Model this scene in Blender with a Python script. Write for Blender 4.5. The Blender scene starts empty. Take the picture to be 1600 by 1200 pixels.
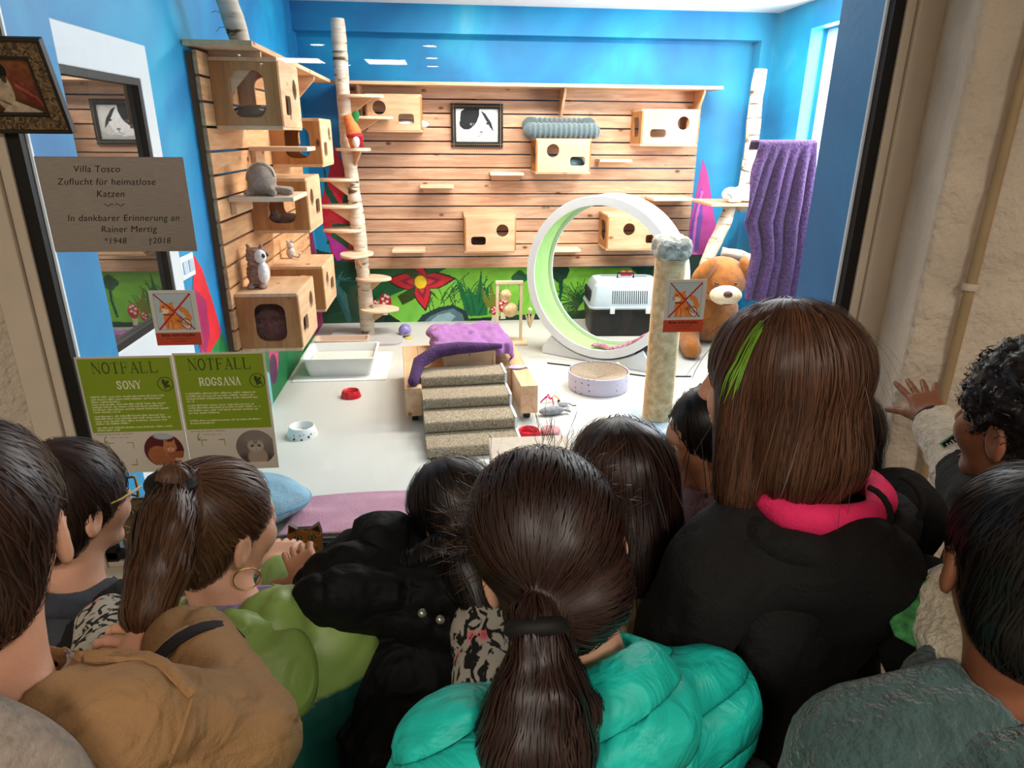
import bpy, math, random
import numpy as np
from mathutils import Vector, Matrix, geometry
random.seed(7)
rng = np.random.default_rng(11)
SC = bpy.context.scene
COL = SC.collection
R = math.radians

# ------------------------------------------------------------------ camera, light, exposure
F = 1046.0
CAM = np.array([0., 0., 1.65])
CM = np.array([[0.99515077, -0.09806134, 0.00767578],
               [-0.02703032, -0.34767203, -0.93722651],
               [0.09457434, 0.9324742, -0.34863671]])      # world -> camera axes (right, down, forward)
cam = bpy.data.cameras.new('camera')
cam.sensor_width = 36
cam.lens = F / 1600 * 36
cam.clip_start = 0.02
cam_ob = bpy.data.objects.new('camera', cam)
COL.objects.link(cam_ob)
cx, cy_, cz = CM[0], -CM[1], -CM[2]
cam_ob.matrix_world = Matrix(((cx[0], cy_[0], cz[0], CAM[0]), (cx[1], cy_[1], cz[1], CAM[1]), (cx[2], cy_[2], cz[2], CAM[2]), (0, 0, 0, 1)))
SC.camera = cam_ob

SC.view_settings.view_transform = 'Standard'
SC.view_settings.look = 'None'
SC.view_settings.gamma = 1
SC.view_settings.exposure = 0.0
try:
    SC.view_settings.use_curve_mapping = False
except Exception:
    pass
W = bpy.data.worlds.new('world')
SC.world = W
W.use_nodes = True
W.node_tree.nodes['Background'].inputs[0].default_value = (0.90, 0.95, 1.0, 1)
W.node_tree.nodes['Background'].inputs[1].default_value = 2.2


def area(name, loc, rot, sx, sy, power, col):
    l = bpy.data.lights.new(name, 'AREA')
    l.shape = 'RECTANGLE'; l.size = sx; l.size_y = sy; l.energy = power; l.color = col
    o = bpy.data.objects.new(name, l)
    o.location = loc; o.rotation_euler = rot
    COL.objects.link(o)
    return o


LIGHT_IN = [((0.5, 4.9, 2.60), 66), ((1.8, 4.8, 2.60), 58), ((1.9, 3.3, 2.60), 34)]
for loc, p in LIGHT_IN:      # the cat room's ceiling lamps
    area('room_lamp', loc, (0, 0, 0), 1.1, 0.3, p, (1.0, 0.96, 0.90))
area('window_daylight', (2.90, 4.75, 1.85), (0, R(90), 0), 1.1, 1.3, 95, (0.95, 0.98, 1.0))
LIGHT_OUT = [((-1.1, -1.0, 2.62), 30), ((0.9, -1.0, 2.62), 30), ((-0.1, -2.0, 2.62), 18)]
for loc, p in LIGHT_OUT:     # the corridor's lamps
    area('corridor_lamp', loc, (0, 0, 0), 0.6, 0.6, p, (1.0, 0.90, 0.79))

# ------------------------------------------------------------------ pixel helpers (pixel of the photograph -> point on a real plane)


def ray(px, py):
    return CM.T @ np.array([(px - 800) / F, (py - 600) / F, 1.0])


def at(px, py, axis, val):
    r = ray(px, py)
    return CAM + r * ((val - CAM[axis]) / r[axis])


def PD(px, py, d):
    r = ray(px, py)
    return CAM + r / np.linalg.norm(r) * d


# ------------------------------------------------------------------ materials
def lin(c):
    r = []
    for v in c[:3]:
        v = v / 255.0
        r.append(v / 12.92 if v <= 0.04045 else ((v + 0.055) / 1.055) ** 2.4)
    return tuple(r)


def lina(c):
    c = np.asarray(c, float) / 255.0
    return np.where(c <= 0.04045, c / 12.92, ((c + 0.055) / 1.055) ** 2.4)


MATS = {}


def newmat(name):
    m = bpy.data.materials.new(name)
    m.use_nodes = True
    nt = m.node_tree
    return m, nt, nt.nodes['Principled BSDF']


def N(nt, typ, **kw):
    n = nt.nodes.new(typ)
    for k, v in kw.items():
        if k.startswith('i_'):
            n.inputs[k[2:].replace('_', ' ')].default_value = v
        else:
            setattr(n, k, v)
    return n


def ramp(nt, stops):
    r = nt.nodes.new('ShaderNodeValToRGB')
    e = r.color_ramp.elements
    while len(e) < len(stops):
        e.new(0.5)
    for i, (p, c) in enumerate(stops):
        e[i].position = p
        e[i].color = (*c[:3], 1)
    return r


def coords(nt, scale=(1, 1, 1), rot=(0, 0, 0), kind='Object'):
    tc = N(nt, 'ShaderNodeTexCoord')
    mp = N(nt, 'ShaderNodeMapping')
    mp.inputs['Scale'].default_value = scale
    mp.inputs['Rotation'].default_value = rot
    nt.links.new(tc.outputs[kind], mp.inputs[0])
    return mp.outputs[0]


def plain(name, col, rough=0.6, var=0.12, scale=9, bump=0.0, bscale=80, metal=0, spec=0.4, stretch=(1, 1, 1), sheen=0, col2=None, coat=0, detail=4, wrinkle=0):
    """one base colour with a soft procedural variation and optional fine relief"""
    if name in MATS:
        return MATS[name]
    m, nt, b = newmat(name)
    c = lin(col)
    c2 = lin(col2) if col2 else tuple(v * (1 - var) for v in c)
    c1 = c if col2 else tuple(min(1, v * (1 + var * 0.6)) for v in c)
    v = coords(nt, stretch)
    nz = N(nt, 'ShaderNodeTexNoise', i_Scale=scale, i_Detail=detail)
    nt.links.new(v, nz.inputs['Vector'])
    rp = ramp(nt, [(0.3, c2), (0.7, c1)])
    nt.links.new(nz.outputs['Fac'], rp.inputs[0])
    nt.links.new(rp.outputs[0], b.inputs['Base Color'])
    b.inputs['Roughness'].default_value = rough
    b.inputs['Metallic'].default_value = metal
    b.inputs['Specular IOR Level'].default_value = spec
    if sheen:
        b.inputs['Sheen Weight'].default_value = sheen
        b.inputs['Sheen Roughness'].default_value = 0.5
    if coat:
        b.inputs['Coat Weight'].default_value = coat
    if bump:
        n2 = N(nt, 'ShaderNodeTexNoise', i_Scale=bscale, i_Detail=3)
        nt.links.new(v, n2.inputs['Vector'])
        bp = N(nt, 'ShaderNodeBump', i_Strength=bump, i_Distance=0.01)
        nt.links.new(n2.outputs['Fac'], bp.inputs['Height'])
        nt.links.new(bp.outputs[0], b.inputs['Normal'])
        if wrinkle:
            n3 = N(nt, 'ShaderNodeTexNoise', i_Scale=11, i_Detail=2, i_Distortion=1.6)
            nt.links.new(v, n3.inputs['Vector'])
            b3 = N(nt, 'ShaderNodeBump', i_Strength=wrinkle, i_Distance=0.03)
            nt.links.new(n3.outputs['Fac'], b3.inputs['Height']); nt.links.new(bp.outputs[0], b3.inputs['Normal'])
            nt.links.new(b3.outputs[0], b.inputs['Normal'])
    MATS[name] = m
    return m


def wood(name, light, dark, knot, axis='X', rough=0.55, gs=5.0, knots=True):
    if name in MATS:
        return MATS[name]
    m, nt, b = newmat(name)
    st = {'X': (0.10, 1, 1), 'Y': (1, 0.10, 1), 'Z': (1, 1, 0.10)}[axis]
    tc = N(nt, 'ShaderNodeTexCoord')
    oi = N(nt, 'ShaderNodeObjectInfo')
    mul = N(nt, 'ShaderNodeVectorMath', operation='SCALE')
    cmb = N(nt, 'ShaderNodeCombineXYZ')
    for k in range(3):
        nt.links.new(oi.outputs['Random'], cmb.inputs[k])
    nt.links.new(cmb.outputs[0], mul.inputs[0]); mul.inputs['Scale'].default_value = 37.0
    add = N(nt, 'ShaderNodeVectorMath', operation='ADD')
    nt.links.new(tc.outputs['Object'], add.inputs[0]); nt.links.new(mul.outputs[0], add.inputs[1])
    mp = N(nt, 'ShaderNodeMapping'); mp.inputs['Scale'].default_value = st
    nt.links.new(add.outputs[0], mp.inputs[0])
    n1 = N(nt, 'ShaderNodeTexNoise', i_Scale=gs * 6, i_Detail=6, i_Roughness=0.6, i_Distortion=0.6)
    nt.links.new(mp.outputs[0], n1.inputs['Vector'])
    r1 = ramp(nt, [(0.28, lin(dark)), (0.62, lin(light))])
    nt.links.new(n1.outputs['Fac'], r1.inputs[0])
    out = r1.outputs[0]
    n3 = N(nt, 'ShaderNodeTexNoise', i_Scale=2.2, i_Detail=2)
    nt.links.new(add.outputs[0], n3.inputs['Vector'])
    mx = N(nt, 'ShaderNodeMix', data_type='RGBA', blend_type='MULTIPLY')
    r3 = ramp(nt, [(0.35, (0.80, 0.74, 0.70)), (0.6, (1, 1, 1))])
    nt.links.new(n3.outputs['Fac'], r3.inputs[0])
    mx.inputs['Factor'].default_value = 0.8
    nt.links.new(out, mx.inputs['A']); nt.links.new(r3.outputs[0], mx.inputs['B'])
    out = mx.outputs['Result']
    if knots:
        mp2 = N(nt, 'ShaderNodeMapping'); mp2.inputs['Scale'].default_value = tuple(0.55 if s < 1 else 1 for s in st)
        nt.links.new(add.outputs[0], mp2.inputs[0])
        vo = N(nt, 'ShaderNodeTexVoronoi', i_Scale=7.0)
        nt.links.new(mp2.outputs[0], vo.inputs['Vector'])
        rk = ramp(nt, [(0.055, (1, 1, 1)), (0.13, (0, 0, 0))])
        nt.links.new(vo.outputs['Distance'], rk.inputs[0])
        mk = N(nt, 'ShaderNodeMix', data_type='RGBA')
        nt.links.new(rk.outputs[0], mk.inputs['Factor'])
        nt.links.new(out, mk.inputs['A']); mk.inputs['B'].default_value = (*lin(knot), 1)
        out = mk.outputs['Result']
    nt.links.new(out, b.inputs['Base Color'])
    b.inputs['Roughness'].default_value = rough
    b.inputs['Specular IOR Level'].default_value = 0.3
    bp = N(nt, 'ShaderNodeBump', i_Strength=0.12, i_Distance=0.004)
    nt.links.new(n1.outputs['Fac'], bp.inputs['Height']); nt.links.new(bp.outputs[0], b.inputs['Normal'])
    MATS[name] = m
    return m


def printed(name, rough=0.5, spec=0.3):
    """flat print or paint: colours come from the mesh's own colour attribute"""
    if name in MATS:
        return MATS[name]
    m, nt, b = newmat(name)
    a = N(nt, 'ShaderNodeVertexColor'); a.layer_name = 'print'
    nt.links.new(a.outputs[0], b.inputs['Base Color'])
    b.inputs['Roughness'].default_value = rough
    b.inputs['Specular IOR Level'].default_value = spec
    MATS[name] = m
    return m


def emit(name, col, s):
    m, nt, b = newmat(name)
    b.inputs['Base Color'].default_value = (0.8, 0.8, 0.8, 1)
    b.inputs['Emission Color'].default_value = (*col, 1)
    b.inputs['Emission Strength'].default_value = s
    return m


# ------------------------------------------------------------------ mesh helpers
class MB:
    def __init__(s):
        s.v = []; s.f = []

    def add(s, verts, faces):
        o = len(s.v)
        s.v += [tuple(map(float, p)) for p in verts]
        s.f += [tuple(i + o for i in f) for f in faces]
        return s

    def box(s, a, b, M=None):
        x0, y0, z0 = a; x1, y1, z1 = b
        vs = [(x0, y0, z0), (x1, y0, z0), (x1, y1, z0), (x0, y1, z0), (x0, y0, z1), (x1, y0, z1), (x1, y1, z1), (x0, y1, z1)]
        if M is not None:
            vs = [tuple(M @ Vector(p)) for p in vs]
        return s.add(vs, [(0, 3, 2, 1), (4, 5, 6, 7), (0, 1, 5, 4), (1, 2, 6, 5), (2, 3, 7, 6), (3, 0, 4, 7)])

    def prism(s, poly, M, t):
        """poly: 2-D outline, extruded by t along local z, M places it"""
        n = len(poly)
        vs = [tuple(M @ Vector((p[0], p[1], 0))) for p in poly] + [tuple(M @ Vector((p[0], p[1], t))) for p in poly]
        fs = [tuple(range(n - 1, -1, -1)), tuple(range(n, 2 * n))] + [(i, (i + 1) % n, n + (i + 1) % n, n + i) for i in range(n)]
        return s.add(vs, fs)

    def panel(s, outer, holes, M, t):
        """flat board with holes cut through it"""
        pts = [Vector(p) for p in outer]; loops = [list(range(len(outer)))]
        for h in holes:
            loops.append(list(range(len(pts), len(pts) + len(h)))); pts += [Vector(p) for p in h]
        vs, _, fs, *_r = geometry.delaunay_2d_cdt(pts, [], loops, 1, 1e-6)

        def inside(h, x, y):
            c = False
            for i in range(len(h)):
                (x0, y0), (x1, y1) = h[i], h[(i + 1) % len(h)]
                if (y0 > y) != (y1 > y) and x < (x1 - x0) * (y - y0) / (y1 - y0) + x0:
                    c = not c
            return c
        keep = []
        for f in fs:
            x = sum(vs[i][0] for i in f) / len(f); y = sum(vs[i][1] for i in f) / len(f)
            if not any(inside(h, x, y) for h in holes):
                keep.append(f)
        fs = keep
        n = len(vs)
        V = [tuple(M @ Vector((p[0], p[1], 0))) for p in vs] + [tuple(M @ Vector((p[0], p[1], t))) for p in vs]
        FF = [tuple(reversed(f)) for f in fs] + [tuple(i + n for i in f) for f in fs]
        cnt = {}
        for f in fs:
            for i in range(len(f)):
                e = (f[i], f[(i + 1) % len(f)]); cnt[e] = 1
        for (a, b) in cnt:
            if (b, a) not in cnt:
                FF.append((a, b, b + n, a + n))
        return s.add(V, FF)

    def tube(s, pts, rad, n=8, cap=True):
        pts = [np.asarray(p, float) for p in pts]
        rads = rad if hasattr(rad, '__len__') else [rad] * len(pts)
        T = [pts[min(i + 1, len(pts) - 1)] - pts[max(i - 1, 0)] for i in range(len(pts))]
        T = [t / (np.linalg.norm(t) + 1e-12) for t in T]
        u = np.cross(T[0], (0, 0, 1.0))
        if np.linalg.norm(u) < 1e-3:
            u = np.cross(T[0], (1.0, 0, 0))
        u /= np.linalg.norm(u)
        V = []
        for p, t, r in zip(pts, T, rads):
            u = u - t * (u @ t); u /= np.linalg.norm(u)
            w = np.cross(t, u)
            for k in range(n):
                a = 2 * math.pi * k / n
                V.append(p + r * (math.cos(a) * u + math.sin(a) * w))
        FF = []
        for i in range(len(pts) - 1):
            for k in range(n):
                FF.append((i * n + k, i * n + (k + 1) % n, (i + 1) * n + (k + 1) % n, (i + 1) * n + k))
        if cap:
            FF.append(tuple(range(n - 1, -1, -1)))
            FF.append(tuple((len(pts) - 1) * n + k for k in range(n)))
        return s.add(V, FF)

    def lathe(s, prof, c, n=24, M=None, sx=1, sy=1):
        """profile (r, z) turned about z through c"""
        V = []
        for r, z in prof:
            for k in range(n):
                a = 2 * math.pi * k / n
                p = Vector((r * math.cos(a) * sx, r * math.sin(a) * sy, z))
                if M is not None:
                    p = M @ p
                V.append((p[0] + c[0], p[1] + c[1], p[2] + c[2]))
        FF = []
        for i in range(len(prof) - 1):
            for k in range(n):
                FF.append((i * n + k, i * n + (k + 1) % n, (i + 1) * n + (k + 1) % n, (i + 1) * n + k))
        if prof[0][0] > 1e-6:
            FF.append(tuple(range(n - 1, -1, -1)))
        if prof[-1][0] > 1e-6:
            FF.append(tuple((len(prof) - 1) * n + k for k in range(n)))
        return s.add(V, FF)

    def ball(s, c, r, n=16, m=10, M=None):
        rx, ry, rz = r if hasattr(r, '__len__') else (r, r, r)
        prof = [(max(1e-4, math.sin(math.pi * i / m)), -math.cos(math.pi * i / m)) for i in range(m + 1)]
        S = Matrix.Diagonal((rx, ry, rz)).to_4x4()
        return s.lathe(prof, c, n, (M.to_4x4() @ S) if M is not None else S)

    def grid(s, nu, nv, fn, closed_u=False):
        V = [fn(i / (nu if closed_u else nu - 1), j / (nv - 1)) for j in range(nv) for i in range(nu)]
        FF = []
        for j in range(nv - 1):
            for i in range(nu if closed_u else nu - 1):
                FF.append((j * nu + i, j * nu + (i + 1) % nu, (j + 1) * nu + (i + 1) % nu, (j + 1) * nu + i))
        return s.add(V, FF)


def mesh_np(name, V, FC, smooth=True):
    """fast mesh from numpy arrays (all faces same size)"""
    me = bpy.data.meshes.new(name)
    V = np.asarray(V, np.float32); FC = np.asarray(FC, np.int32)
    k = FC.shape[1]
    me.vertices.add(len(V)); me.vertices.foreach_set('co', V.ravel())
    me.loops.add(FC.size); me.loops.foreach_set('vertex_index', FC.ravel())
    me.polygons.add(len(FC))
    me.polygons.foreach_set('loop_start', np.arange(0, FC.size, k, dtype=np.int32))
    me.polygons.foreach_set('loop_total', np.full(len(FC), k, np.int32))
    me.polygons.foreach_set('use_smooth', np.full(len(FC), smooth, bool))
    me.update(calc_edges=True)
    me.validate()
    return me


LOC = {}


def link(o, parent=None):
    COL.objects.link(o)
    if parent is not None:
        o.parent = parent
    return o


def wloc(o):
    v = Vector((0, 0, 0))
    while o is not None:
        v += o.location; o = o.parent
    return v


def O(name, mb, m, parent=None, smooth=False, bevel=0, bseg=2, local=False, ang=40, solid=0, sub=0):
    """link the builder's shape as ONE mesh object; coordinates are world ones unless local"""
    me = bpy.data.meshes.new(name)
    off = wloc(parent) if (parent is not None and not local) else Vector((0, 0, 0))
    me.from_pydata([(p[0] - off[0], p[1] - off[1], p[2] - off[2]) for p in mb.v], [], mb.f)
    me.update()
    if isinstance(m, (list, tuple)):
        for x in m:
            me.materials.append(x)
    else:
        me.materials.append(m)
    o = bpy.data.objects.new(name, me)
    link(o, parent)
    fix(o, smooth, bevel, bseg, ang, solid, sub)
    return o


def fix(o, smooth=False, bevel=0, bseg=2, ang=40, solid=0, sub=0):
    if solid:
        md = o.modifiers.new('solid', 'SOLIDIFY'); md.thickness = solid; md.offset = 0
    if bevel:
        md = o.modifiers.new('bevel', 'BEVEL'); md.width = bevel; md.segments = bseg; md.limit_method = 'ANGLE'; md.angle_limit = R(35)
        smooth = True
    if sub:
        md = o.modifiers.new('sub', 'SUBSURF'); md.levels = sub; md.render_levels = sub
    if smooth:
        me = o.data
        me.polygons.foreach_set('use_smooth', [True] * len(me.polygons))
        try:
            me.set_sharp_from_angle(angle=R(ang))
        except Exception:
            pass


def ONP(name, V, FC, m, parent=None, smooth=True, cols=None):
    off = np.array(wloc(parent)) if parent is not None else np.zeros(3)
    me = mesh_np(name, np.asarray(V) - off, FC, smooth)
    me.materials.append(m)
    if cols is not None:
        a = me.color_attributes.new('print', 'FLOAT_COLOR', 'POINT')
        c4 = np.ones((len(V), 4), np.float32); c4[:, :3] = cols
        a.data.foreach_set('color', c4.ravel())
    o = bpy.data.objects.new(name, me)
    return link(o, parent)


def T(name, label, cat, loc=(0, 0, 0), rotz=0, group=None):
    o = bpy.data.objects.new(name, None)
    o.empty_display_size = 0.05
    COL.objects.link(o)
    o.location = tuple(map(float, loc)); o.rotation_euler = (0, 0, rotz)
    return tag(o, label, cat, group)


def tag(o, label, cat, group=None):
    o['label'] = label; o['category'] = cat
    if group:
        o['group'] = group
    return o


def S(o):
    o['kind'] = 'structure'
    return o


def copy_tree(o, parent=None):
    c = o.copy(); COL.objects.link(c)
    if parent is not None:
        c.parent = parent
    for ch in list(o.children):
        copy_tree(ch, c)
    return c


def circle(x, y, r, n=20, ry=None):
    return [(x + r * math.cos(2 * math.pi * k / n), y + (ry or r) * math.sin(2 * math.pi * k / n)) for k in range(n)]


def rrect(x0, y0, x1, y1, r, n=5):
    P = []
    for (cx_, cy2, a0) in ((x1 - r, y1 - r, 0), (x0 + r, y1 - r, 90), (x0 + r, y0 + r, 180), (x1 - r, y0 + r, 270)):
        for k in range(n + 1):
            a = R(a0 + 90 * k / n)
            P.append((cx_ + r * math.cos(a), cy2 + r * math.sin(a)))
    return P


def basis(o, ex, ey, ez=None):
    ex = Vector(ex); ey = Vector(ey)
    ez = Vector(ez) if ez is not None else ex.cross(ey)
    return Matrix(((ex[0], ey[0], ez[0], o[0]), (ex[1], ey[1], ez[1], o[1]), (ex[2], ey[2], ez[2], o[2]), (0, 0, 0, 1)))


# ------------------------------------------------------------------ raster painter for flat prints and the painted mural
class Canvas:
    def __init__(s, w, h, res_x, col):
        """w, h in own units; res_x cells across"""
        s.w, s.h = w, h
        s.nx = res_x; s.ny = max(2, int(res_x * h / w))
        s.X, s.Y = np.meshgrid((np.arange(s.nx) + .5) / s.nx * w, (np.arange(s.ny) + .5) / s.ny * h)
        s.c = np.ones((s.ny, s.nx, 3)) * lina(col)

    def put(s, mask, col, a=1.0):
        c = lina(col)
        m = np.clip(mask.astype(float) * a, 0, 1)[..., None]
        s.c = s.c * (1 - m) + c * m

    def poly(s, pts, col, a=1.0):
        x, y = s.X, s.Y
        ins = np.zeros(x.shape, bool)
        n = len(pts)
        for i in range(n):
            x0, y0 = pts[i]; x1, y1 = pts[(i + 1) % n]
            if y0 == y1:
                continue
            c = ((y0 > y) != (y1 > y)) & (x < (x1 - x0) * (y - y0) / (y1 - y0) + x0)
            ins ^= c
        s.put(ins, col, a)

    def ell(s, x, y, rx, ry, col, a=1.0, rot=0, soft=0):
        dx, dy = s.X - x, s.Y - y
        cr, sr = math.cos(rot), math.sin(rot)
        d = np.sqrt(((dx * cr + dy * sr) / rx) ** 2 + ((-dx * sr + dy * cr) / ry) ** 2)
        s.put(np.clip((1 - d) / soft + .5, 0, 1) if soft else (d < 1), col, a)

    def line(s, pts, wd, col, a=1.0, taper=False):
        m = np.zeros(s.X.shape)
        L = len(pts) - 1
        for i in range(L):
            x0, y0 = pts[i]; x1, y1 = pts[i + 1]
            dx, dy = x1 - x0, y1 - y0
            t = np.clip(((s.X - x0) * dx + (s.Y - y0) * dy) / (dx * dx + dy * dy + 1e-12), 0, 1)
            d = np.hypot(s.X - x0 - t * dx, s.Y - y0 - t * dy)
            w = wd * (1 - (i + t) / L * .85) if taper else wd
            m = np.maximum(m, (d < w))
        s.put(m, col, a)

    def noise(s, amp, sc, seed=0, stretch=(1, 1)):
        n = vnoise2(s.X / sc / stretch[0], s.Y / sc / stretch[1], seed) - .5
        s.c = np.clip(s.c * (1 + amp * 2 * n[..., None]), 0, 1)

    def mesh(s, name, o, ex, ey, m, parent=None):
        """quads coloured per face corner; ex, ey: world vectors of the whole width and height"""
        nx, ny = s.nx, s.ny
        o, ex, ey = map(lambda q: np.asarray(q, float), (o, ex, ey))
        U, V = np.meshgrid(np.arange(nx + 1) / nx, np.arange(ny + 1) / ny)
        P = o + U[..., None] * ex + V[..., None] * ey
        idx = np.arange((nx + 1) * (ny + 1)).reshape(ny + 1, nx + 1)
        FC = np.stack([idx[:-1, :-1], idx[:-1, 1:], idx[1:, 1:], idx[1:, :-1]], -1).reshape(-1, 4)
        off = np.array(wloc(parent)) if parent is not None else np.zeros(3)
        me = mesh_np(name, P.reshape(-1, 3) - off, FC, False)
        a = me.color_attributes.new('print', 'FLOAT_COLOR', 'CORNER')
        c4 = np.ones((nx * ny, 4, 4), np.float32); c4[:, :, :3] = s.c.reshape(-1, 1, 3)
        a.data.foreach_set('color', c4.ravel())
        me.materials.append(m)
        return link(bpy.data.objects.new(name, me), parent)


def _h(ix, iy, iz, seed):
    n = (ix * 374761393 + iy * 668265263 + iz * 2147483647 + seed * 1274126177) & 0xffffffff
    n = ((n ^ (n >> 13)) * 1274126177) & 0xffffffff
    return ((n ^ (n >> 16)) & 0xffff) / 65535.0


def vnoise2(x, y, seed=0):
    ix, iy = np.floor(x).astype(np.int64), np.floor(y).astype(np.int64)
    fx, fy = x - ix, y - iy
    fx = fx * fx * (3 - 2 * fx); fy = fy * fy * (3 - 2 * fy)
    a, b, c, d = _h(ix, iy, 0, seed), _h(ix + 1, iy, 0, seed), _h(ix, iy + 1, 0, seed), _h(ix + 1, iy + 1, 0, seed)
    return (a * (1 - fx) + b * fx) * (1 - fy) + (c * (1 - fx) + d * fx) * fy


def vnoise3(P, seed=0):
    I = np.floor(P).astype(np.int64); f = P - I
    f = f * f * (3 - 2 * f)
    r = 0
    for dx in (0, 1):
        for dy in (0, 1):
            for dz in (0, 1):
                w = (f[..., 0] if dx else 1 - f[..., 0]) * (f[..., 1] if dy else 1 - f[..., 1]) * (f[..., 2] if dz else 1 - f[..., 2])
                r = r + w * _h(I[..., 0] + dx, I[..., 1] + dy, I[..., 2] + dz, seed)
    return r


# ------------------------------------------------------------------ lettering
def text(body, size, M, m, parent, name='lettering', align='CENTER', shear=0, extrude=0.0004, bold=0, spacing=1.0):
    cu = bpy.data.curves.new(name, 'FONT')
    cu.body = body; cu.size = size; cu.align_x = align; cu.shear = shear; cu.extrude = extrude; cu.offset = bold
    cu.space_character = spacing
    o = bpy.data.objects.new(name, cu)
    COL.objects.link(o)
    dg = bpy.context.evaluated_depsgraph_get()
    me = bpy.data.meshes.new_from_object(o.evaluated_get(dg))
    bpy.data.objects.remove(o)
    off = wloc(parent)
    me.transform(Matrix.Translation(-off) @ M)
    me.materials.clear(); me.materials.append(m)
    me.name = name
    return link(bpy.data.objects.new(name, me), parent)


# ------------------------------------------------------------------ signed distance shapes and their surface
def smin(a, b, k):
    h = np.clip(0.5 + 0.5 * (b - a) / k, 0, 1)
    return b * (1 - h) + a * h - k * h * (1 - h)


def cone(P, a, b, ra, rb):
    """tapered capsule"""
    a = np.asarray(a, float); b = np.asarray(b, float)
    ab = b - a
    t = np.clip(((P - a) @ ab) / (ab @ ab + 1e-12), 0, 1)
    return np.linalg.norm(P - a - t[..., None] * ab, axis=-1) - (ra + (rb - ra) * t)


def elli(P, c, r, M=None):
    Q = P - np.asarray(c, float)
    if M is not None:
        Q = Q @ M                      # columns of M are the local axes
    r = np.asarray(r, float)
    k0 = np.linalg.norm(Q / r, axis=-1)
    k1 = np.linalg.norm(Q / (r * r), axis=-1) + 1e-9
    return k0 * (k0 - 1) / k1


def rbox(P, c, h, rad, M=None):
    Q = P - np.asarray(c, float)
    if M is not None:
        Q = Q @ M
    q = np.abs(Q) - (np.asarray(h, float) - rad)
    return np.linalg.norm(np.maximum(q, 0), axis=-1) + np.minimum(q.max(-1), 0) - rad


def torus(P, c, Rm, r, M, sy=1.0):
    Q = (P - np.asarray(c, float)) @ M
    d = np.hypot(Q[..., 0], Q[..., 1] / sy) - Rm
    return np.hypot(d, Q[..., 2]) - r


def axis_steps(lo, hi, fine, coarse, flo, fhi):
    """grid lines from lo to hi, fine inside [flo, fhi]"""
    out = [lo]; x = lo
    while x < hi:
        x += fine if (flo - fine <= x <= fhi) else coarse
        out.append(x)
    return np.array(out)


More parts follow.
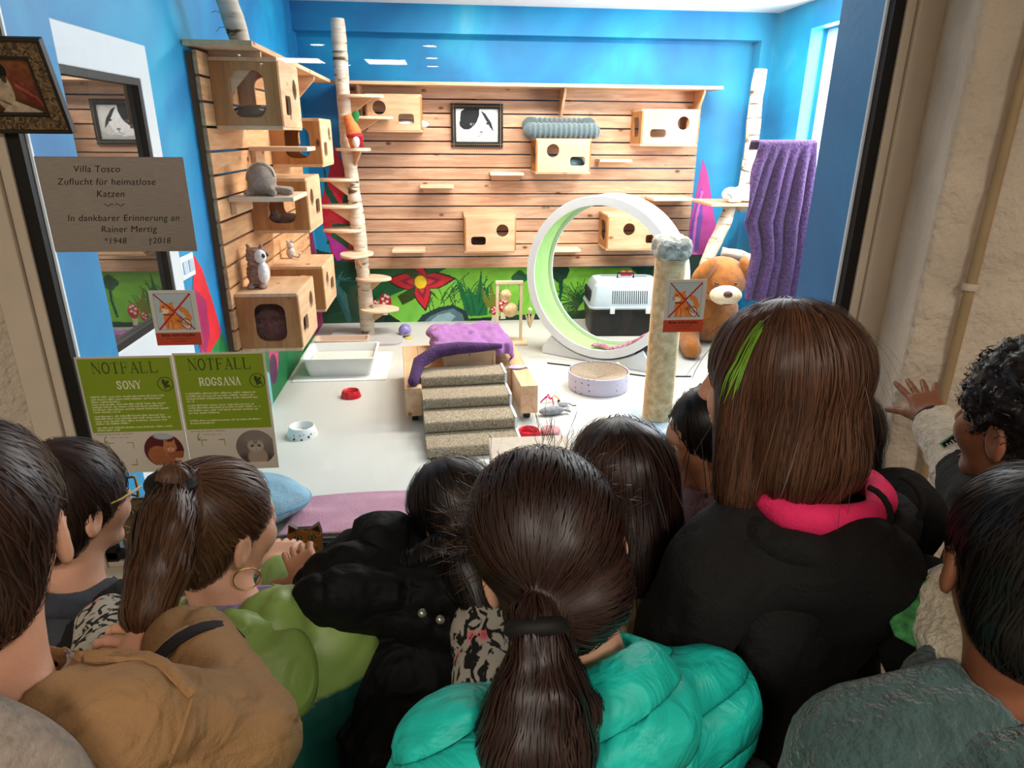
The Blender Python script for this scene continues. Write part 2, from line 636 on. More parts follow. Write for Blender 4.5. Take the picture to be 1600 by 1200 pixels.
def surface(fn, xs, ys, zs, smooth_it=1):
    """naive surface nets on a rectilinear grid -> verts, quads"""
    nx, ny, nz = len(xs), len(ys), len(zs)
    D = np.empty((nx, ny, nz), np.float32)
    K = 4
    ci = [np.unique(np.append(np.arange(0, n, K), n - 1)) for n in (nx, ny, nz)]
    Dc = fn(np.stack(np.meshgrid(xs[ci[0]], ys[ci[1]], zs[ci[2]], indexing='ij'), -1))
    Ab = np.abs(Dc); mn = Ab
    for k in range(3):      # smallest distance over each coarse block's corners
        lo_ = [slice(None)] * 3; hi_ = [slice(None)] * 3
        lo_[k] = slice(0, -1); hi_[k] = slice(1, None)
        mn = np.minimum(mn[tuple(lo_)], mn[tuple(hi_)])
    dg = [np.diff(a_[c_]) for a_, c_ in zip((xs, ys, zs), ci)]
    diag = np.sqrt(dg[0][:, None, None] ** 2 + dg[1][None, :, None] ** 2 + dg[2][None, None, :] ** 2)
    near = mn < diag * 1.3 + .012
    bi = [np.minimum(np.searchsorted(c_, np.arange(n), side='right') - 1, len(c_) - 2) for c_, n in zip(ci, (nx, ny, nz))]
    D[:] = Dc[np.ix_(bi[0], bi[1], bi[2])]
    m = near[np.ix_(bi[0], bi[1], bi[2])]
    m[:-1] |= m[1:]; m[1:] |= m[:-1]; m[:, :-1] |= m[:, 1:]; m[:, 1:] |= m[:, :-1]; m[:, :, :-1] |= m[:, :, 1:]; m[:, :, 1:] |= m[:, :, :-1]
    q = np.argwhere(m)
    for i in range(0, len(q), 300000):
        j = q[i:i + 300000]
        D[j[:, 0], j[:, 1], j[:, 2]] = fn(np.stack([xs[j[:, 0]], ys[j[:, 1]], zs[j[:, 2]]], -1))
    D[0] = D[-1] = 1; D[:, 0] = D[:, -1] = 1; D[:, :, 0] = D[:, :, -1] = 1
    ins = D < 0
    cs = np.zeros((nx - 1, ny - 1, nz - 1), np.int8)
    for dx in (0, 1):
        for dy in (0, 1):
            for dz in (0, 1):
                cs += ins[dx:nx - 1 + dx, dy:ny - 1 + dy, dz:nz - 1 + dz]
    act = np.argwhere((cs > 0) & (cs < 8))
    idx = np.full((nx - 1, ny - 1, nz - 1), -1, np.int32)
    idx[act[:, 0], act[:, 1], act[:, 2]] = np.arange(len(act))
    acc = np.zeros((len(act), 3)); cnt = np.zeros(len(act))
    G = [xs, ys, zs]
    cor = [(a, b, c) for a in (0, 1) for b in (0, 1) for c in (0, 1)]
    for a in cor:
        for k in range(3):
            if a[k]:
                continue
            b = list(a); b[k] = 1
            ia = act + np.array(a); ib = act + np.array(b)
            da = D[ia[:, 0], ia[:, 1], ia[:, 2]]; db = D[ib[:, 0], ib[:, 1], ib[:, 2]]
            m = (da < 0) != (db < 0)
            t = np.where(m, da / np.where(m, da - db, 1), 0)
            p = np.stack([G[j][ia[:, j]] for j in range(3)], -1).astype(float)
            p[:, k] += t * (G[k][ib[:, k]] - G[k][ia[:, k]])
            acc += np.where(m[:, None], p, 0); cnt += m
    V = acc / np.maximum(cnt, 1)[:, None]
    FC = []
    for k in range(3):
        u, w = (k + 1) % 3, (k + 2) % 3
        sl0 = [slice(None)] * 3; sl1 = [slice(None)] * 3
        sl0[k] = slice(0, -1); sl1[k] = slice(1, None)
        ch = ins[tuple(sl0)] != ins[tuple(sl1)]
        e = np.argwhere(ch)
        n = [nx, ny, nz]
        ok = (e[:, u] > 0) & (e[:, w] > 0) & (e[:, u] < n[u] - 1) & (e[:, w] < n[w] - 1)
        e = e[ok]
        s0 = ins[e[:, 0], e[:, 1], e[:, 2]]

        def cell(du, dw):
            q = e.copy(); q[:, u] += du; q[:, w] += dw
            return idx[q[:, 0], q[:, 1], q[:, 2]]
        q = np.stack([cell(-1, -1), cell(0, -1), cell(0, 0), cell(-1, 0)], -1)
        q[~s0] = q[~s0][:, ::-1]
        FC.append(q)
    FC = np.concatenate(FC)
    FC = FC[(FC >= 0).all(1)]
    for _ in range(smooth_it):
        A = np.zeros_like(V); c = np.zeros(len(V))
        for i in range(4):
            a, b = FC[:, i], FC[:, (i + 1) % 4]
            for j in range(3):
                A[:, j] += np.bincount(a, V[b, j], len(V)) + np.bincount(b, V[a, j], len(V))
            c += np.bincount(a, minlength=len(V)) + np.bincount(b, minlength=len(V))
        V = V * 0.5 + 0.5 * A / np.maximum(c, 1)[:, None]
    return V, FC


def sdf_obj(name, fn, lo, hi, res, m, parent=None, smooth_it=1):
    xs, ys, zs = [np.arange(lo[k], hi[k] + res, res) for k in range(3)]
    V, FC = surface(fn, xs, ys, zs, smooth_it)
    return ONP(name, V, FC, m, parent)
# ================================================================== THE ROOM
GL = 1.75                    # glass plane
XL, XR, YB, ZC = -1.14, 2.80, 6.15, 2.61
GX0, GX1, GZ0, GZ1 = -0.963, 1.10, 0.515, 2.30

BLUE = (10, 134, 186)


def blue_wall():
    m, nt, b = newmat('blue_wall_paint')
    v = coords(nt, (1, 1, 1), kind='Object')
    n1 = N(nt, 'ShaderNodeTexNoise', i_Scale=1.1, i_Detail=5, i_Distortion=0.8)
    nt.links.new(v, n1.inputs['Vector'])
    r = ramp(nt, [(0.30, lin((6, 100, 158))), (0.5, lin((10, 134, 186))), (0.68, lin((22, 160, 200))), (0.85, lin((110, 190, 212)))])
    nt.links.new(n1.outputs['Fac'], r.inputs[0])
    nt.links.new(r.outputs[0], b.inputs['Base Color'])
    b.inputs['Roughness'].default_value = 0.5
    n2 = N(nt, 'ShaderNodeTexNoise', i_Scale=40, i_Detail=3)
    nt.links.new(v, n2.inputs['Vector'])
    bp = N(nt, 'ShaderNodeBump', i_Strength=0.08, i_Distance=0.01)
    nt.links.new(n2.outputs['Fac'], bp.inputs['Height']); nt.links.new(bp.outputs[0], b.inputs['Normal'])
    return m


M_BLUE = blue_wall()
M_WHITE = plain('white_plaster', (235, 236, 236), 0.7, 0.03, 3)
M_FLOOR = plain('pale_vinyl_floor', (205, 204, 196), 0.45, 0.05, 2.5, bump=0.03, bscale=150, spec=0.35)
M_BEIGE = plain('beige_painted_frame', (218, 204, 184), 0.55, 0.06, 6, bump=0.04)
M_ROUGH = plain('rough_beige_plaster', (220, 206, 186), 0.85, 0.12, 5, bump=1.0, bscale=48, detail=6)
M_SEAL = plain('black_rubber_seal', (10, 10, 11), 0.5, 0.1)
M_PVC = plain('white_upvc', (225, 228, 228), 0.35, 0.02)
M_PAINT = printed('wall_painting', 0.55)
M_PRINT = printed('flat_print', 0.45)
M_CORR = plain('corridor_floor_tile', (120, 108, 92), 0.5, 0.2, 3)
M_DARK = plain('dark_shadow_gap', (22, 18, 15), 0.8, 0.1)

S(O('floor', MB().box((XL - .2, GL + .05, -.1), (XR + .2, YB + .2, 0)), M_FLOOR))
S(O('floor_corridor', MB().box((-2.8, -9.5, -.1), (2.4, GL + .05, 0)), M_CORR))
S(O('ceiling', MB().box((XL - .2, GL, ZC), (XR + .2, YB + .2, ZC + .1)), M_WHITE))
S(O('ceiling_corridor', MB().box((-3.2, -9.5, 2.66), (2.8, GL + .2, 2.76)), plain('corridor_ceiling', (160, 148, 132), .8, .05)))
wb = S(O('wall_back', MB().box((XL - .2, YB, 0), (XR + .2, YB + .15, ZC)), M_BLUE))
wl = S(O('wall_left', MB().box((XL - .15, 1.98, 0), (XL, YB, ZC)), M_BLUE))
# right wall with the window opening
RW0, RW1, RWZ0, RWZ1 = 4.10, 5.42, 0.95, 2.42
rb = MB()
rb.box((XR, 1.9, 0), (XR + .3, YB, RWZ0)); rb.box((XR, 1.9, RWZ1), (XR + .3, YB, ZC))
rb.box((XR, 1.9, RWZ0), (XR + .3, RW0, RWZ1)); rb.box((XR, RW1, RWZ0), (XR + .3, YB, RWZ1))
wr = S(O('wall_right', rb, M_BLUE))
S(O('trim_1', MB().box((XL, 6.0, 2.405), (XR, YB, ZC)), M_BLUE))             # beam along the back wall
S(O('trim_2', MB().box((2.68, 6.0, 0), (XR, YB, 2.405)), M_BLUE))            # pier in the corner
# front wall round the viewing glass
fb = MB()
fb.box((-1.6, GL + .02, 0), (XR + .2, 1.98, GZ0 - .03)); fb.box((-1.6, GL + .02, GZ1), (XR + .2, 1.98, ZC + .1))
fb.box((-1.6, GL + .02, GZ0 - .03), (GX0, 1.98, GZ1)); fb.box((GX1, GL + .02, GZ0 - .03), (XR + .2, 1.98, GZ1))
S(O('wall_front', fb, M_BLUE))
S(O('windowsill_1', MB().box((GX0, GL - .002, GZ0 - .03), (GX1, 2.03, GZ0 - .005)), plain('speckled_terrazzo', (170, 166, 156), .5, .45, 160, detail=2), bevel=.004))

# viewing glass: thin clear pane, mirror-like only by its own reflectance
gm, nt, b = newmat('clear_glass_pane')
nt.nodes.remove(b)
fr = N(nt, 'ShaderNodeFresnel', i_IOR=1.5); tr = N(nt, 'ShaderNodeBsdfTransparent'); gl = N(nt, 'ShaderNodeBsdfGlossy', i_Roughness=0.0)
tr.inputs[0].default_value = (0.95, 0.965, 0.96, 1)
mx = N(nt, 'ShaderNodeMixShader'); mu = N(nt, 'ShaderNodeMath', operation='MULTIPLY'); mu.inputs[1].default_value = 1.5
nt.links.new(fr.outputs[0], mu.inputs[0]); nt.links.new(mu.outputs[0], mx.inputs[0])
nt.links.new(tr.outputs[0], mx.inputs[1]); nt.links.new(gl.outputs[0], mx.inputs[2])
nt.links.new(mx.outputs[0], nt.nodes['Material Output'].inputs[0])
M_GLASS = gm

w1 = O('window_1', MB().box((GX0 - .03, GL - .012, GZ0 - .03), (GX0, GL + .012, GZ1)).box((GX1, GL - .012, GZ0 - .03), (GX1 + .028, GL + .012, GZ1)), M_SEAL)
S(w1)
gp = S(ONP('pane', [(GX0, GL, GZ0), (GX1, GL, GZ0), (GX1, GL, GZ1), (GX0, GL, GZ1)], [(0, 1, 2, 3)], M_GLASS, w1, False))
O('seal', MB().box((GX0 - .03, GL - .012, GZ0 - .022), (GX1 + .028, GL + .012, GZ0)), M_SEAL, w1)
O('edge_strip', MB().box((GX0, GL + .0125, GZ0), (GX0 + .006, GL + .02, GZ1)).box((GX1 - .006, GL + .0125, GZ0), (GX1, GL + .02, GZ1)), M_PVC, w1)

# corridor side of the front wall
f1 = MB().box((GX1 + .0281, GL - .02, 0), (GX1 + .052, GL + .018, 2.66)).box((GX1 + .0545, GL - .03, 0), (GX1 + .125, GL + .018, 2.66))
S(O('trim_3', f1, M_BEIGE, bevel=.003))
f2 = MB().box((GX0 - .055, GL - .02, 0), (GX0 - .0301, GL + .018, 2.66)).box((GX0 - .125, GL - .03, 0), (GX0 - .0575, GL + .018, 2.66))
S(O('trim_4', f2, M_BEIGE, bevel=.003))
S(O('wall_under_glass', MB().box((GX0 - .03, GL - .01, 0), (GX1 + .03, GL + .018, GZ0 - .03)), M_BEIGE))
S(O('wall_over_glass', MB().box((GX0 - .13, GL - .03, GZ1), (GX1 + .13, GL + .018, 2.66)), M_BEIGE))
S(O('windowsill_2', MB().box((GX0 - .12, GL - .085, GZ0 - .085), (GX1 + .125, GL - .0125, GZ0 - .045)), M_BEIGE, bevel=.006))


def rough_wall(name, pts, seed, amp=.012):
    """plastered wall that follows a plan outline, uneven surface"""
    seg = []
    for (a, b_) in zip(pts[:-1], pts[1:]):
        a = np.array(a); b_ = np.array(b_)
        n = max(2, int(np.linalg.norm(b_ - a) / .015))
        for i in range(n):
            seg.append(a + (b_ - a) * i / n)
    seg.append(np.array(pts[-1]))
    seg = np.array(seg)
    for _ in range(1):
        seg[1:-1] = seg[1:-1] * .5 + .25 * (seg[:-2] + seg[2:])
    zs = np.linspace(0, 2.66, 180)
    P = np.zeros((len(zs), len(seg), 3))
    P[..., 0] = seg[None, :, 0]; P[..., 1] = seg[None, :, 1]; P[..., 2] = zs[:, None]
    q = vnoise3(P * 9, seed) + .8 * vnoise3(P * 22, seed + 3) + .3 * vnoise3(P * 50, seed + 5) - 1.05
    fade = np.clip(np.arange(len(seg)) / 3., 0, 1)[None]
    P[..., 0] += q * amp * fade; P[..., 1] += q * amp * fade
    idx = np.arange(P[..., 0].size).reshape(P.shape[:2])
    FC = np.stack([idx[:-1, :-1], idx[:-1, 1:], idx[1:, 1:], idx[1:, :-1]], -1).reshape(-1, 4)
    return S(ONP(name, P.reshape(-1, 3), FC, M_ROUGH))


rough_wall('wall_right_corridor', [(GX1 + .125, 1.735), (1.185, 1.62), (1.118, 1.465), (1.45, 1.36), (1.72, 1.2), (1.85, .4), (2.05, -2), (2.3, -9.4)], 3)
rough_wall('wall_left_corridor', [(GX0 - .125, 1.735), (-1.15, 1.68), (-1.22, 1.55), (-1.4, 1.2), (-1.62, .6), (-2.2, 0), (-2.7, -2), (-2.75, -9.4)], 5)
S(O('wall_end_corridor', MB().box((-3, -9.6, 0), (2.6, -9.4, 2.66)), plain('corridor_end_wall', (96, 84, 70), .8, .1)))
# pipe on the right corridor wall
pr = T('water_pipe', 'thin beige painted pipe running down the rough plaster wall', 'pipe', (1.205, 1.415, 0))
O('pipe', MB().tube([(1.205, 1.415, 0), (1.205, 1.415, 2.66)], .011, 10), plain('pipe_paint', (176, 150, 112), .5, .1), pr, smooth=True)
for z in (.62, 1.33, 2.05):
    O('pipe_clip', MB().lathe([(.017, -.008), (.019, 0), (.017, .008)], (1.205, 1.415, z), 12), M_BEIGE, pr, smooth=True)

# right window: white frame, blind slats behind
w2 = S(O('window_2', MB().panel([(RW0, RWZ0), (RW1, RWZ0), (RW1, RWZ1), (RW0, RWZ1)], [[(RW0 + .1, RWZ0 + .1), (RW1 - .1, RWZ0 + .1), (RW1 - .1, RWZ1 - .1), (RW0 + .1, RWZ1 - .1)]],
       basis((XR + .13, 0, 0), (0, 1, 0), (0, 0, 1)), .06), M_PVC, bevel=.006))
S(ONP('pane', [(XR + .16, RW0 + .09, RWZ0 + .09), (XR + .16, RW1 - .09, RWZ0 + .09), (XR + .16, RW1 - .09, RWZ1 - .09), (XR + .16, RW0 + .09, RWZ1 - .09)], [(0, 1, 2, 3)], M_GLASS, w2, False))
O('sash', MB().panel([(RW0 + .09, RWZ0 + .09), (RW1 - .09, RWZ0 + .09), (RW1 - .09, RWZ1 - .09), (RW0 + .09, RWZ1 - .09)], [[(RW0 + .17, RWZ0 + .17), (RW1 - .17, RWZ0 + .17), (RW1 - .17, RWZ1 - .17), (RW0 + .17, RWZ1 - .17)]],
       basis((XR + .11, 0, 0), (0, 1, 0), (0, 0, 1)), .05), M_PVC, w2, bevel=.006)
for z in np.arange(RWZ0 + .1, RWZ1 - .12, .045):
    O('slat', MB().box((XR + .20, RW0 + .05, z), (XR + .225, RW1 - .05, z + .006), Matrix.Translation((0, 0, 0))), M_PVC, w2)
S(O('windowsill_3', MB().box((XR - .03, RW0 - .03, RWZ0 - .03), (XR + .3, RW1 + .03, RWZ0)), M_PVC, bevel=.005))

# glazed white door in the left wall; its dark pane mirrors the room
dr = S(O('door_1', MB().panel([(2.02, .0), (2.93, .0), (2.93, 1.955), (2.02, 1.955)], [[(2.13, .95), (2.84, .95), (2.84, 1.835), (2.13, 1.835)]], basis((XL + .002, 0, 0), (0, 1, 0), (0, 0, 1)), .035), M_PVC, bevel=.004))
mm, nt, b = newmat('dark_door_glass')
b.inputs['Base Color'].default_value = (0.012, 0.014, 0.013, 1); b.inputs['Roughness'].default_value = 0.015
b.inputs['Specular IOR Level'].default_value = 1.0; b.inputs['IOR'].default_value = 2.1
O('pane', MB().box((XL + .006, 2.12, .94), (XL + .012, 2.85, 1.845)), mm, dr)
O('gasket', MB().panel([(2.128, .948), (2.842, .948), (2.842, 1.837), (2.128, 1.837)], [[(2.155, .975), (2.815, .975), (2.815, 1.81), (2.155, 1.81)]], basis((XL + .013, 0, 0), (0, 1, 0), (0, 0, 1)), .02), M_SEAL, dr)

# corridor ceiling lights (seen only as reflections in the glass)
M_LAMP = emit('lamp_diffuser', (1.0, 0.93, 0.82), 22)
M_LRIM = plain('lamp_rim', (200, 200, 200), .4)
for (x, y, lb) in ((-2.8, -5.63, 'uppermost of the three over the left shelf'), (-2.8, -7.0, 'middle one of the three over the left shelf'), (-2.8, -8.2, 'lowest of the three over the left shelf'),
                   (-1.46, -5.66, 'upper one left of the birch trunk top'), (-1.46, -8.17, 'lower one just right of the birch trunk'),
                   (-.11, -5.56, 'uppermost of three on the blue back wall'), (-.11, -6.94, 'middle one of three on the blue back wall'), (-.11, -8.14, 'lowest of three on the blue back wall')):
    d = T('corridor_downlight', 'ceiling light mirrored as a dot, ' + lb, 'ceiling light', (x, y, 2.66), group='corridor downlights')
    O('diffuser', MB().lathe([(.001, -.012), (.085, -.012), (.085, 0)], (x, y, 2.66), 20), M_LAMP, d)
    O('rim', MB().lathe([(.086, -.012), (.105, -.012), (.105, 0), (.086, 0)], (x, y, 2.66), 20), M_LRIM, d)
for i, (x, y) in enumerate(((-.78, -7.55), (-2.0, -7.55))):
    d = T('corridor_panel_light', ('square', 'half hidden square')[i] + ' ceiling panel light seen as a white bar mirrored in the glass', 'ceiling light', (x, y, 2.66))
    O('diffuser', MB().box((x - .29, y - .38, 2.645), (x + .29, y + .38, 2.66)), M_LAMP, d)
    O('rim', MB().panel(rrect(-.32, -.41, .32, .41, .01), [rrect(-.29, -.38, .29, .38, .01)], Matrix.Translation((x, y, 2.642)), .018), M_LRIM, d)

# ------------------------------------------------------------------ mural on the back wall
cv = Canvas(XR - XL, 1.75, 620, BLUE)
cv.used = np.zeros(cv.X.shape, bool)
_put = Canvas.put


def put_used(s, mask, col, a=1.0):
    if hasattr(s, 'used'):
        s.used |= np.asarray(mask).astype(float) > .5
    _put(s, mask, col, a)


Canvas.put = put_used


def cmesh_used(s, name, o, ex, ey, m, parent):
    """like mesh(), but only the painted cells"""
    ob = s.mesh(name, o, ex, ey, m, parent)
    import bmesh
    bm = bmesh.new(); bm.from_mesh(ob.data); bm.faces.ensure_lookup_table()
    u = s.used.ravel()
    bmesh.ops.delete(bm, geom=[f for f in bm.faces if not u[f.index]], context='FACES')
    bm.to_mesh(ob.data); bm.free()
    return ob


def b_(px, py):
    p = at(px, py, 1, YB - .002)
    return (p[0] - XL, p[2])


def bp_(*q):
    return [b_(x, y) for x, y in q]


G0, G1, G2, DG = (120, 190, 60), (90, 160, 60), (30, 110, 60), (8, 60, 40)
# meadow band
cv.poly([(0, -.1)] + bp_((500, 520), (500, 418), (1110, 425), (1240, 430)) + [(4.2, .3), (4.2, -.1)], DG)
cv.poly(bp_((690, 418), (1000, 418), (1100, 432), (1100, 470), (640, 505), (600, 500), (590, 470)), (125, 195, 62))
cv.poly(bp_((560, 418), (700, 418), (640, 450), (590, 470)), (20, 100, 58))
cv.poly(bp_((575, 470), (610, 492), (630, 505), (570, 505)), (16, 40, 30))
cv.poly(bp_((985, 418), (1100, 418), (1100, 480), (1040, 470)), (16, 80, 52))
cv.poly(bp_((615, 485), (650, 470), (668, 488), (640, 505), (625, 500)), (118, 190, 70))
cv.poly(bp_((604, 468), (618, 478), (628, 498), (612, 488)), (118, 190, 70))
# fine dark twigs
rr = random.Random(3)
for k in range(46):
    x0 = rr.uniform(668, 780); y0 = rr.uniform(462, 490)
    a = rr.uniform(-1.2, 1.2); L_ = rr.uniform(14, 40)
    cv.line(bp_((x0, y0), (x0 + .5 * L_ * math.sin(a), y0 - .55 * L_), (x0 + L_ * math.sin(a) * 1.1, y0 - L_ * .95)), .004, (40, 90, 40))
for k in range(40):
    a = R(-70 + k * 5.2); L_ = rr.uniform(24, 44)
    cv.line(bp_((905, 478), (905 - L_ * .6 * math.cos(a), 478 - .6 * L_ * math.sin(a) - 4), (905 - L_ * math.cos(a), 478 - L_ * math.sin(a))), .004, (36, 84, 44))
# aloe-like leaves
for (xb, xt, yt) in ((738, 712, 432), (745, 752, 420), (735, 718, 462), (752, 764, 444), (742, 730, 446), (748, 770, 466)):
    cv.poly(bp_((xb - 8, 493), (xb - 2 + (xt - xb) * .5 - 3, 465), (xt, yt), ((xb + xt) / 2 + 6, 462), (xb + 9, 493)), (22, 112, 62))
    cv.line(bp_((xb, 493), ((xb + xt) / 2 + 1, 466), (xt, yt)), .008, (14, 86, 50), taper=True)
for (xb, xt, yt) in ((765, 752, 450), (768, 768, 438), (766, 780, 452), (770, 788, 462), (764, 748, 464)):
    cv.poly(bp_((xb - 4, 480), ((xb + xt) / 2 - 3, 464), (xt, yt), ((xb + xt) / 2 + 3, 464), (xb + 5, 480)), (120, 128, 38))
# clovers
for (x, y, s_) in ((812, 436, 1), (876, 425, 1.15), (874, 432, 1)):
    for dx, dy in ((-6, -2), (6, -2), (0, -7), (0, 3)):
        cv.ell(*b_(x + dx * s_, y + dy * s_), .042, .040, (12, 62, 42) if x > 850 else (20, 92, 56))
    cv.line(bp_((x, y), (x + 2, y + 24), (x - 2, y + 48)), .012, (16, 78, 50))
# red flower
ctr = (657, 441)
for (dx, dy, wx) in ((-54, -4, 14), (54, -6, 14), (-4, -32, 12), (8, 44, 14)):
    for sc, col in ((1.04, (52, 12, 24)), (.94, (205, 38, 46)), (.6, (140, 28, 58)), (.42, (214, 52, 56))):
        nx_, ny_ = -dy, dx
        ln = math.hypot(dx, dy); nx_, ny_ = nx_ / ln * wx * sc, ny_ / ln * wx * sc
        dx2, dy2 = dx * sc, dy * sc
        P_ = []
        for t in np.linspace(0, 1, 14):
            w_ = math.sin(math.pi * t ** .8) * (1 - .25 * t)
            P_.append((ctr[0] + dx2 * t + nx_ * w_, ctr[1] + dy2 * t + ny_ * w_))
        for t in np.linspace(1, 0, 14):
            w_ = math.sin(math.pi * t ** .8) * (1 - .25 * t)
            P_.append((ctr[0] + dx2 * t - nx_ * w_, ctr[1] + dy2 * t - ny_ * w_))
        if sc > 1:
            for (gx, gy) in ((-28, 36), (30, 30), (-20, -26), (24, -26)):
                cv.poly(bp_((ctr[0], ctr[1]), (ctr[0] + gx - 8, ctr[1] + gy * .6), (ctr[0] + gx, ctr[1] + gy), (ctr[0] + gx * .5 + 6, ctr[1] + gy * .7)), (52, 74, 24))
        cv.poly(bp_(*P_), col)
cv.ell(*b_(*ctr), .062, .066, (120, 90, 20)); cv.ell(*b_(*ctr), .055, .06, (240, 205, 40))
# grey boulder
cv.poly(bp_((648, 508), (660, 492), (685, 480), (708, 476), (728, 486), (736, 508)), (34, 58, 62))
cv.poly(bp_((660, 506), (672, 494), (690, 486), (708, 482), (722, 490), (728, 506)), (92, 124, 132))
cv.poly(bp_((668, 506), (684, 492), (702, 488), (712, 494), (700, 506)), (150, 182, 190))
# toadstools
for (x, y, s_) in ((602, 474, 1), (586, 480, .7), (786, 480, .9), (772, 488, .6)):
    cv.poly(bp_((x - 3, y), (x + 3, y), (x + 4, y + 18), (x - 4, y + 18)), (225, 215, 195))
    cv.ell(*b_(x, y - 3), .055 * s_, .075 * s_, (196, 34, 44))
    for dx, dy in ((-4, -6), (3, -2), (-2, 1), (4, -9), (0, -11)):
        cv.ell(*b_(x + dx * s_, y - 1 + dy * s_), .014 * s_, .014 * s_, (250, 225, 225))
# tulips and leaves in the left corner
cv.poly(bp_((478, 520), (478, 380), (500, 392), (530, 398), (560, 410), (560, 520)), (14, 66, 46))
cv.poly(bp_((498, 330), (516, 262), (524, 225), (540, 270), (548, 330), (560, 412), (520, 400)), (196, 34, 50))
cv.poly(bp_((512, 320), (524, 300), (546, 328), (536, 345)), (232, 40, 50))
cv.poly(bp_((505, 250), (512, 290), (530, 318), (520, 322), (508, 300)), (18, 78, 62))
cv.poly(bp_((545, 260), (530, 345), (510, 380), (522, 384), (548, 350), (560, 290)), (24, 84, 50))
cv.poly(bp_((516, 345), (545, 340), (545, 390), (530, 380)), (20, 74, 40))
cv.poly(bp_((510, 365), (552, 395), (536, 405), (526, 408)), (188, 48, 160))
cv.poly(bp_((518, 350), (528, 322), (548, 322), (548, 350)), (190, 30, 50))
for k in range(9):
    x = 500 + k * 7
    cv.line(bp_((545, 500), (540 - k * 3, 460 - k * 3), (x, 418 + abs(k - 5) * 5 + 6)), .022, (70, 125, 125) if k % 2 else (36, 92, 92), taper=True)
# pink flame on the right
cv.poly(bp_((1098, 248), (1106, 270), (1112, 310), (1118, 350), (1116, 400), (1072, 402), (1074, 360), (1084, 320), (1092, 280)), (196, 70, 150))
cv.poly(bp_((1096, 290), (1098, 340), (1090, 392), (1076, 398), (1080, 350), (1088, 320)), (110, 80, 165))
cv.line(bp_((1097, 300), (1088, 340), (1082, 395), (1092, 400)), .012, (232, 110, 185))
cv.poly(bp_((1072, 398), (1120, 398), (1240, 420), (1240, 520), (1060, 520)), (14, 52, 40))
cv.poly(bp_((1190, 345), (1206, 380), (1202, 420), (1184, 412)), (200, 90, 70))
cv.noise(.12, .05, 4)
cmesh_used(cv, 'painted_meadow', (XL, YB - .002, 0), (XR - XL, 0, 0), (0, 0, 1.75), M_PAINT, wb)

# mural on the left wall
cl = Canvas(4.17, 1.35, 560, BLUE)
cl.used = np.zeros(cl.X.shape, bool)


def l_(*q):
    out = []
    for x, y in q:
        p = at(x, y, 0, XL + .002); out.append((p[1] - 1.98, p[2]))
    return out


cl.poly([(0, 0), (4.17, 0), (4.17, .52), (3.2, .5), (2.2, .42), (1.6, .34), (1.2, .36), (.8, .30), (0, .25)], (22, 112, 62))
cl.poly(l_((302, 398), (316, 420), (332, 470), (345, 515), (342, 545), (332, 552), (318, 560), (305, 520), (302, 450)), (222, 40, 52))
cl.poly(l_((304, 450), (322, 470), (328, 520), (322, 556), (312, 540), (304, 500)), (160, 36, 84))
cl.poly(l_((330, 548), (348, 520), (360, 556), (338, 566)), (30, 130, 66))
cl.poly([(1.0, .0), (1.0, .3), (1.25, .46), (1.5, .5), (1.9, .42), (2.2, .2), (2.2, 0)], (120, 190, 190))
for k in range(6):
    cl.line([(1.05 + k * .16, .0), (1.15 + k * .18, .25), (1.3 + k * .12, .48)], .02, ((70, 150, 150), (190, 220, 220), (40, 120, 90))[k % 3])
cl.ell(2.35, .3, .12, .16, (214, 70, 130)); cl.ell(2.5, .36, .06, .1, (240, 200, 215)); cl.ell(2.3, .2, .1, .1, (90, 40, 80))
cl.ell(2.75, .3, .2, .1, (60, 150, 70)); cl.ell(.55, .2, .2, .13, (196, 34, 44))
for dx, dy in ((-.08, 0), (.05, .05), (.1, -.04), (0, -.06)):
    cl.ell(.55 + dx, .2 + dy, .03, .025, (250, 230, 230))
cl.poly([(3.7, 0), (3.7, .9), (3.9, 1.3), (4.05, .9), (4.17, .6), (4.17, 0)], (150, 40, 90))
cl.noise(.12, .05, 8)
cmesh_used(cl, 'painted_flowers', (XL + .002, 1.98, 0), (0, 4.17, 0), (0, 0, 1.35), M_PAINT, wl)
# ================================================================== CLADDING, SHELVES, BOXES
W_BX = wood('pine_slat_x', (220, 178, 146), (184, 136, 104), (118, 70, 40), 'X')
W_BY = wood('pine_slat_y', (222, 172, 124), (188, 132, 86), (118, 70, 40), 'Y')
W_PZ_SHADE = wood('pine_board_z_shaded', (188, 132, 78), (152, 98, 52), (88, 50, 26), 'Z', gs=4)  # same pine, darkened: shade on the box sides is put into the colour
W_PX = wood('pine_board_x', (224, 184, 146), (200, 154, 114), (150, 92, 52), 'X', gs=4)
W_PY = wood('pine_board_y', (228, 190, 150), (206, 160, 118), (150, 92, 52), 'Y', gs=4)
W_DK = wood('batten_wood', (120, 82, 50), (84, 56, 34), (50, 30, 18), 'Z')
W_PALE = wood('pale_step_board', (238, 214, 184), (222, 190, 156), (170, 120, 80), 'X', gs=3, knots=False)

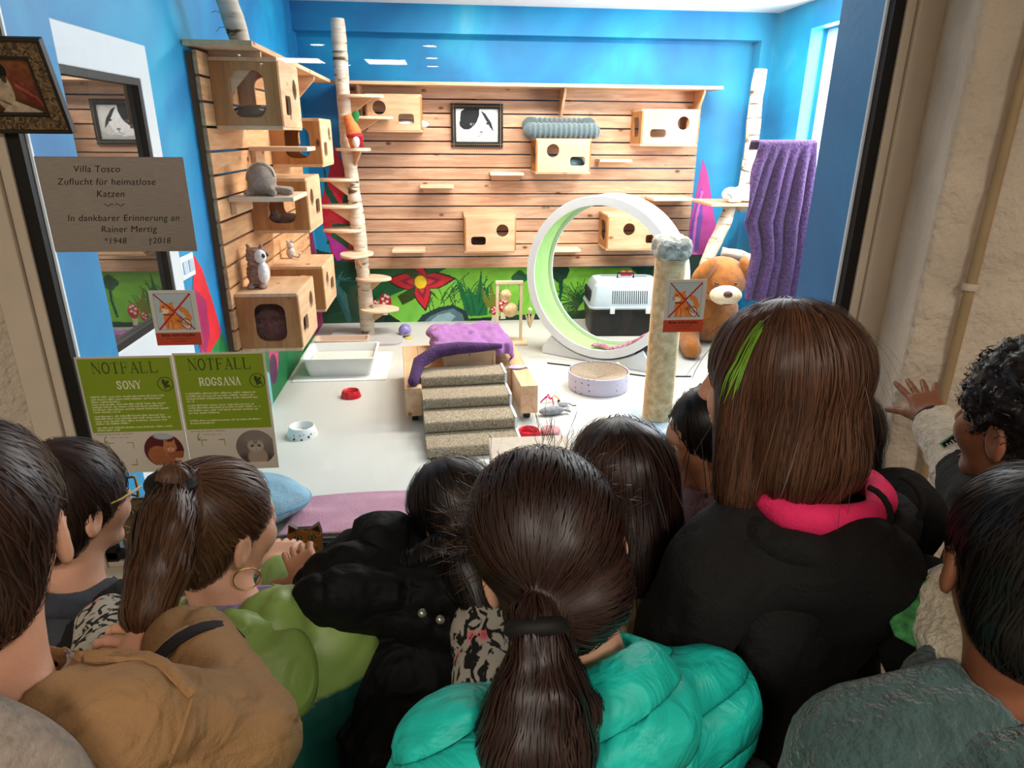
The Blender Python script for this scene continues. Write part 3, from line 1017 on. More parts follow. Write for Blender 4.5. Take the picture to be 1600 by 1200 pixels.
YS = 6.075           # face of the back slats
lines = [160.5, 182, 202.9, 224.3, 243.6, 263.9, 282.6, 303.5, 322.2, 342, 360.7, 380, 398.4, 416.3]
zl = [at(1070, y, 1, YS)[2] for y in lines]
zl = [zl[0] + .118] + zl
xb0, xb1 = -.80, 2.245
t = T('slat_cladding', 'wide horizontal pine slat cladding covering the blue back wall', 'wall cladding', (xb0, YS + .02, zl[-1]))
for i in range(14):
    O('slat', MB().box((xb0, YS, zl[i + 1] + .008), (xb1, YS + .022, zl[i] - .002)), W_BX, t, bevel=.003)
for x in (xb0 + .03, .3, 1.1, xb1 - .07):
    O('batten', MB().box((x, YS + .022, zl[-1] + .01), (x + .05, YB - .002, zl[0] - .01)), W_DK, t)
XS = XL + .055
zll = np.linspace(.47, 2.005, 15)
t = T('slat_cladding', 'pine slat cladding running away along the left wall', 'wall cladding', (XL + .03, 3.46, .47))
for i in range(14):
    O('slat', MB().box((XS - .022, 3.46, zll[i] + .004), (XS, 5.62, zll[i + 1] - .007)), W_BY, t, bevel=.003)
for y in (3.475, 4.5, 5.5):
    O('batten', MB().box((XL + .001, y, .48), (XS - .022, y + .05, 1.99)), W_DK, t)


def bracket(parent, o, ex, ez, d, h, m=None, th=.02):
    """triangular shelf bracket in the plane of ex (out) and ez (down)"""
    ex, ez = Vector(ex), Vector(ez)
    return O('bracket', MB().prism([(0, 0), (d, 0), (d, .025), (.03, h), (0, h)], basis(o, ex, ez), th), m or W_PX, parent, bevel=.002)


t = T('long_shelf', 'long pine shelf along the top of the back slat wall', 'shelf', (.8, YS, 2.03))
O('board', MB().box((-.84, 5.79, 2.012), (2.31, YB - .002, 2.038)), W_PX, t, bevel=.003)
for x in (-.66, 1.0, 2.17):
    bracket(t, (x, YS, 2.012), (0, -1, 0), (0, 0, -1), .22, .26)
t = T('long_shelf', 'pine shelf along the top of the left slat wall, seen from below', 'shelf', (XL + .1, 4.6, 2.03))
O('board', MB().box((XL + .002, 3.44, 2.013), (-.835, 5.78, 2.038)), W_PY, t, bevel=.003)
for y in (3.62, 5.05):
    bracket(t, (XS, y, 2.013), (1, 0, 0), (0, 0, -1), .24, .24)


def cat_box(label, x0, y0, z0, w, d, h, rot, circ, rect, side_l=True, side_r=True, group=None, oval=False):
    """wooden cat box on a wall. Local frame: front face at y=0 looking to -y, x to the right, depth d along +y; rot turns it about z"""
    t = T('cat_box', label, 'cat box', (x0, y0, z0), rot, group)
    th = .018
    fr_holes = [circle(circ[0], circ[1], circ[2], 22)] if circ else []
    if rect:
        fr_holes.append(rrect(*rect, .022))
    W1 = W_PX
    O('front_panel', MB().panel([(.012, .012), (w - .012, .012), (w - .012, h - .012), (.012, h - .012)], fr_holes, basis((0, th - .004, 0), (1, 0, 0), (0, 0, 1), (0, -1, 0)), th), W1, t, local=True, bevel=.0015, bseg=1)
    O('top_panel', MB().box((0, 0, h - th), (w, d, h)), W1, t, local=True, bevel=.002)
    O('bottom_panel', MB().box((0, 0, 0), (w, d, th)), W1, t, local=True, bevel=.002)
    for sx, hole in ((0, side_l), (w - th, side_r)):
        ho = [rrect(.07, .07, d - .07, h - .06, .05)] if hole else []
        O('side_panel', MB().panel([(0, th + .0004), (d, th + .0004), (d, h - th - .0004), (0, h - th - .0004)], ho, basis((sx, 0, 0), (0, 1, 0), (0, 0, 1), (1, 0, 0)), th), W_PZ_SHADE, t, local=True, bevel=.0015, bseg=1)
    return t


YF = 5.745


def back_box(label, p0, p1, ci, re, **k):
    a = at(*p0, 1, YF); c = at(*p1, 1, YF)
    x0, x1, z0, z1 = a[0], c[0], c[2], a[2]
    w, h = x1 - x0, z1 - z0
    q = lambda p: (at(*p, 1, YF)[0] - x0, at(*p, 1, YF)[2] - z0)
    cc = q(ci[:2]); r0 = q(re[:2]); r1 = q(re[2:])
    return cat_box(label, x0, YF, z0, w, YS - YF - .001, h, 0, (cc[0], cc[1], .052), (min(r0[0], r1[0]), min(r0[1], r1[1]), max(r0[0], r1[0]), max(r0[1], r1[1])), **k)


bF = back_box('pine cat box high on the back slats beside the birch trunk', (569, 146), (660, 207), (592, 168), (622, 178, 647, 194))
bG = back_box('pine cat box carrying the grey fleece cat bed', (838, 216), (922, 272), (864, 235.5), (891, 245, 914, 259))
bH = back_box('pine cat box under the far right end of the back shelf', (1004, 170), (1089, 229), (1068, 192.5), (1016, 202, 1040, 215))
bI = back_box('pine cat box low on the back slats, its round hole on the right', (725, 337), (806, 395), (785, 360.5), (736, 370, 759, 383))
bJ = back_box('pine cat box low on the back slats, seen through the cat wheel', (950, 336), (1034, 391), (983, 358.5), (1009, 367, 1032, 380))


def left_box(label, y0, y1, z0, z1, ci, re, xr=-.77):
    """box on the left wall: its front faces +x, its holed side faces the camera"""
    d = xr - XS - .001
    w = y1 - y0; h = z1 - z0
    t = T('cat_box', label, 'cat box', (xr, y0, z0), 0)
    th = .018
    holes = [circle(ci[0] * w, ci[1] * h, .05, 22), rrect(re[0] * w - .065, re[1] * h - .045, re[0] * w + .065, re[1] * h + .045, .022)]
    O('front_panel', MB().panel([(.012, .012), (w - .012, .012), (w - .012, h - .012), (.012, h - .012)], holes, basis((-th + .004, 0, 0), (0, 1, 0), (0, 0, 1), (1, 0, 0)), th), W_PY, t, local=True, bevel=.0015, bseg=1)
    O('top_panel', MB().box((-d, 0, h - th), (0, w, h)), W_PY, t, local=True, bevel=.002)
    O('bottom_panel', MB().box((-d, 0, 0), (0, w, th)), W_PY, t, local=True, bevel=.002)
    for yy in (0, w - th):
        O('side_panel', MB().panel([(-d, th + .0004), (0, th + .0004), (0, h - th - .0004), (-d, h - th - .0004)], [rrect(-d + .085, .055, -.07, h - .055, .05)], basis((0, yy + th, 0), (1, 0, 0), (0, 0, 1), (0, -1, 0)), th), W_PZ_SHADE, t, local=True, bevel=.0015, bseg=1)
    return t


lA = left_box('biggest pine cat box, directly under the left shelf, dark cushion inside', 3.60, 4.08, 1.665, 1.985, (.72, .62), (.33, .36))
lB = left_box('pine cat box second from the top on the left wall', 4.65, 5.12, 1.445, 1.74, (.72, .66), (.33, .36))
lC = left_box('pine cat box on the left wall with a brown plush mouse inside', 4.02, 4.47, 1.11, 1.413, (.30, .62), (.68, .40))
lD = left_box('pine cat box behind and above the lowest box on the left wall', 4.29, 4.75, .575, .868, (.30, .62), (.68, .40))
lE = left_box('lowest pine cat box on the left wall with a red brown cushion inside', 3.51, 3.97, .56, .872, (.72, .64), (.30, .36))

# ------------------------------------------------------------------ wall steps


def wall_step(label, p0, p1, group='wall steps on the back slats', dep=.19):
    """p0, p1: pixels of the board's front edge ends"""
    y = YS - dep
    a = at(*p0, 1, y); c = at(*p1, 1, y)
    z = (a[2] + c[2]) / 2
    t = T('wall_step', label, 'wall step', ((a[0] + c[0]) / 2, YS, z), 0, group)
    O('board', MB().box((a[0], y, z - .024), (c[0], YS - .0005, z)), W_PALE, t, bevel=.004)
    O('cleat', MB().box((a[0] + .02, YS - .03, z - .07), (c[0] - .02, YS - .001, z - .0245)), W_PX, t, bevel=.002)
    return t


wall_step('small pine wall step left of centre under the cat portrait', (656, 290), (709, 290))
wall_step('small pine wall step between the cat portrait and the fleece bed box', (766, 270), (819, 270))
wall_step('small pine wall step lowest on the left of the back slats', (612, 391), (664, 391))
wall_step('small pine wall step right of the fleece bed box', (937, 249), (988, 249), dep=.16)
wall_step('pine wall step at the right end of the back slats', (1022, 310), (1085, 310), dep=.26)
wall_step('small pine wall step low on the slats behind the cat wheel', (862, 390), (908, 390))


def left_step(label, y0, y1, z, xr):
    t = T('wall_step', label, 'wall step', (XS, (y0 + y1) / 2, z))
    O('board', MB().box((XS + .0005, y0, z - .024), (xr, y1, z)), W_PALE, t, bevel=.004)
    O('cleat', MB().box((XS + .001, y0 + .03, z - .09), (XS + .03, y1 - .03, z - .0245)), W_PY, t, bevel=.002)
    return t


left_step('pine wall step below the top left cat box', 4.12, 4.38, 1.577, -.76)
left_step('pine wall step on the left wall carrying a grey plush toy', 3.62, 3.99, 1.345, -.76)

# ------------------------------------------------------------------ birch trunks


def bark():
    m, nt, b = newmat('birch_bark')
    v = coords(nt, (1, 1, 4.5))
    n = N(nt, 'ShaderNodeTexNoise', i_Scale=6.0, i_Detail=5, i_Distortion=.5)
    nt.links.new(v, n.inputs['Vector'])
    r = ramp(nt, [(.34, lin((84, 64, 50))), (.41, lin((198, 176, 152))), (.6, lin((216, 202, 184)))])
    nt.links.new(n.outputs['Fac'], r.inputs[0]); nt.links.new(r.outputs[0], b.inputs['Base Color'])
    b.inputs['Roughness'].default_value = .75
    bp = N(nt, 'ShaderNodeBump', i_Strength=.5, i_Distance=.01)
    nt.links.new(n.outputs['Fac'], bp.inputs['Height']); nt.links.new(bp.outputs[0], b.inputs['Normal'])
    return m


M_BARK = bark()
M_CUT = plain('cut_birch_end', (222, 198, 160), .7, .15, 30)


def log_mb(a, b_, r0, r1, n=18, wob=.006, seed=0):
    a, b_ = np.array(a, float), np.array(b_, float)
    L = np.linalg.norm(b_ - a); k = max(4, int(L / .05))
    rg = np.random.default_rng(seed)
    ph = rg.uniform(0, 6, 4)
    P = []; RR = []
    side = np.cross(b_ - a, (0.3, .9, .1)); side /= np.linalg.norm(side)
    for i in range(k + 1):
        q = i / k
        P.append(a + (b_ - a) * q + side * wob * 1.6 * math.sin(q * 7 + ph[0]))
        RR.append(r0 + (r1 - r0) * q + wob * .5 * math.sin(q * 23 + ph[1]) + wob * .4 * rg.uniform(-1, 1))
    return MB().tube(P, RR, n)


def leaf_plate(parent, c, ang, L, wd, th=.022):
    """rounded wooden step growing out of a trunk at c, pointing along ang (degrees, world)"""
    P = []
    for k in range(26):
        a = 2 * math.pi * k / 26
        x = L / 2 + L / 2 * math.cos(a); y = wd / 2 * math.sin(a) * (1 - .25 * math.cos(a))
        P.append((x - .05, y))
    M = Matrix.Translation(Vector(c)) @ Matrix.Rotation(R(ang), 4, 'Z')
    s_ = O('step_plate', MB().prism(P, M, th), W_PALE, parent, bevel=.005)
    ex = Vector((math.cos(R(ang)), math.sin(R(ang)), 0))
    O('bracket', MB().prism([(.03, 0), (L * .6, 0), (.03, .13)], basis(Vector(c) + Vector((-ex[1], ex[0], 0)) * .009, ex, (0, 0, -1)), .018), W_PX, s_, bevel=.002)
    return s_


tr = T('trunk_climbing_tree', 'tall slim birch trunk with rounded step plates, left of the back wall', 'cat tree', (-.69, 5.72, 0))
tb = at(575, 520, 1, 5.72); tt = at(526, 29, 1, 5.72)
O('trunk', log_mb((tb[0], 5.72, .02), (tt[0], 5.72, tt[2]), .060, .052, wob=.007, seed=1), M_BARK, tr, smooth=True, ang=60)
O('base_plate', MB().prism(rrect(-.30, -.26, .32, .24, .09), Matrix.Translation((-.70, 5.66, .0)), .022), plain('grey_base_board', (190, 188, 186), .6, .05), tr, bevel=.004)
for (py, ang, L, side) in ((152, -12, .36, 1), (186, -10, .42, 1), (236, -60, .30, 0), (284, 190, .32, 0), (326, 188, .36, 0), (364, 186, .33, 0), (400, -100, .34, 0), (441, -14, .30, 1), (490, -8, .34, 1)):
    z = at(550, py, 1, 5.6)[2]
    q = (z - .02) / (tt[2] - .02)
    leaf_plate(tr, (tb[0] + (tt[0] - tb[0]) * q, 5.72, z), ang, L, .26)
lp = T('birch_log', 'thick birch log leaning up from the end of the left shelf', 'log', (-.93, 3.6, 2.04))
O('trunk', log_mb((-.935, 3.62, 2.05), (-.955, 3.30, 2.60), .047, .054, wob=.004, seed=5), M_BARK, lp, smooth=True, ang=60)
tw = MB()
for k in range(10):
    p = np.array((-.935 - .02 * k / 10, 3.62 - .032 * k, 2.05 + .055 * k)); a = rr.uniform(-.5, 1.2)
    s0 = p + np.array((-.045, -.01, 0))
    tw.tube([s0, s0 + np.array((-.02, -.01, .012 * a)), s0 + np.array((-.035, -.01, .03 * a - .015))], .0012, 4)
O('bark_curl', tw, plain('curled_bark', (120, 96, 70), .8), lp)['kind'] = 'stuff'

# right-hand tree with platform and blanket
rt = T('birch_cat_tree', 'birch cat tree in the far right corner behind the purple blanket', 'cat tree', (2.45, 5.55, 0))
pa = at(1190, 108, 1, 5.62); pb = at(1158, 330, 1, 5.62)
O('trunk', log_mb(pb, pa, .058, .052, seed=8), M_BARK, rt, smooth=True, ang=60)
dn = (pb - pa) / np.linalg.norm(pb - pa)
O('trunk', log_mb(at(1095, 440, 1, 5.5), at(1140, 322, 1, 5.5), .06, .052, seed=9), M_BARK, rt, smooth=True, ang=60)
O('branch', log_mb(at(1128, 392, 1, 5.45), at(1215, 416, 1, 5.35), .035, .04, seed=10), M_BARK, rt, smooth=True, ang=60)
pz = at(1140, 318, 1, 5.4)
O('platform', MB().box((pz[0] - .16, 5.38, pz[2] - .024), (pz[0] + .36, 5.85, pz[2])), W_PX, rt, bevel=.004)
O('platform', MB().box((2.25, 4.64, 1.575), (2.58, 4.78, 1.6)), W_PX, rt, bevel=.004)
O('post', log_mb((2.38, 4.73, .0), (2.38, 4.73, 1.575), .04, .04, seed=12), M_BARK, rt, smooth=True, ang=60)
# ================================================================== LOOSE THINGS IN THE CAT ROOM
M_FLEECE_G = plain('grey_blue_fleece', (76, 92, 95), .9, .15, 40, bump=.5, bscale=220, sheen=.5)
M_PURPLE = plain('lilac_blanket', (152, 96, 156), .9, .14, 14, bump=.5, bscale=160, sheen=.15)
M_PLUMP = plain('deep_purple_plush', (96, 62, 120), .95, .6, 60, bump=.9, bscale=60, sheen=.05, col2=(52, 36, 58))
M_PINKT = plain('dusty_pink_towel', (196, 140, 160), .95, .10, 20, bump=.5, bscale=240, sheen=.3)
M_RED = plain('red_plastic', (200, 24, 40), .35, .05)
M_WPL = plain('white_plastic', (232, 234, 232), .35, .03)
M_GREY = plain('light_grey_plastic', (172, 184, 190), .4, .04)
M_BLACK = plain('black_plastic', (18, 19, 20), .45, .1)
M_SISAL = None


def loft(mb, rings, M=None, cap=True):
    """rings of (z, outline) joined into one skin"""
    n = len(rings[0][1]); V = []
    for z, P in rings:
        for p in P:
            q = Vector((p[0], p[1], z))
            V.append(tuple(M @ q) if M is not None else tuple(q))
    FF = []
    for i in range(len(rings) - 1):
        for k in range(n):
            FF.append((i * n + k, i * n + (k + 1) % n, (i + 1) * n + (k + 1) % n, (i + 1) * n + k))
    if cap:
        FF.append(tuple(range(n - 1, -1, -1))); FF.append(tuple((len(rings) - 1) * n + k for k in range(n)))
    return mb.add(V, FF)


# ---- cat portrait on the slats
def cat_bw(w, h, n):
    c = Canvas(w, h, n, (214, 212, 206))
    u = lambda x, y: (x * w, y * h)
    c.poly([u(.0, 0), u(1, 0), u(1, .25), u(.8, .12), u(0, .16)], (188, 186, 182))
    c.poly([u(.16, .86), u(.30, .99), u(.62, .97), u(.72, .84), u(.80, .50), u(.70, .22), u(.5, .08), u(.28, .12)], (238, 238, 236))
    c.poly([u(.12, .92), u(.22, 1), u(.56, 1), u(.55, .80), u(.50, .62), u(.44, .50), u(.36, .44), u(.2, .44), u(.1, .56), u(.1, .74)], (30, 30, 32))
    c.ell(*u(.25, .56), .17 * w, .19 * h, (34, 34, 36)); c.poly([u(.14, .88), u(.2, 1.0), u(.34, .9)], (28, 28, 30))
    c.poly([u(.58, .96), u(.70, .86), u(.84, .58), u(.90, .3), u(.80, .46), u(.68, .72)], (40, 40, 42))
    c.ell(*u(.38, .54), .05 * w, .035 * h, (150, 150, 140)); c.ell(*u(.76, .56), .05 * w, .035 * h, (60, 60, 56))
    c.ell(*u(.39, .54), .022 * w, .03 * h, (8, 8, 8)); c.ell(*u(.76, .56), .02 * w, .03 * h, (8, 8, 8))
    c.ell(*u(.60, .30), .05 * w, .03 * h, (120, 110, 110)); c.line([u(.6, .29), u(.6, .2), u(.5, .15)], .008 * w, (90, 86, 84))
    c.noise(.10, .012 * w / .3, 5)
    return c


a = at(704, 161, 1, YS - .03); d_ = at(786, 230, 1, YS - .03)
px0, px1, pz1, pz0 = a[0], d_[0], a[2], d_[2]
t = T('framed_picture', 'square black and white cat portrait in a beaded black frame on the slats', 'picture', ((px0 + px1) / 2, YS, pz0))
fw = .042
O('frame', MB().panel([(px0, pz0), (px1, pz0), (px1, pz1), (px0, pz1)], [[(px0 + fw, pz0 + fw), (px1 - fw, pz0 + fw), (px1 - fw, pz1 - fw), (px0 + fw, pz1 - fw)]], basis((0, YS - .002, 0), (1, 0, 0), (0, 0, 1), (0, -1, 0)), .024), plain('black_frame', (26, 22, 20), .4, .2, 30), t, bevel=.004)
bd = MB()
for k in range(26):
    f_ = (k + .5) / 26
    for (x, z) in ((px0 + fw * .5, pz0 + f_ * (pz1 - pz0)), (px1 - fw * .5, pz0 + f_ * (pz1 - pz0)), (px0 + f_ * (px1 - px0), pz0 + fw * .5), (px0 + f_ * (px1 - px0), pz1 - fw * .5)):
        bd.ball((x, YS - .027, z), .006, 6, 4)
O('beading', bd, plain('bronze_bead', (120, 104, 80), .4, .2), t)['kind'] = 'stuff'
cat_bw(px1 - px0 - 2 * fw, pz1 - pz0 - 2 * fw, 110).mesh('print', (px0 + fw, YS - .012, pz0 + fw), (px1 - px0 - 2 * fw, 0, 0), (0, 0, pz1 - pz0 - 2 * fw), M_PRINT, t)

# ---- fleece bed on its box
gz = wloc(bG)[2] + (at(838, 216, 1, YF)[2] - at(838, 272, 1, YF)[2])
gx = (at(838, 216, 1, YF)[0] + at(922, 216, 1, YF)[0]) / 2


def bed_sdf(P):
    Q = P - np.array((gx, 5.90, gz + .055))
    ax, ay = .245, .12
    dx = np.abs(Q[..., 0]) - ax; dy = np.abs(Q[..., 1]) - ay
    d2 = np.where(np.maximum(dx, dy) > 0, np.hypot(np.maximum(dx, 0), np.maximum(dy, 0)), np.maximum(dx, dy))
    along = np.where(dy > dx, Q[..., 0], Q[..., 1])
    rib = .006 * np.sin(along * 150)
    back = np.where(Q[..., 1] > .05, .045, 0)
    r = .062 + rib
    d = np.hypot(d2, Q[..., 2] - back) - r
    base = rbox(P, (gx, 5.90, gz + .02), (ax, ay, .02), .015)
    return smin(d, base, .02)


t = T('cat_bed', 'ribbed grey blue fleece cat bed on top of a wall box', 'cat bed', (gx, 5.90, gz))
sdf_obj('cushion', bed_sdf, (gx - .33, 5.70, gz - .01), (gx + .33, 6.1, gz + .18), .0075, M_FLEECE_G, t)

# ---- pet carrier
CXC, CYC = 1.57, 5.72
cm = Matrix.Translation((CXC, CYC, 0)) @ Matrix.Rotation(R(-3), 4, 'Z')
t = T('pet_carrier', 'plastic pet carrier, black below and light grey above, on the floor', 'pet carrier', (CXC, CYC, 0))
lf = lambda hx, hy, r=.05: rrect(-hx, -hy, hx, hy, r)
O('tub', loft(MB(), [(0, lf(.29, .18)), (.02, lf(.305, .19)), (.225, lf(.325, .215)), (.235, lf(.335, .225)), (.25, lf(.335, .225))], cm), M_BLACK, t, smooth=True, ang=30)
O('lid', loft(MB(), [(.2505, lf(.335, .225)), (.265, lf(.335, .225)), (.27, lf(.325, .215)), (.44, lf(.295, .185)), (.475, lf(.27, .16)), (.485, lf(.24, .13))], cm), M_GREY, t, smooth=True, ang=30)
vs = MB()
for k in range(17):
    x = -.14 + k * .0185
    vs.prism([(x, .295), (x + .007, .295), (x + .007, .405), (x, .405)], cm @ basis((0, -.2615, 0), (1, 0, 0), (0, .176, 1), (0, -1, .176)), .003)
for k in range(8):
    vs.box((-.331, -.13 + k * .035, .30), (-.312, -.118 + k * .035, .40), cm)
O('vent_slot', vs, plain('vent_shadow', (34, 36, 38), .8), t)['kind'] = 'stuff'
for x in (-.14, .17):
    O('clip', MB().box((x - .02, -.245, .215), (x + .02, -.222, .275), cm), M_WPL, t, bevel=.004)
O('handle', MB().tube([tuple(cm @ Vector(p)) for p in ((-.07, -.02, .48), (-.07, -.02, .525), (.07, -.02, .525), (.07, -.02, .48))], .009, 8), M_BLACK, t, smooth=True)
O('vent_groove', MB().box((.09, .03, .481), (.2, .045, .4865), cm).box((-.2, .06, .481), (-.06, .075, .4865), cm), M_BLACK, t)
tg = T('toy_bow', 'tiny red fabric bow lying on the grey lid of the pet carrier', 'toy', (CXC + .03, CYC + .06, .486))
O('bow', MB().ball((CXC, CYC + .06, .51), (.03, .015, .024), 10, 6).ball((CXC + .06, CYC + .06, .51), (.03, .015, .024), 10, 6).ball((CXC + .03, CYC + .06, .50), .012, 8, 6), M_RED, tg, smooth=True)

# ---- exercise wheel
WR, WD = .60, .31
wc = at(933, 438, 1, 4.82)
ang_w = R(37)
wn = Vector((math.sin(ang_w), math.cos(ang_w), 0)); wx_ = Vector((math.cos(ang_w), -math.sin(ang_w), 0))
wm = basis(Vector(wc), wx_, Vector((0, 0, 1)), wn)       # local z = axis, near to far
t = T('cat_treadmill', 'big white cat exercise wheel with a pale green running track', 'cat wheel', (wc[0] + .04, wc[1] + .13, 0))


def ring(prof, n=96):
    mb = MB(); V = []; m = len(prof)
    for k in range(n):
        a = 2 * math.pi * k / n
        for r, z in prof:
            V.append(tuple(wm @ Vector((r * math.cos(a), r * math.sin(a), z))))
    FF = [(k * m + i, ((k + 1) % n) * m + i, ((k + 1) % n) * m + (i + 1) % m, k * m + (i + 1) % m) for k in range(n) for i in range(m)]
    return mb.add(V, FF)


O('drum', ring([(WR - .062, 0), (WR, 0), (WR + .004, .01), (WR + .004, WD - .01), (WR, WD), (WR - .062, WD), (WR - .062, WD - .014), (WR - .03, WD - .014), (WR - .03, .014), (WR - .062, .014)]), M_WPL, t, smooth=True, ang=35)
O('running_track', ring([(WR - .034, .0145), (WR - .0305, .0145), (WR - .0305, WD - .0145), (WR - .034, WD - .0145)]), plain('pale_green_foam', (176, 220, 140), .7, .06, 20), t, smooth=True, ang=35)
arc = [(math.cos(a) * (WR + .022), math.sin(a) * (WR + .022)) for a in np.linspace(R(232), R(308), 18)]
base_y = -wc[2] + .002
for zz in (.02, WD - .05):
    P_ = [(-.46, base_y), (.46, base_y), (.46, base_y + .05)] + [p for p in reversed(arc)] + [(-.46, base_y + .05)]
    O('stand', MB().prism(P_, wm @ Matrix.Translation((0, 0, zz)), .03), M_WPL, t, bevel=.003)
for xx in (-.40, .38):
    O('stand_bar', MB().box((xx - .03, base_y, .05), (xx + .03, base_y + .05, WD - .05), wm), M_WPL, t, bevel=.003)
for a in (R(238), R(302)):
    O('roller', MB().tube([tuple(wm @ Vector((math.cos(a) * (WR + .03), math.sin(a) * (WR + .03), z))) for z in (.052, WD - .052)], .022, 14), M_BLACK, t, smooth=True)
# pink snake toy lying in the track
t = T('snake_toy', 'pink and white speckled fabric snake lying in the wheel', 'toy', tuple(wm @ Vector((.05, -WR + .05, .12))))
pts = [tuple(wm @ Vector(((WR - .058) * math.cos(a), (WR - .058) * math.sin(a), .10 + .05 * math.sin(i * .8)))) for i, a in enumerate(np.linspace(R(263), R(318), 16))]
O('body', MB().tube(pts, [.008] + [.022] * 14 + [.012], 10), plain('pink_speckled_fabric', (176, 40, 110), .9, .3, 60, col2=(224, 190, 204)), t, smooth=True)

# ---- scratching post
def sisal():
    m, nt, b = newmat('sisal_rope')
    v = coords(nt, (1, 1, 1))
    w_ = N(nt, 'ShaderNodeTexNoise', i_Scale=30, i_Detail=4)
    nt.links.new(v, w_.inputs['Vector'])
    r = ramp(nt, [(.3, lin((214, 172, 116))), (.7, lin((246, 222, 178)))])
    nt.links.new(w_.outputs['Fac'], r.inputs[0]); nt.links.new(r.outputs[0], b.inputs['Base Color'])
    b.inputs['Roughness'].default_value = .85
    n2 = N(nt, 'ShaderNodeTexNoise', i_Scale=260, i_Detail=2); nt.links.new(v, n2.inputs['Vector'])
    bp = N(nt, 'ShaderNodeBump', i_Strength=.6, i_Distance=.004); nt.links.new(n2.outputs['Fac'], bp.inputs['Height']); nt.links.new(bp.outputs[0], b.inputs['Normal'])
    return m


M_SISAL = sisal()
p0 = at(1026, 652, 2, .03); ptop = at(1050, 405, 1, p0[1])
t = T('scratching_post', 'tall sisal scratching post with a grey and white furry knob on top', 'scratching post', (p0[0], p0[1], 0))
prof = []
z = .03
while z < ptop[2]:
    prof += [(.083, z), (.089, z + .004), (.083, z + .008)]; z += .0088
O('rope_winding', MB().lathe(prof, (p0[0], p0[1], 0), 28), M_SISAL, t, smooth=True, ang=80)
M_FURG = plain('grey_white_fur', (222, 218, 204), .95, .3, 22, bump=1.0, bscale=90, col2=(128, 124, 110))


def knob(P):
    d = rbox(P, (p0[0], p0[1], ptop[2] + .065), (.098, .098, .065), .05)
    return d - .012 * (vnoise3(P * 70, 3) - .5) - .01 * (vnoise3(P * 28, 5) - .5)


sdf_obj('fur_knob', knob, (p0[0] - .13, p0[1] - .13, ptop[2] - .03), (p0[0] + .13, p0[1] + .13, ptop[2] + .16), .006, M_FURG, t)
O('base', MB().prism(circle(p0[0], p0[1], .24, 28), Matrix(), .03), plain('blue_white_fleece', (206, 216, 224), .95, .2, 18, bump=.9, bscale=100, col2=(150, 172, 190)), t, bevel=.01)

# ---- round scratcher
sc_ = at(935, 592, 2, .06)
t = T('scratcher_bowl', 'round lavender cardboard scratching bowl with small dots', 'scratcher', (sc_[0], sc_[1], 0))
dm, nt, b = newmat('lavender_dots')
v = coords(nt); vo = N(nt, 'ShaderNodeTexVoronoi', i_Scale=26); vo.inputs['Randomness'].default_value = .35; nt.links.new(v, vo.inputs['Vector'])
r_ = ramp(nt, [(.16, lin((120, 110, 140))), (.22, lin((200, 192, 208)))]); nt.links.new(vo.outputs['Distance'], r_.inputs[0]); nt.links.new(r_.outputs[0], b.inputs['Base Color'])
O('rim', MB().lathe([(.200, 0), (.207, .004), (.213, .12), (.210, .124), (.203, .124), (.200, .07)], (sc_[0], sc_[1], 0), 48), dm, t, smooth=True, ang=50)
pr_ = [(.2, .07)] + [(max(.001, .2 - k * .0042), .122 - .05 * math.cos(min(1, k / 46) * 1.57) ** .5 * 0 - .055 * (k / 47.) ** .6 + (.004 if k % 2 else 0)) for k in range(1, 48)]
O('corrugated_pad', MB().lathe(pr_, (sc_[0], sc_[1], 0), 40), plain('corrugated_card', (166, 148, 126), .9, .2, 60), t, smooth=True, ang=20)

# ---- stairs, platform on castors, upper box
YAW = R(4)
fu = Matrix.Translation((.13, 3.30, 0)) @ Matrix.Rotation(YAW, 4, 'Z')
M_CARP = plain('speckled_beige_carpet', (206, 192, 168), .95, .5, 120, bump=.9, bscale=260, detail=2, col2=(140, 114, 76))
t = T('carpet_stairs', 'four beige carpeted pet steps leading up to the wooden platform', 'pet stairs', tuple(fu @ Vector((0, 0, 0))))
RISE, RUN, SWD = .069, .185, .255
for k in range(4):
    P_ = rrect(k * RUN - .006, k * RISE + .0008, (k + 1) * RUN - .0006 + (0 if k == 3 else .0), (k + 1) * RISE, .016, 4)
    # each step runs back to the rear so that the flight is solid
    P_ = rrect(k * RUN - .006, k * RISE + .0008, 4 * RUN, (k + 1) * RISE, .016, 4)
    O('step', MB().prism(P_, fu @ basis((-SWD, 0, 0), (0, 1, 0), (0, 0, 1), (1, 0, 0)), 2 * SWD), M_CARP, t, smooth=True, ang=50)
ellp = [(.30 + .12 * math.cos(a), .105 + .07 * math.sin(a)) for a in np.linspace(0, 6.283, 25)[:-1]]
prof = [(-.006, 0)]
for k in range(4):
    prof += [(k * RUN - .006, (k + 1) * RISE + .004), ((k + 1) * RUN - .006 if k < 3 else 4 * RUN, (k + 1) * RISE + .004)]
prof += [(4 * RUN, 0)]
O('side_panel', MB().panel(prof, [[(.44 + .11 * math.cos(a), .095 + .06 * math.sin(a)) for a in np.linspace(0, 6.283, 25)[:-1]]], fu @ basis((SWD + .0008, 0, 0), (0, 1, 0), (0, 0, 1), (1, 0, 0)), .014), M_WPL, t)

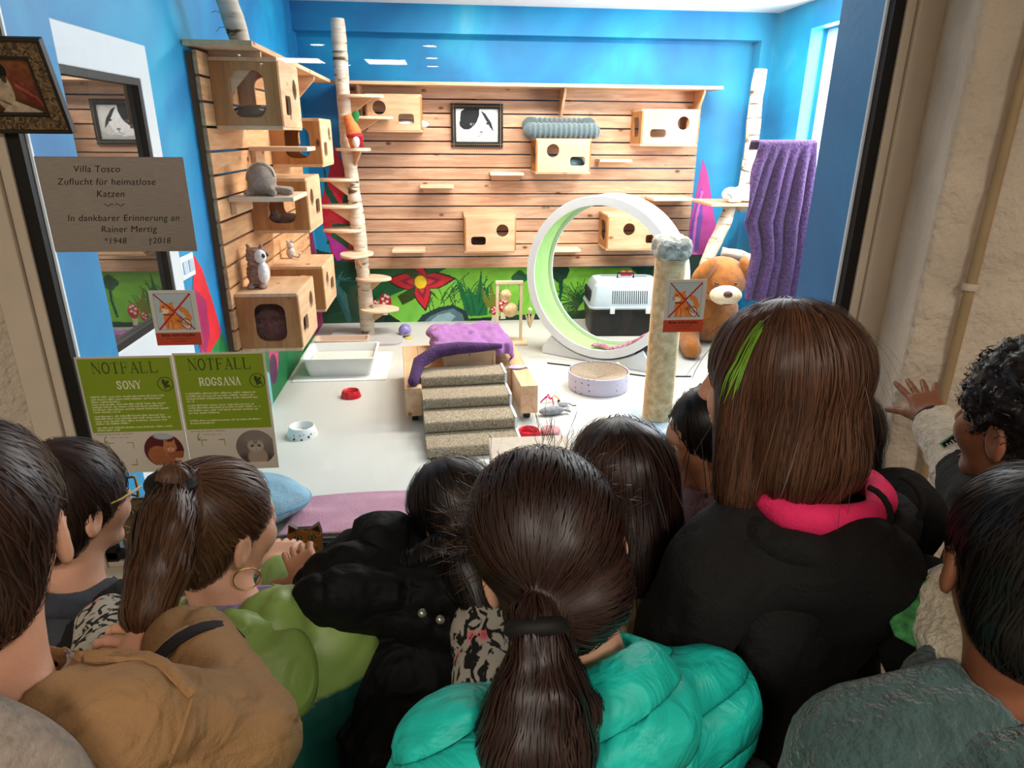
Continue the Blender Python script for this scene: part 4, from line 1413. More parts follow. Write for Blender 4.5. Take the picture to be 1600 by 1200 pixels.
pf = Matrix.Translation((.13, 3.72, 0)) @ Matrix.Rotation(YAW, 4, 'Z')
t = T('wooden_platform', 'low pine U-shaped platform on castors around the stairs', 'platform', tuple(pf @ Vector((0, .4, 0))))
for nm, x0, x1, y0, y1 in (('side_box', .305, .41, 0, .92), ('side_box', -.385, -.285, .06, .92), ('rear_box', -.284, .304, .34, .92)):
    O(nm, MB().box((x0, y0, .055), (x1, y1, .235), pf), W_PX if nm == 'rear_box' else W_PY, t, bevel=.003)
for (x, y) in ((.355, .07), (-.33, .13), (.355, .85), (-.33, .85)):
    c_ = O('castor', MB().tube([tuple(pf @ Vector((x - .018, y, .0265))), tuple(pf @ Vector((x + .018, y, .0265)))], .026, 14).box((x - .012, y - .012, .03), (x + .012, y + .012, .054), pf), M_BLACK, t, smooth=True)
ub = T('wooden_box', 'pine box on the platform behind the stairs, under the lilac blanket', 'box', tuple(pf @ Vector((0.02, .6, .2355))))
O('front_panel', MB().box((-.13, .345, .2358), (.20, .362, .36), pf), W_PX, ub, bevel=.002)
O('carcass', MB().box((-.13, .3625, .2358), (.20, .86, .345), pf), W_PX, ub, bevel=.002)
O('top_panel', MB().box((-.135, .3625, .3455), (.205, .865, .36), pf), W_PX, ub, bevel=.002)
O('edge_strip', MB().panel([(-.13, .2358), (.20, .2358), (.20, .36), (-.13, .36)], [[(-.115, .252), (.185, .252), (.185, .345), (-.115, .345)]], pf @ basis((0, .3445, 0), (1, 0, 0), (0, 0, 1), (0, -1, 0)), .006), W_PX, ub, bevel=.001)


def drape(name, M, x0, x1, y0, y1, top, over, m, parent, nu=70, nv=60, seed=0, wr=.012, thick=.012):
    """cloth lying over a box: over = (left, right, front, back) overhang"""
    ol, orr, of, ob = over
    V = []
    for j in range(nv):
        for i in range(nu):
            s_ = x0 - ol + (x1 - x0 + ol + orr) * i / (nu - 1); q = y0 - of + (y1 - y0 + of + ob) * j / (nv - 1)
            ex = max(0, x0 - s_) - max(0, s_ - x1); ey = max(0, y0 - q) - max(0, q - y1)
            e = math.hypot(ex, ey)
            n_ = vnoise3(np.array([[s_ * 14, q * 14, 0.]]), seed)[0] - .5; n2 = vnoise3(np.array([[s_ * 30, q * 9, 3.]]), seed)[0] - .5
            x = min(max(s_, x0), x1); y = min(max(q, y0), y1)
            bul = .03 * min(1, e / .05)
            if e > 1e-6:
                x -= ex / e * (bul + .05 * e + wr * 2 * n2); y -= ey / e * (bul + .05 * e + wr * 2 * n2)
            z = top + .006 - max(0, e - .012) * (.93 + .12 * n_) + wr * (n_ + n2) * (1 if e < .02 else .4)
            V.append(tuple(M @ Vector((x, y, z))))
    idx = np.arange(nu * nv).reshape(nv, nu)
    FC = np.stack([idx[:-1, :-1], idx[:-1, 1:], idx[1:, 1:], idx[1:, :-1]], -1).reshape(-1, 4)
    o = ONP(name, V, FC, m, parent)
    fix(o, solid=thick, sub=1)
    return o


bt = tag(drape('blanket', pf, -.16, .285, .40, .92, .376, (.08, .12, .075, .10), M_PURPLE, None, seed=4, wr=.024), 'lilac fleece blanket draped over the pine box behind the stairs', 'blanket')
bc = T('blanket_roll', 'dark purple rolled blanket corner trailing down beside the stairs', 'blanket', tuple(pf @ Vector((-.3, .2, .24))))
pts = [tuple(pf @ Vector(p)) for p in ((.24, .345, .385), (.10, .33, .388), (-.04, .335, .388), (-.17, .33, .375), (-.29, .25, .33), (-.315, .17, .285), (-.335, .09, .262), (-.34, .07, .262))]
O('roll', MB().tube(pts, [.016, .030, .040, .044, .042, .034, .032, .014], 14), plain('dark_purple_fleece', (76, 42, 88), .95, .3, 20, bump=.8, bscale=90, sheen=.08), bc, smooth=True)

t = T('fish_toy', 'flat lavender fish shaped toy on the right arm of the platform', 'toy', tuple(pf @ Vector((.34, .33, .236))))
O('body', MB().ball(tuple(pf @ Vector((.335, .33, .244))), (.055, .032, .008), 18, 8), plain('lavender_felt', (186, 172, 200), .9, .15, 40), t, smooth=True)
O('tail', MB().prism([(0, 0), (.03, .022), (.022, 0), (.03, -.022)], pf @ Matrix.Translation((.378, .33, .239)), .006), plain('lavender_felt', (186, 172, 200)), t)

# ---- bowls
def bowl(label, c, r, h, m, extra=None):
    t = T('food_bowl', label, 'bowl', (c[0], c[1], 0))
    O('bowl', MB().lathe([(r, 0), (r * 1.0, .004), (r * .82, h * .92), (r * .78, h), (r * .72, h * .96), (r * .62, h * .35), (.001, h * .28)], (c[0], c[1], 0), 32), m, t, smooth=True, ang=60)
    return t


bowl('red plastic bowl alone on the floor in front of the white litter box', at(548, 613, 2, .03), .068, .045, M_RED)
bowl('red plastic bowl beside the foot of the carpet stairs', at(826, 676, 2, .03), .075, .05, M_RED)
wbowl, nt, b = newmat('white_bowl_with_marks')
v = coords(nt); vo = N(nt, 'ShaderNodeTexVoronoi', i_Scale=34); nt.links.new(v, vo.inputs['Vector'])
r_ = ramp(nt, [(.22, lin((90, 74, 52))), (.30, lin((228, 228, 224)))]); nt.links.new(vo.outputs['Distance'], r_.inputs[0])
gz_ = N(nt, 'ShaderNodeSeparateXYZ'); nt.links.new(v, gz_.inputs[0])
lt = N(nt, 'ShaderNodeMath', operation='LESS_THAN'); lt.inputs[1].default_value = .034; nt.links.new(gz_.outputs[2], lt.inputs[0])
mk = N(nt, 'ShaderNodeMix', data_type='RGBA'); mk.inputs['A'].default_value = (*lin((230, 230, 228)), 1); nt.links.new(lt.outputs[0], mk.inputs['Factor']); nt.links.new(r_.outputs[0], mk.inputs['B'])
nt.links.new(mk.outputs['Result'], b.inputs['Base Color']); b.inputs['Roughness'].default_value = .3
bowl('white ceramic bowl with brown marks, left on the floor', at(472, 672, 2, .03), .088, .06, wbowl)

# ---- litter box, mat, tray
lx0, lx1, ly0, ly1 = -1.03, -.53, 4.63, 5.02
t = T('floor_mat', 'white mat lying under the white litter box', 'mat', (-.76, 4.9, 0))
O('mat', MB().prism(rrect(-1.10, 4.56, -.44, 5.22, .01), Matrix(), .006), plain('white_mat', (228, 230, 228), .8, .05, 60, bump=.3, bscale=200), t)
t = T('litter_box', 'open white plastic litter box on a white mat', 'litter box', (-.78, 4.82, .007))
lr = lambda g, r=.03: rrect(lx0 - g, ly0 - g, lx1 + g, ly1 + g, r)
O('tray', loft(MB(), [(.0065, lr(-.03)), (.135, lr(.0)), (.141, lr(.012)), (.147, lr(.012)), (.147, lr(-.004)), (.135, lr(-.008)), (.03, lr(-.034))]), M_WPL, t, smooth=True, ang=35)
O('litter', MB().prism(lr(-.03), Matrix.Translation((0, 0, .06)), .03), plain('pale_cat_litter', (226, 220, 208), .95, .15, 90), t)['kind'] = 'stuff'
t = T('litter_tray', 'low beige pink tray behind the white litter box', 'litter box', (-.86, 5.35, 0))
lt_ = lambda g, r=.03: rrect(-1.06 - g, 5.24 - g, -.64 + g, 5.39 + g, r)
O('tray', loft(MB(), [(0, lt_(-.02)), (.09, lt_(0)), (.096, lt_(.012)), (.10, lt_(.012)), (.10, lt_(-.004)), (.02, lt_(-.025))]), plain('beige_pink_plastic', (222, 192, 172), .5, .05), t, smooth=True, ang=35)

# ---- small toys
c = at(633, 518, 2, .045)
t = T('toy_ball', 'violet lattice ball with a bell, on the floor beside the birch trunk', 'toy', (c[0], c[1], 0))
O('ball', MB().ball((c[0], c[1], .056), .055, 20, 14), plain('violet_plastic', (92, 78, 160), .4, .4, 20, col2=(170, 160, 210)), t, smooth=True)
O('band', MB().lathe([(.0555, -.006), (.0575, 0), (.0555, .006)], (c[0], c[1], .056), 24, Matrix.Rotation(R(35), 4, 'X')), plain('pale_violet', (196, 190, 220), .4), t, smooth=True)
t = T('toy_disc', 'small yellow plastic disc under the violet ball', 'toy', (c[0] + .03, c[1] - .06, 0))
O('disc', MB().lathe([(.03, 0), (.032, .006), (.02, .011), (.001, .012)], (c[0] + .03, c[1] - .06, 0), 18), plain('yellow_plastic', (222, 196, 70), .4), t, smooth=True)
c = at(860, 672, 2, .02)
t = T('crochet_toy', 'small pink crocheted round beside the red bowl near the stairs', 'toy', (c[0], c[1], 0))
mb = MB()
for k in range(6):
    mb.lathe([(.055 - k * .008, .008 + k * .006), (.060 - k * .008, .012 + k * .006), (.055 - k * .008, .017 + k * .006), (.046 - k * .008, .018 + k * .006)], (c[0], c[1], 0), 24)
mb.ball((c[0], c[1], .022), (.058, .058, .022), 24, 8)
O('round', mb, plain('pink_yarn', (222, 160, 158), .95, .25, 120, bump=.6, bscale=300), t, smooth=True)
c = at(862, 641, 2, .03)
t = T('plush_fish', 'grey plush fish on the floor beside the platform', 'toy', (c[0], c[1], 0))
O('body', MB().ball((c[0], c[1], .028), (.085, .035, .028), 18, 10, Matrix.Rotation(R(10), 4, 'Z')), plain('grey_plush', (150, 152, 156), .95, .25, 60, bump=.5, bscale=200), t, smooth=True)
O('tail', MB().prism([(0, 0), (.045, .035), (.035, 0), (.045, -.035)], Matrix.Translation((c[0] + .075, c[1] + .012, .018)), .014), plain('grey_plush', (150, 152, 156)), t, bevel=.004)
c = at(880, 630, 2, .02)
t = T('plush_mouse', 'tiny white and black plush mouse beside the grey fish', 'toy', (c[0], c[1], 0))
O('body', MB().ball((c[0], c[1], .02), (.04, .022, .02), 14, 8), plain('white_plush', (206, 204, 200), .95, .2, 60), t, smooth=True)
O('ear', MB().ball((c[0] - .03, c[1], .036), (.009, .006, .010), 8, 6), plain('black_plush', (40, 38, 38), .95), t, smooth=True)
O('tail', MB().tube([(c[0] + .036, c[1], .018), (c[0] + .06, c[1] - .01, .006), (c[0] + .085, c[1] - .005, .005)], .003, 6), plain('black_plush', (40, 38, 38)), t)
c = at(860, 624, 2, .02)
t = T('ribbon_toy', 'knot of bright pink ribbon with a yellow end', 'toy', (c[0], c[1], 0))
for k in range(4):
    a = k * 1.5 + .4
    O('ribbon', MB().tube([(c[0], c[1], .022), (c[0] + .03 * math.cos(a), c[1] + .03 * math.sin(a), .045), (c[0] + .07 * math.cos(a), c[1] + .06 * math.sin(a), .006)], .005, 6), plain('pink_ribbon', (214, 40, 120), .5) if k else plain('yellow_ribbon', (226, 190, 60), .5), t)
c = at(968, 574, 2, .03)
t = T('plush_chick', 'tiny pale yellow plush chick behind the round scratcher', 'toy', (c[0], c[1], 0))
O('body', MB().ball((c[0], c[1], .026), (.03, .026, .026), 12, 8).ball((c[0] - .015, c[1] - .01, .058), .018, 12, 8), plain('yellow_plush', (236, 218, 150), .95, .2, 60), t, smooth=True)
O('beak', MB().lathe([(.006, 0), (.0005, .014)], (c[0] - .02, c[1] - .034, .058), 8, Matrix.Rotation(R(90), 4, 'X')), plain('orange_beak', (220, 130, 40), .6), t)

cbl = MB().tube([at(855, 567, 2, .006), at(890, 571, 2, .006), at(935, 577, 2, .006), at(990, 585, 2, .006), at(1012, 588, 2, .006), at(1080, 588, 2, .006)], .005, 8)
tag(O('cable', cbl, M_BLACK, smooth=True), 'thin black cable lying across the floor behind the round scratcher', 'cable')

# ---- bead frame toy with hanging balls, feather dangler
bz = at(795, 440, 1, 5.42); 
xl_, xr_ = at(777, 470, 1, 5.42)[0], at(814, 470, 1, 5.42)[0]
zt = at(795, 444, 1, 5.42)[2]
t = T('ball_arch', 'small pale wooden arch with sisal balls hanging inside, behind the blanket', 'toy', ((xl_ + xr_) / 2, 5.42, 0))
W_TOY = plain('pale_birch_wood', (236, 214, 178), .6, .08, 20)
for x in (xl_, xr_):
    O('post', MB().box((x - .012, 5.408, .018), (x + .012, 5.432, zt)), W_TOY, t, bevel=.003)
O('crossbar', MB().box((xl_ - .016, 5.404, zt), (xr_ + .016, 5.436, zt + .028)), W_TOY, t, bevel=.004)
O('base', MB().box((xl_ - .05, 5.32, 0), (xr_ + .05, 5.52, .018)), W_TOY, t, bevel=.004)
for (px_, py_, r) in ((790, 461, .048), (797, 484, .062)):
    p = at(px_, py_, 1, 5.42)
    o = O('ball', MB().ball((p[0], 5.42, p[2]), r, 20, 14), M_SISAL, t, smooth=True)
    O('string', MB().tube([(p[0], 5.42, p[2] + r * .95), (p[0], 5.42, zt)], .002, 6), W_TOY, o)
p = at(828, 490, 1, 4.98)
t = T('feather_dangler', 'beige feather tassel hanging on a string beside the cat wheel', 'toy', (p[0], p[1], p[2]))
O('string', MB().tube([(p[0], p[1], p[2]), (p[0] - .004, p[1], p[2] + .38)], .0025, 6), W_TOY, t)
O('bead', MB().ball((p[0], p[1], p[2] + .03), .017, 12, 8), W_TOY, t, smooth=True)
for k in range(7):
    a = k * .9
    O('feather', MB().ball((p[0] + .02 * math.cos(a), p[1] + .02 * math.sin(a), p[2] - .055), (.007, .003, .058), 8, 6, Matrix.Rotation(.3 * math.cos(a), 4, 'Y')), plain('beige_feather', (224, 196, 156), .9, .2, 60), t, smooth=True)

# ---- plush toys on shelves
def seal(P):
    d = elli(P, (-.93, 3.72, 1.345 + .085), (.072, .085, .078))
    d = smin(d, elli(P, (-.93, 3.76, 1.345 + .03), (.05, .07, .03)), .02)
    for (x, y) in ((-1.0, 3.66), (-.86, 3.64), (-.79, 3.70), (-.98, 3.84), (-.82, 3.86)):
        d = smin(d, cone(P, (-.92, 3.75, 1.345 + .028), (x, y, 1.345 + .018), .026, .017), .015)
    return d - .003 * (vnoise3(P * 90, 2) - .5)


t = T('plush_toy', 'grey plush octopus sprawled on the left wall step', 'plush toy', (-.92, 3.75, 1.345))
sdf_obj('body', seal, (-1.08, 3.55, 1.34), (-.72, 3.95, 1.53), .007, plain('grey_brown_plush', (164, 146, 132), .95, .2, 50, bump=.7, bscale=240), t)
O('stripe', MB().grid(20, 3, lambda u, v: (-.93 - .074 * math.cos(u * 3.1) * .98, 3.718 - .03 + .012 * v, 1.43 + .0805 * math.sin(u * 3.1 - .1))), plain('cream_felt', (226, 214, 196), .9), t, solid=.004, smooth=True)


def owl(P):
    c0 = np.array((-1.0, 3.68, .872))
    d = elli(P, c0 + (0, 0, .075), (.055, .052, .08))
    d = smin(d, elli(P, c0 + (0, .0, .165), (.05, .046, .05)), .02)
    for s_ in (-1, 1):
        d = smin(d, cone(P, c0 + (s_ * .03, 0, .20), c0 + (s_ * .036, 0, .228), .014, .006), .012)
        d = smin(d, elli(P, c0 + (s_ * .03, -.04, .012), (.022, .034, .014)), .01)
    return d - .005 * np.sin(P[..., 2] * 260) * .6


t = T('plush_owl', 'brown and white plush owl standing on the lowest cat box', 'plush toy', (-1.0, 3.68, .873))
sdf_obj('body', owl, (-1.09, 3.58, .865), (-.91, 3.78, 1.12), .006, plain('brown_striped_plush', (122, 86, 74), .95, .2, 30, bump=.8, bscale=200, stretch=(1, 1, 3), col2=(196, 170, 156)), t)
O('belly', MB().ball((-.962, 3.655, .952), (.03, .04, .062), 16, 10), plain('white_fluff', (232, 228, 224), .95, .1, 60, bump=.5), t, smooth=True)
O('face', MB().ball((-.968, 3.65, 1.04), (.03, .034, .036), 16, 10), plain('white_fluff', (232, 228, 224)), t, smooth=True)
O('eye', MB().ball((-.948, 3.632, 1.046), (.011, .011, .013), 12, 8), plain('dark_glass_eye', (24, 28, 36), .15, coat=.6), t, smooth=True)
O('eye', MB().ball((-.938, 3.672, 1.046), (.009, .009, .012), 12, 8), plain('dark_glass_eye', (24, 28, 36)), t, smooth=True)
t = T('plush_toy', 'tiny white striped plush on the back of the left wall boxes', 'plush toy', (-1.02, 4.6, .868))
O('body', MB().ball((-1.02, 4.6, .905), (.03, .028, .037), 12, 8).ball((-1.02, 4.6, .955), .024, 12, 8).ball((-1.035, 4.6, .98), .009, 8, 6).ball((-1.005, 4.6, .98), .009, 8, 6), plain('striped_grey_plush', (200, 194, 190), .95, .35, 40, bump=.5), t, smooth=True)
O('tail', MB().tube([(-1.0, 4.58, .885), (-.96, 4.56, .88), (-.945, 4.55, .91)], .008, 8), plain('striped_grey_plush', (200, 194, 190)), t, smooth=True)
t = T('plush_mouse', 'brown plush mouse lying inside a cat box on the left wall', 'plush toy', (-.9, 4.1, 1.13))
O('body', MB().ball((-.90, 4.12, 1.172), (.085, .06, .042), 16, 10), plain('brown_plush', (112, 84, 74), .95, .2, 50, bump=.6), t, smooth=True)
O('head', MB().ball((-.972, 4.09, 1.19), (.036, .036, .032), 14, 8).ball((-.975, 4.115, 1.218), .014, 8, 6).ball((-.975, 4.07, 1.218), .014, 8, 6), plain('brown_plush', (112, 84, 74)), t, smooth=True)
t = T('cushion', 'red brown velvet cushion stuffed inside the lowest box', 'cushion', (-.93, 3.75, .579))
sdf_obj('cover', lambda P: smin(rbox(P, (-.93, 3.73, .66), (.125, .16, .08), .06), smin(rbox(P, (-.90, 3.66, .725), (.10, .06, .045), .04), elli(P, (-.99, 3.72, .74), (.06, .09, .05)), .01), .012) - .006 * (vnoise3(P * 30, 4) - .5), (-1.09, 3.535, .57), (-.79, 3.94, .84), .009, plain('red_brown_velvet', (96, 52, 50), .8, .25, 20, bump=.5, bscale=120, sheen=.4), t)
t = T('cushion', 'black cushion with white pawprints inside the top left box', 'cushion', (-.93, 3.83, 1.684))
pm_, nt, b = newmat('black_dotted_cloth')
v = coords(nt); vo = N(nt, 'ShaderNodeTexVoronoi', i_Scale=16); nt.links.new(v, vo.inputs['Vector'])
r_ = ramp(nt, [(.20, lin((196, 196, 190))), (.24, lin((24, 28, 30)))]); nt.links.new(vo.outputs['Distance'], r_.inputs[0]); nt.links.new(r_.outputs[0], b.inputs['Base Color']); b.inputs['Roughness'].default_value = .8
O('cover', MB().ball((-.93, 3.82, 1.735), (.14, .19, .05), 24, 12), pm_, t, smooth=True)
t = T('cushion', 'white cushion lying in the box high beside the birch trunk', 'cushion', (-.25, 5.9, wloc(bF)[2] + .02))
O('cover', MB().ball((-.26, 5.9, wloc(bF)[2] + .062), (.16, .12, .042), 24, 12), plain('white_fluff', (232, 228, 224)), t, smooth=True)
t = T('cushion', 'grey blanket bundle inside the box carrying the fleece bed', 'cushion', (gx + .1, 5.9, wloc(bG)[2] + .02))
O('cover', MB().ball((gx + .09, 5.9, wloc(bG)[2] + .085), (.13, .12, .062), 24, 12), plain('teal_grey_cloth', (96, 128, 136), .9, .2, 30, bump=.5), t, smooth=True)
t = T('cushion', 'dark brown cushion inside the low box with its round hole right', 'cushion', (.36, 5.9, wloc(bI)[2] + .02))
O('cover', MB().ball((.36, 5.9, wloc(bI)[2] + .075), (.15, .12, .055), 24, 12), plain('dark_brown_cloth', (70, 54, 50), .9, .2, 30), t, smooth=True)

# gnome-like carrot plush on a trunk plate
gp_ = at(552, 232, 1, 5.55)
t = T('plush_carrot', 'orange carrot plush with green leaves and a red scarf on a trunk plate', 'plush toy', (gp_[0], 5.55, gp_[2]))
O('body', MB().tube([(gp_[0] + .03, 5.55, gp_[2] + .01), (gp_[0] + .01, 5.55, gp_[2] + .12), (gp_[0] - .025, 5.55, gp_[2] + .24)], [.05, .058, .034], 16), plain('orange_plush', (224, 126, 70), .95, .2, 40, bump=.5), t, smooth=True)
O('scarf', MB().lathe([(.052, -.02), (.066, 0), (.054, .022)], (gp_[0] + .018, 5.55, gp_[2] + .09), 18), plain('red_knit', (170, 34, 50), .95, .3, 60), t, smooth=True)
O('scarf_end', MB().box((gp_[0] + .055, 5.50, gp_[2] + .01), (gp_[0] + .085, 5.515, gp_[2] + .09)), plain('red_knit', (170, 34, 50)), t, bevel=.005)
O('leaf', MB().ball((gp_[0] + .03, 5.54, gp_[2] + .23), (.03, .012, .045), 10, 6, Matrix.Rotation(.6, 4, 'Y')).ball((gp_[0] + .02, 5.54, gp_[2] + .2), (.026, .012, .04), 10, 6, Matrix.Rotation(1.1, 4, 'Y')), plain('green_plush', (40, 120, 60), .95), t, smooth=True)
O('beard', MB().ball((gp_[0] + .03, 5.50, gp_[2] + .05), (.028, .02, .045), 10, 6), plain('white_fluff', (232, 228, 224)), t, smooth=True)

# white plush on the right platform
wp_ = at(1150, 310, 1, 5.45)
t = T('plush_toy', 'white plush animal lying on the right corner platform', 'plush toy', (wp_[0], 5.5, pz[2]))


def wplush(P):
    c0 = np.array((wp_[0] + .04, 5.52, pz[2] + .07))
    d = elli(P, c0 + (.08, 0, 0), (.13, .10, .07))
    d = smin(d, elli(P, c0 + (-.07, -.03, -.005), (.075, .065, .058)), .02)
    d = smin(d, cone(P, c0 + (-.02, -.09, -.045), c0 + (-.10, -.11, -.05), .022, .018), .02)
    return d


sdf_obj('body', wplush, (wp_[0] - .16, 5.36, pz[2] + .001), (wp_[0] + .34, 5.68, pz[2] + .17), .01, plain('white_plush_short', (228, 230, 230), .95, .08, 40, bump=.4), t)
O('mouth_seam', MB().tube([(wp_[0] - .09, 5.432, pz[2] + .075), (wp_[0] - .06, 5.42, pz[2] + .06), (wp_[0] - .05, 5.422, pz[2] + .04)], .004, 6), M_BLACK, t)

# ---- big brown plush dog
dh = at(1126, 436, 1, 5.10)


def dog(P):
    c0 = np.array(dh)
    d = elli(P, c0, (.205, .19, .18))
    d = smin(d, elli(P, (c0[0] + .05, c0[1] + .28, .25), (.24, .22, .26)), .08)
    for s_, y, L in ((-1, -.12, .2), (1, -.1, .2)):
        d = smin(d, cone(P, (c0[0] + s_ * .2, c0[1] + .2, .12), (c0[0] + s_ * .24 - .02, c0[1] - .22, .075), .085, .075), .03)
    d = smin(d, cone(P, (c0[0] - .16, c0[1] + .15, .26), (c0[0] - .2, c0[1] - .05, .07), .07, .06), .03)
    return d - .006 * (vnoise3(P * 40, 7) - .5)


t = T('plush_dog', 'large golden brown plush dog sitting on the floor behind the scratching post', 'plush toy', (dh[0], dh[1] + .2, 0))
M_DOG = plain('golden_brown_plush', (170, 100, 32), .95, .3, 24, bump=.7, bscale=160, sheen=.3)
sdf_obj('body', dog, (dh[0] - .42, dh[1] - .42, .002), (dh[0] + .45, dh[1] + .55, dh[2] + .24), .016, M_DOG, t)
for s_ in (-1, 1):
    O('ear', MB().ball((dh[0] + s_ * .185, dh[1] - .11, dh[2] + .085), (.062, .045, .13), 16, 10, Matrix.Rotation(s_ * -.75, 4, 'Y')), M_DOG, t, smooth=True)
    O('eye', MB().ball((dh[0] - .03 + s_ * .075, dh[1] - .178, dh[2] + .0), .015, 10, 8), plain('dark_glass_eye', (24, 28, 36)), t, smooth=True)
O('muzzle', MB().ball((dh[0] - .03, dh[1] - .20, dh[2] - .085), (.125, .10, .075), 18, 12), plain('cream_plush', (226, 200, 166), .95, .15, 40, bump=.5), t, smooth=True)
O('nose', MB().ball((dh[0] - .05, dh[1] - .285, dh[2] - .06), (.036, .026, .026), 14, 8), plain('brown_nose', (74, 40, 26), .5), t, smooth=True)
O('mouth', MB().ball((dh[0] - .03, dh[1] - .24, dh[2] - .14), (.05, .03, .014), 12, 8), plain('dark_red_felt', (90, 30, 30), .9), t, smooth=True)

# ---- purple plush throw over the right cat tree
BY = 4.60
edgeL = [(1187, 224), (1178, 260), (1170, 300), (1160, 348), (1172, 372), (1178, 400), (1170, 440), (1166, 470)]
edgeR = [(1277, 224), (1274, 260), (1270, 300), (1264, 350), (1258, 390), (1252, 420), (1247, 450), (1243, 475)]
nu, nv = 74, 70
V = []
for j in range(nv):
    q = j / (nv - 1); k = min(6, int(q * 7)); f_ = q * 7 - k
    l0 = np.array(edgeL[k]) * (1 - f_) + np.array(edgeL[k + 1]) * f_; r0 = np.array(edgeR[k]) * (1 - f_) + np.array(edgeR[k + 1]) * f_
    A = at(*l0, 1, BY); B = at(*r0, 1, BY)
    for i in range(nu):
        u_ = i / (nu - 1)
        p = A * (1 - u_) + B * u_
        amp = min(1, q * 3) * .034
        ph = 36 * (u_ * (1 - .25 * q) + .30 * q) + 1.2 * math.sin(q * 4)
        p[1] += amp * (math.sin(ph) + .5 * math.sin(ph * .53 + 1)) + .02 * q
        p[0] += .012 * math.cos(ph) * min(1, q * 3)
        V.append(p)
for j in range(1, 16):       # the part that lies back over the platform
    for i in range(nu):
        u_ = i / (nu - 1)
        A = at(*edgeL[0], 1, BY); B = at(*edgeR[0], 1, BY)
        p = A * (1 - u_) + B * u_
        p = p + np.array((0, .011 * j, .014 * math.sin(min(1, j / 3) * 1.57) - .03 * max(0, j - 13)))
        V.insert(0, p)
V = np.array(V)
# rows inserted in reverse: rebuild in order
rows = nv + 15
top = V[:15 * nu].reshape(15, nu, 3)[:, ::-1]
V = np.concatenate([top.reshape(-1, 3), V[15 * nu:]])
idx = np.arange(rows * nu).reshape(rows, nu)
FC = np.stack([idx[:-1, :-1], idx[:-1, 1:], idx[1:, 1:], idx[1:, :-1]], -1).reshape(-1, 4)
o = ONP('throw_blanket', V, FC, M_PLUMP)
fix(o, solid=.016, sub=1)
tag(o, 'deep purple plush throw hanging in folds over the right cat tree', 'blanket')

# ---- beige storage box in front, switch plate, pouf, towel
fb0 = at(770, 690, 1, 2.86); fb1 = at(902, 690, 1, 2.86)
fb0[2] = fb1[2] = at(835, 685, 1, 3.12)[2]
t = T('fabric_box', 'beige fabric box on the floor in front of the carpet stairs', 'box', ((fb0[0] + fb1[0]) / 2, 3.0, 0))
M_LINEN = plain('beige_linen', (206, 190, 170), .9, .1, 40, bump=.3, bscale=260)
O('body', MB().box((fb0[0], 2.86, 0), (fb1[0], 3.12, fb0[2] - .02)), M_LINEN, t, bevel=.012)
O('lid', MB().box((fb0[0] - .008, 2.85, fb0[2] - .0195), (fb1[0] + .008, 3.13, fb0[2] + .012)), M_LINEN, t, bevel=.01)
t = T('switch_plate', 'small white double switch plate on the left blue wall', 'light switch', (XL + .004, 3.08, 1.10))
O('plate', MB().box((XL + .001, 3.0, 1.045), (XL + .010, 3.16, 1.145)), M_WPL, t, bevel=.003)
for y in (3.045, 3.115):
    O('rocker', MB().box((XL + .0102, y - .026, 1.068), (XL + .0145, y + .026, 1.122)), plain('pale_blue_label', (190, 206, 220), .4), t, bevel=.002)


def pouf(P):
    c0 = np.array((-.70, 1.905, .575))
    d = elli(P, c0, (.255, .125, .082))
    Q = P - c0
    return d - .004 * (vnoise3(P * 26, 3) - .5) - .003 * np.cos(np.arctan2(Q[..., 1], Q[..., 0]) * 14)


t = T('pouf_cushion', 'round light blue quilted cat cushion lying on the inner sill at left', 'cushion', (-.70, 1.9, .511))
sdf_obj('cover', pouf, (-.98, 1.765, .50), (-.42, 2.06, .67), .009, plain('light_blue_quilt', (142, 182, 200), .85, .18, 8, bump=.4, bscale=60), t)
O('piping', MB().tube([(-.70 + .256 * math.cos(a), 1.905 + .126 * math.sin(a), .575) for a in np.linspace(0, 6.283, 50)], .006, 8, False), plain('blue_piping', (110, 160, 186), .8), t, smooth=True)
tw_ = []
x0, x1 = -.475, .9
nu, nv = 90, 26
V = []
for j in range(nv):
    for i in range(nu):
        u_, q = i / (nu - 1), j / (nv - 1)
        x = x0 + (x1 - x0) * u_ - .05 * (1 - q) * (1 - u_); y = 1.768 + .235 * q + .012 * math.sin(u_ * 9) * q
        n_ = vnoise3(np.array([[x * 9, y * 16, 1.]]), 6)[0]
        V.append((x, y, GZ0 + .004 + .016 * n_ * (1 if 0 < i < nu - 1 else .3)))
idx = np.arange(nu * nv).reshape(nv, nu)
FC = np.stack([idx[:-1, :-1], idx[:-1, 1:], idx[1:, 1:], idx[1:, :-1]], -1).reshape(-1, 4)
o = ONP('towel', V, FC, M_PINKT); fix(o, solid=.008, sub=1)
tag(o, 'dusty pink towel spread along the inner sill behind the glass', 'towel')
# ================================================================== THINGS ON THE CORRIDOR SIDE OF THE GLASS
GY = GL - .004


def quad_frame(c, y=GY):
    """corner pixels tl, tr, br, bl -> lower left corner, width vector, height vector on the glass (upright rectangle)"""
    p = [at(*q, 1, y) for q in c]
    x0 = (p[0][0] + p[3][0]) / 2; x1 = (p[1][0] + p[2][0]) / 2; z1 = (p[0][2] + p[1][2]) / 2; z0 = (p[2][2] + p[3][2]) / 2
    return x0, x1, z0, z1


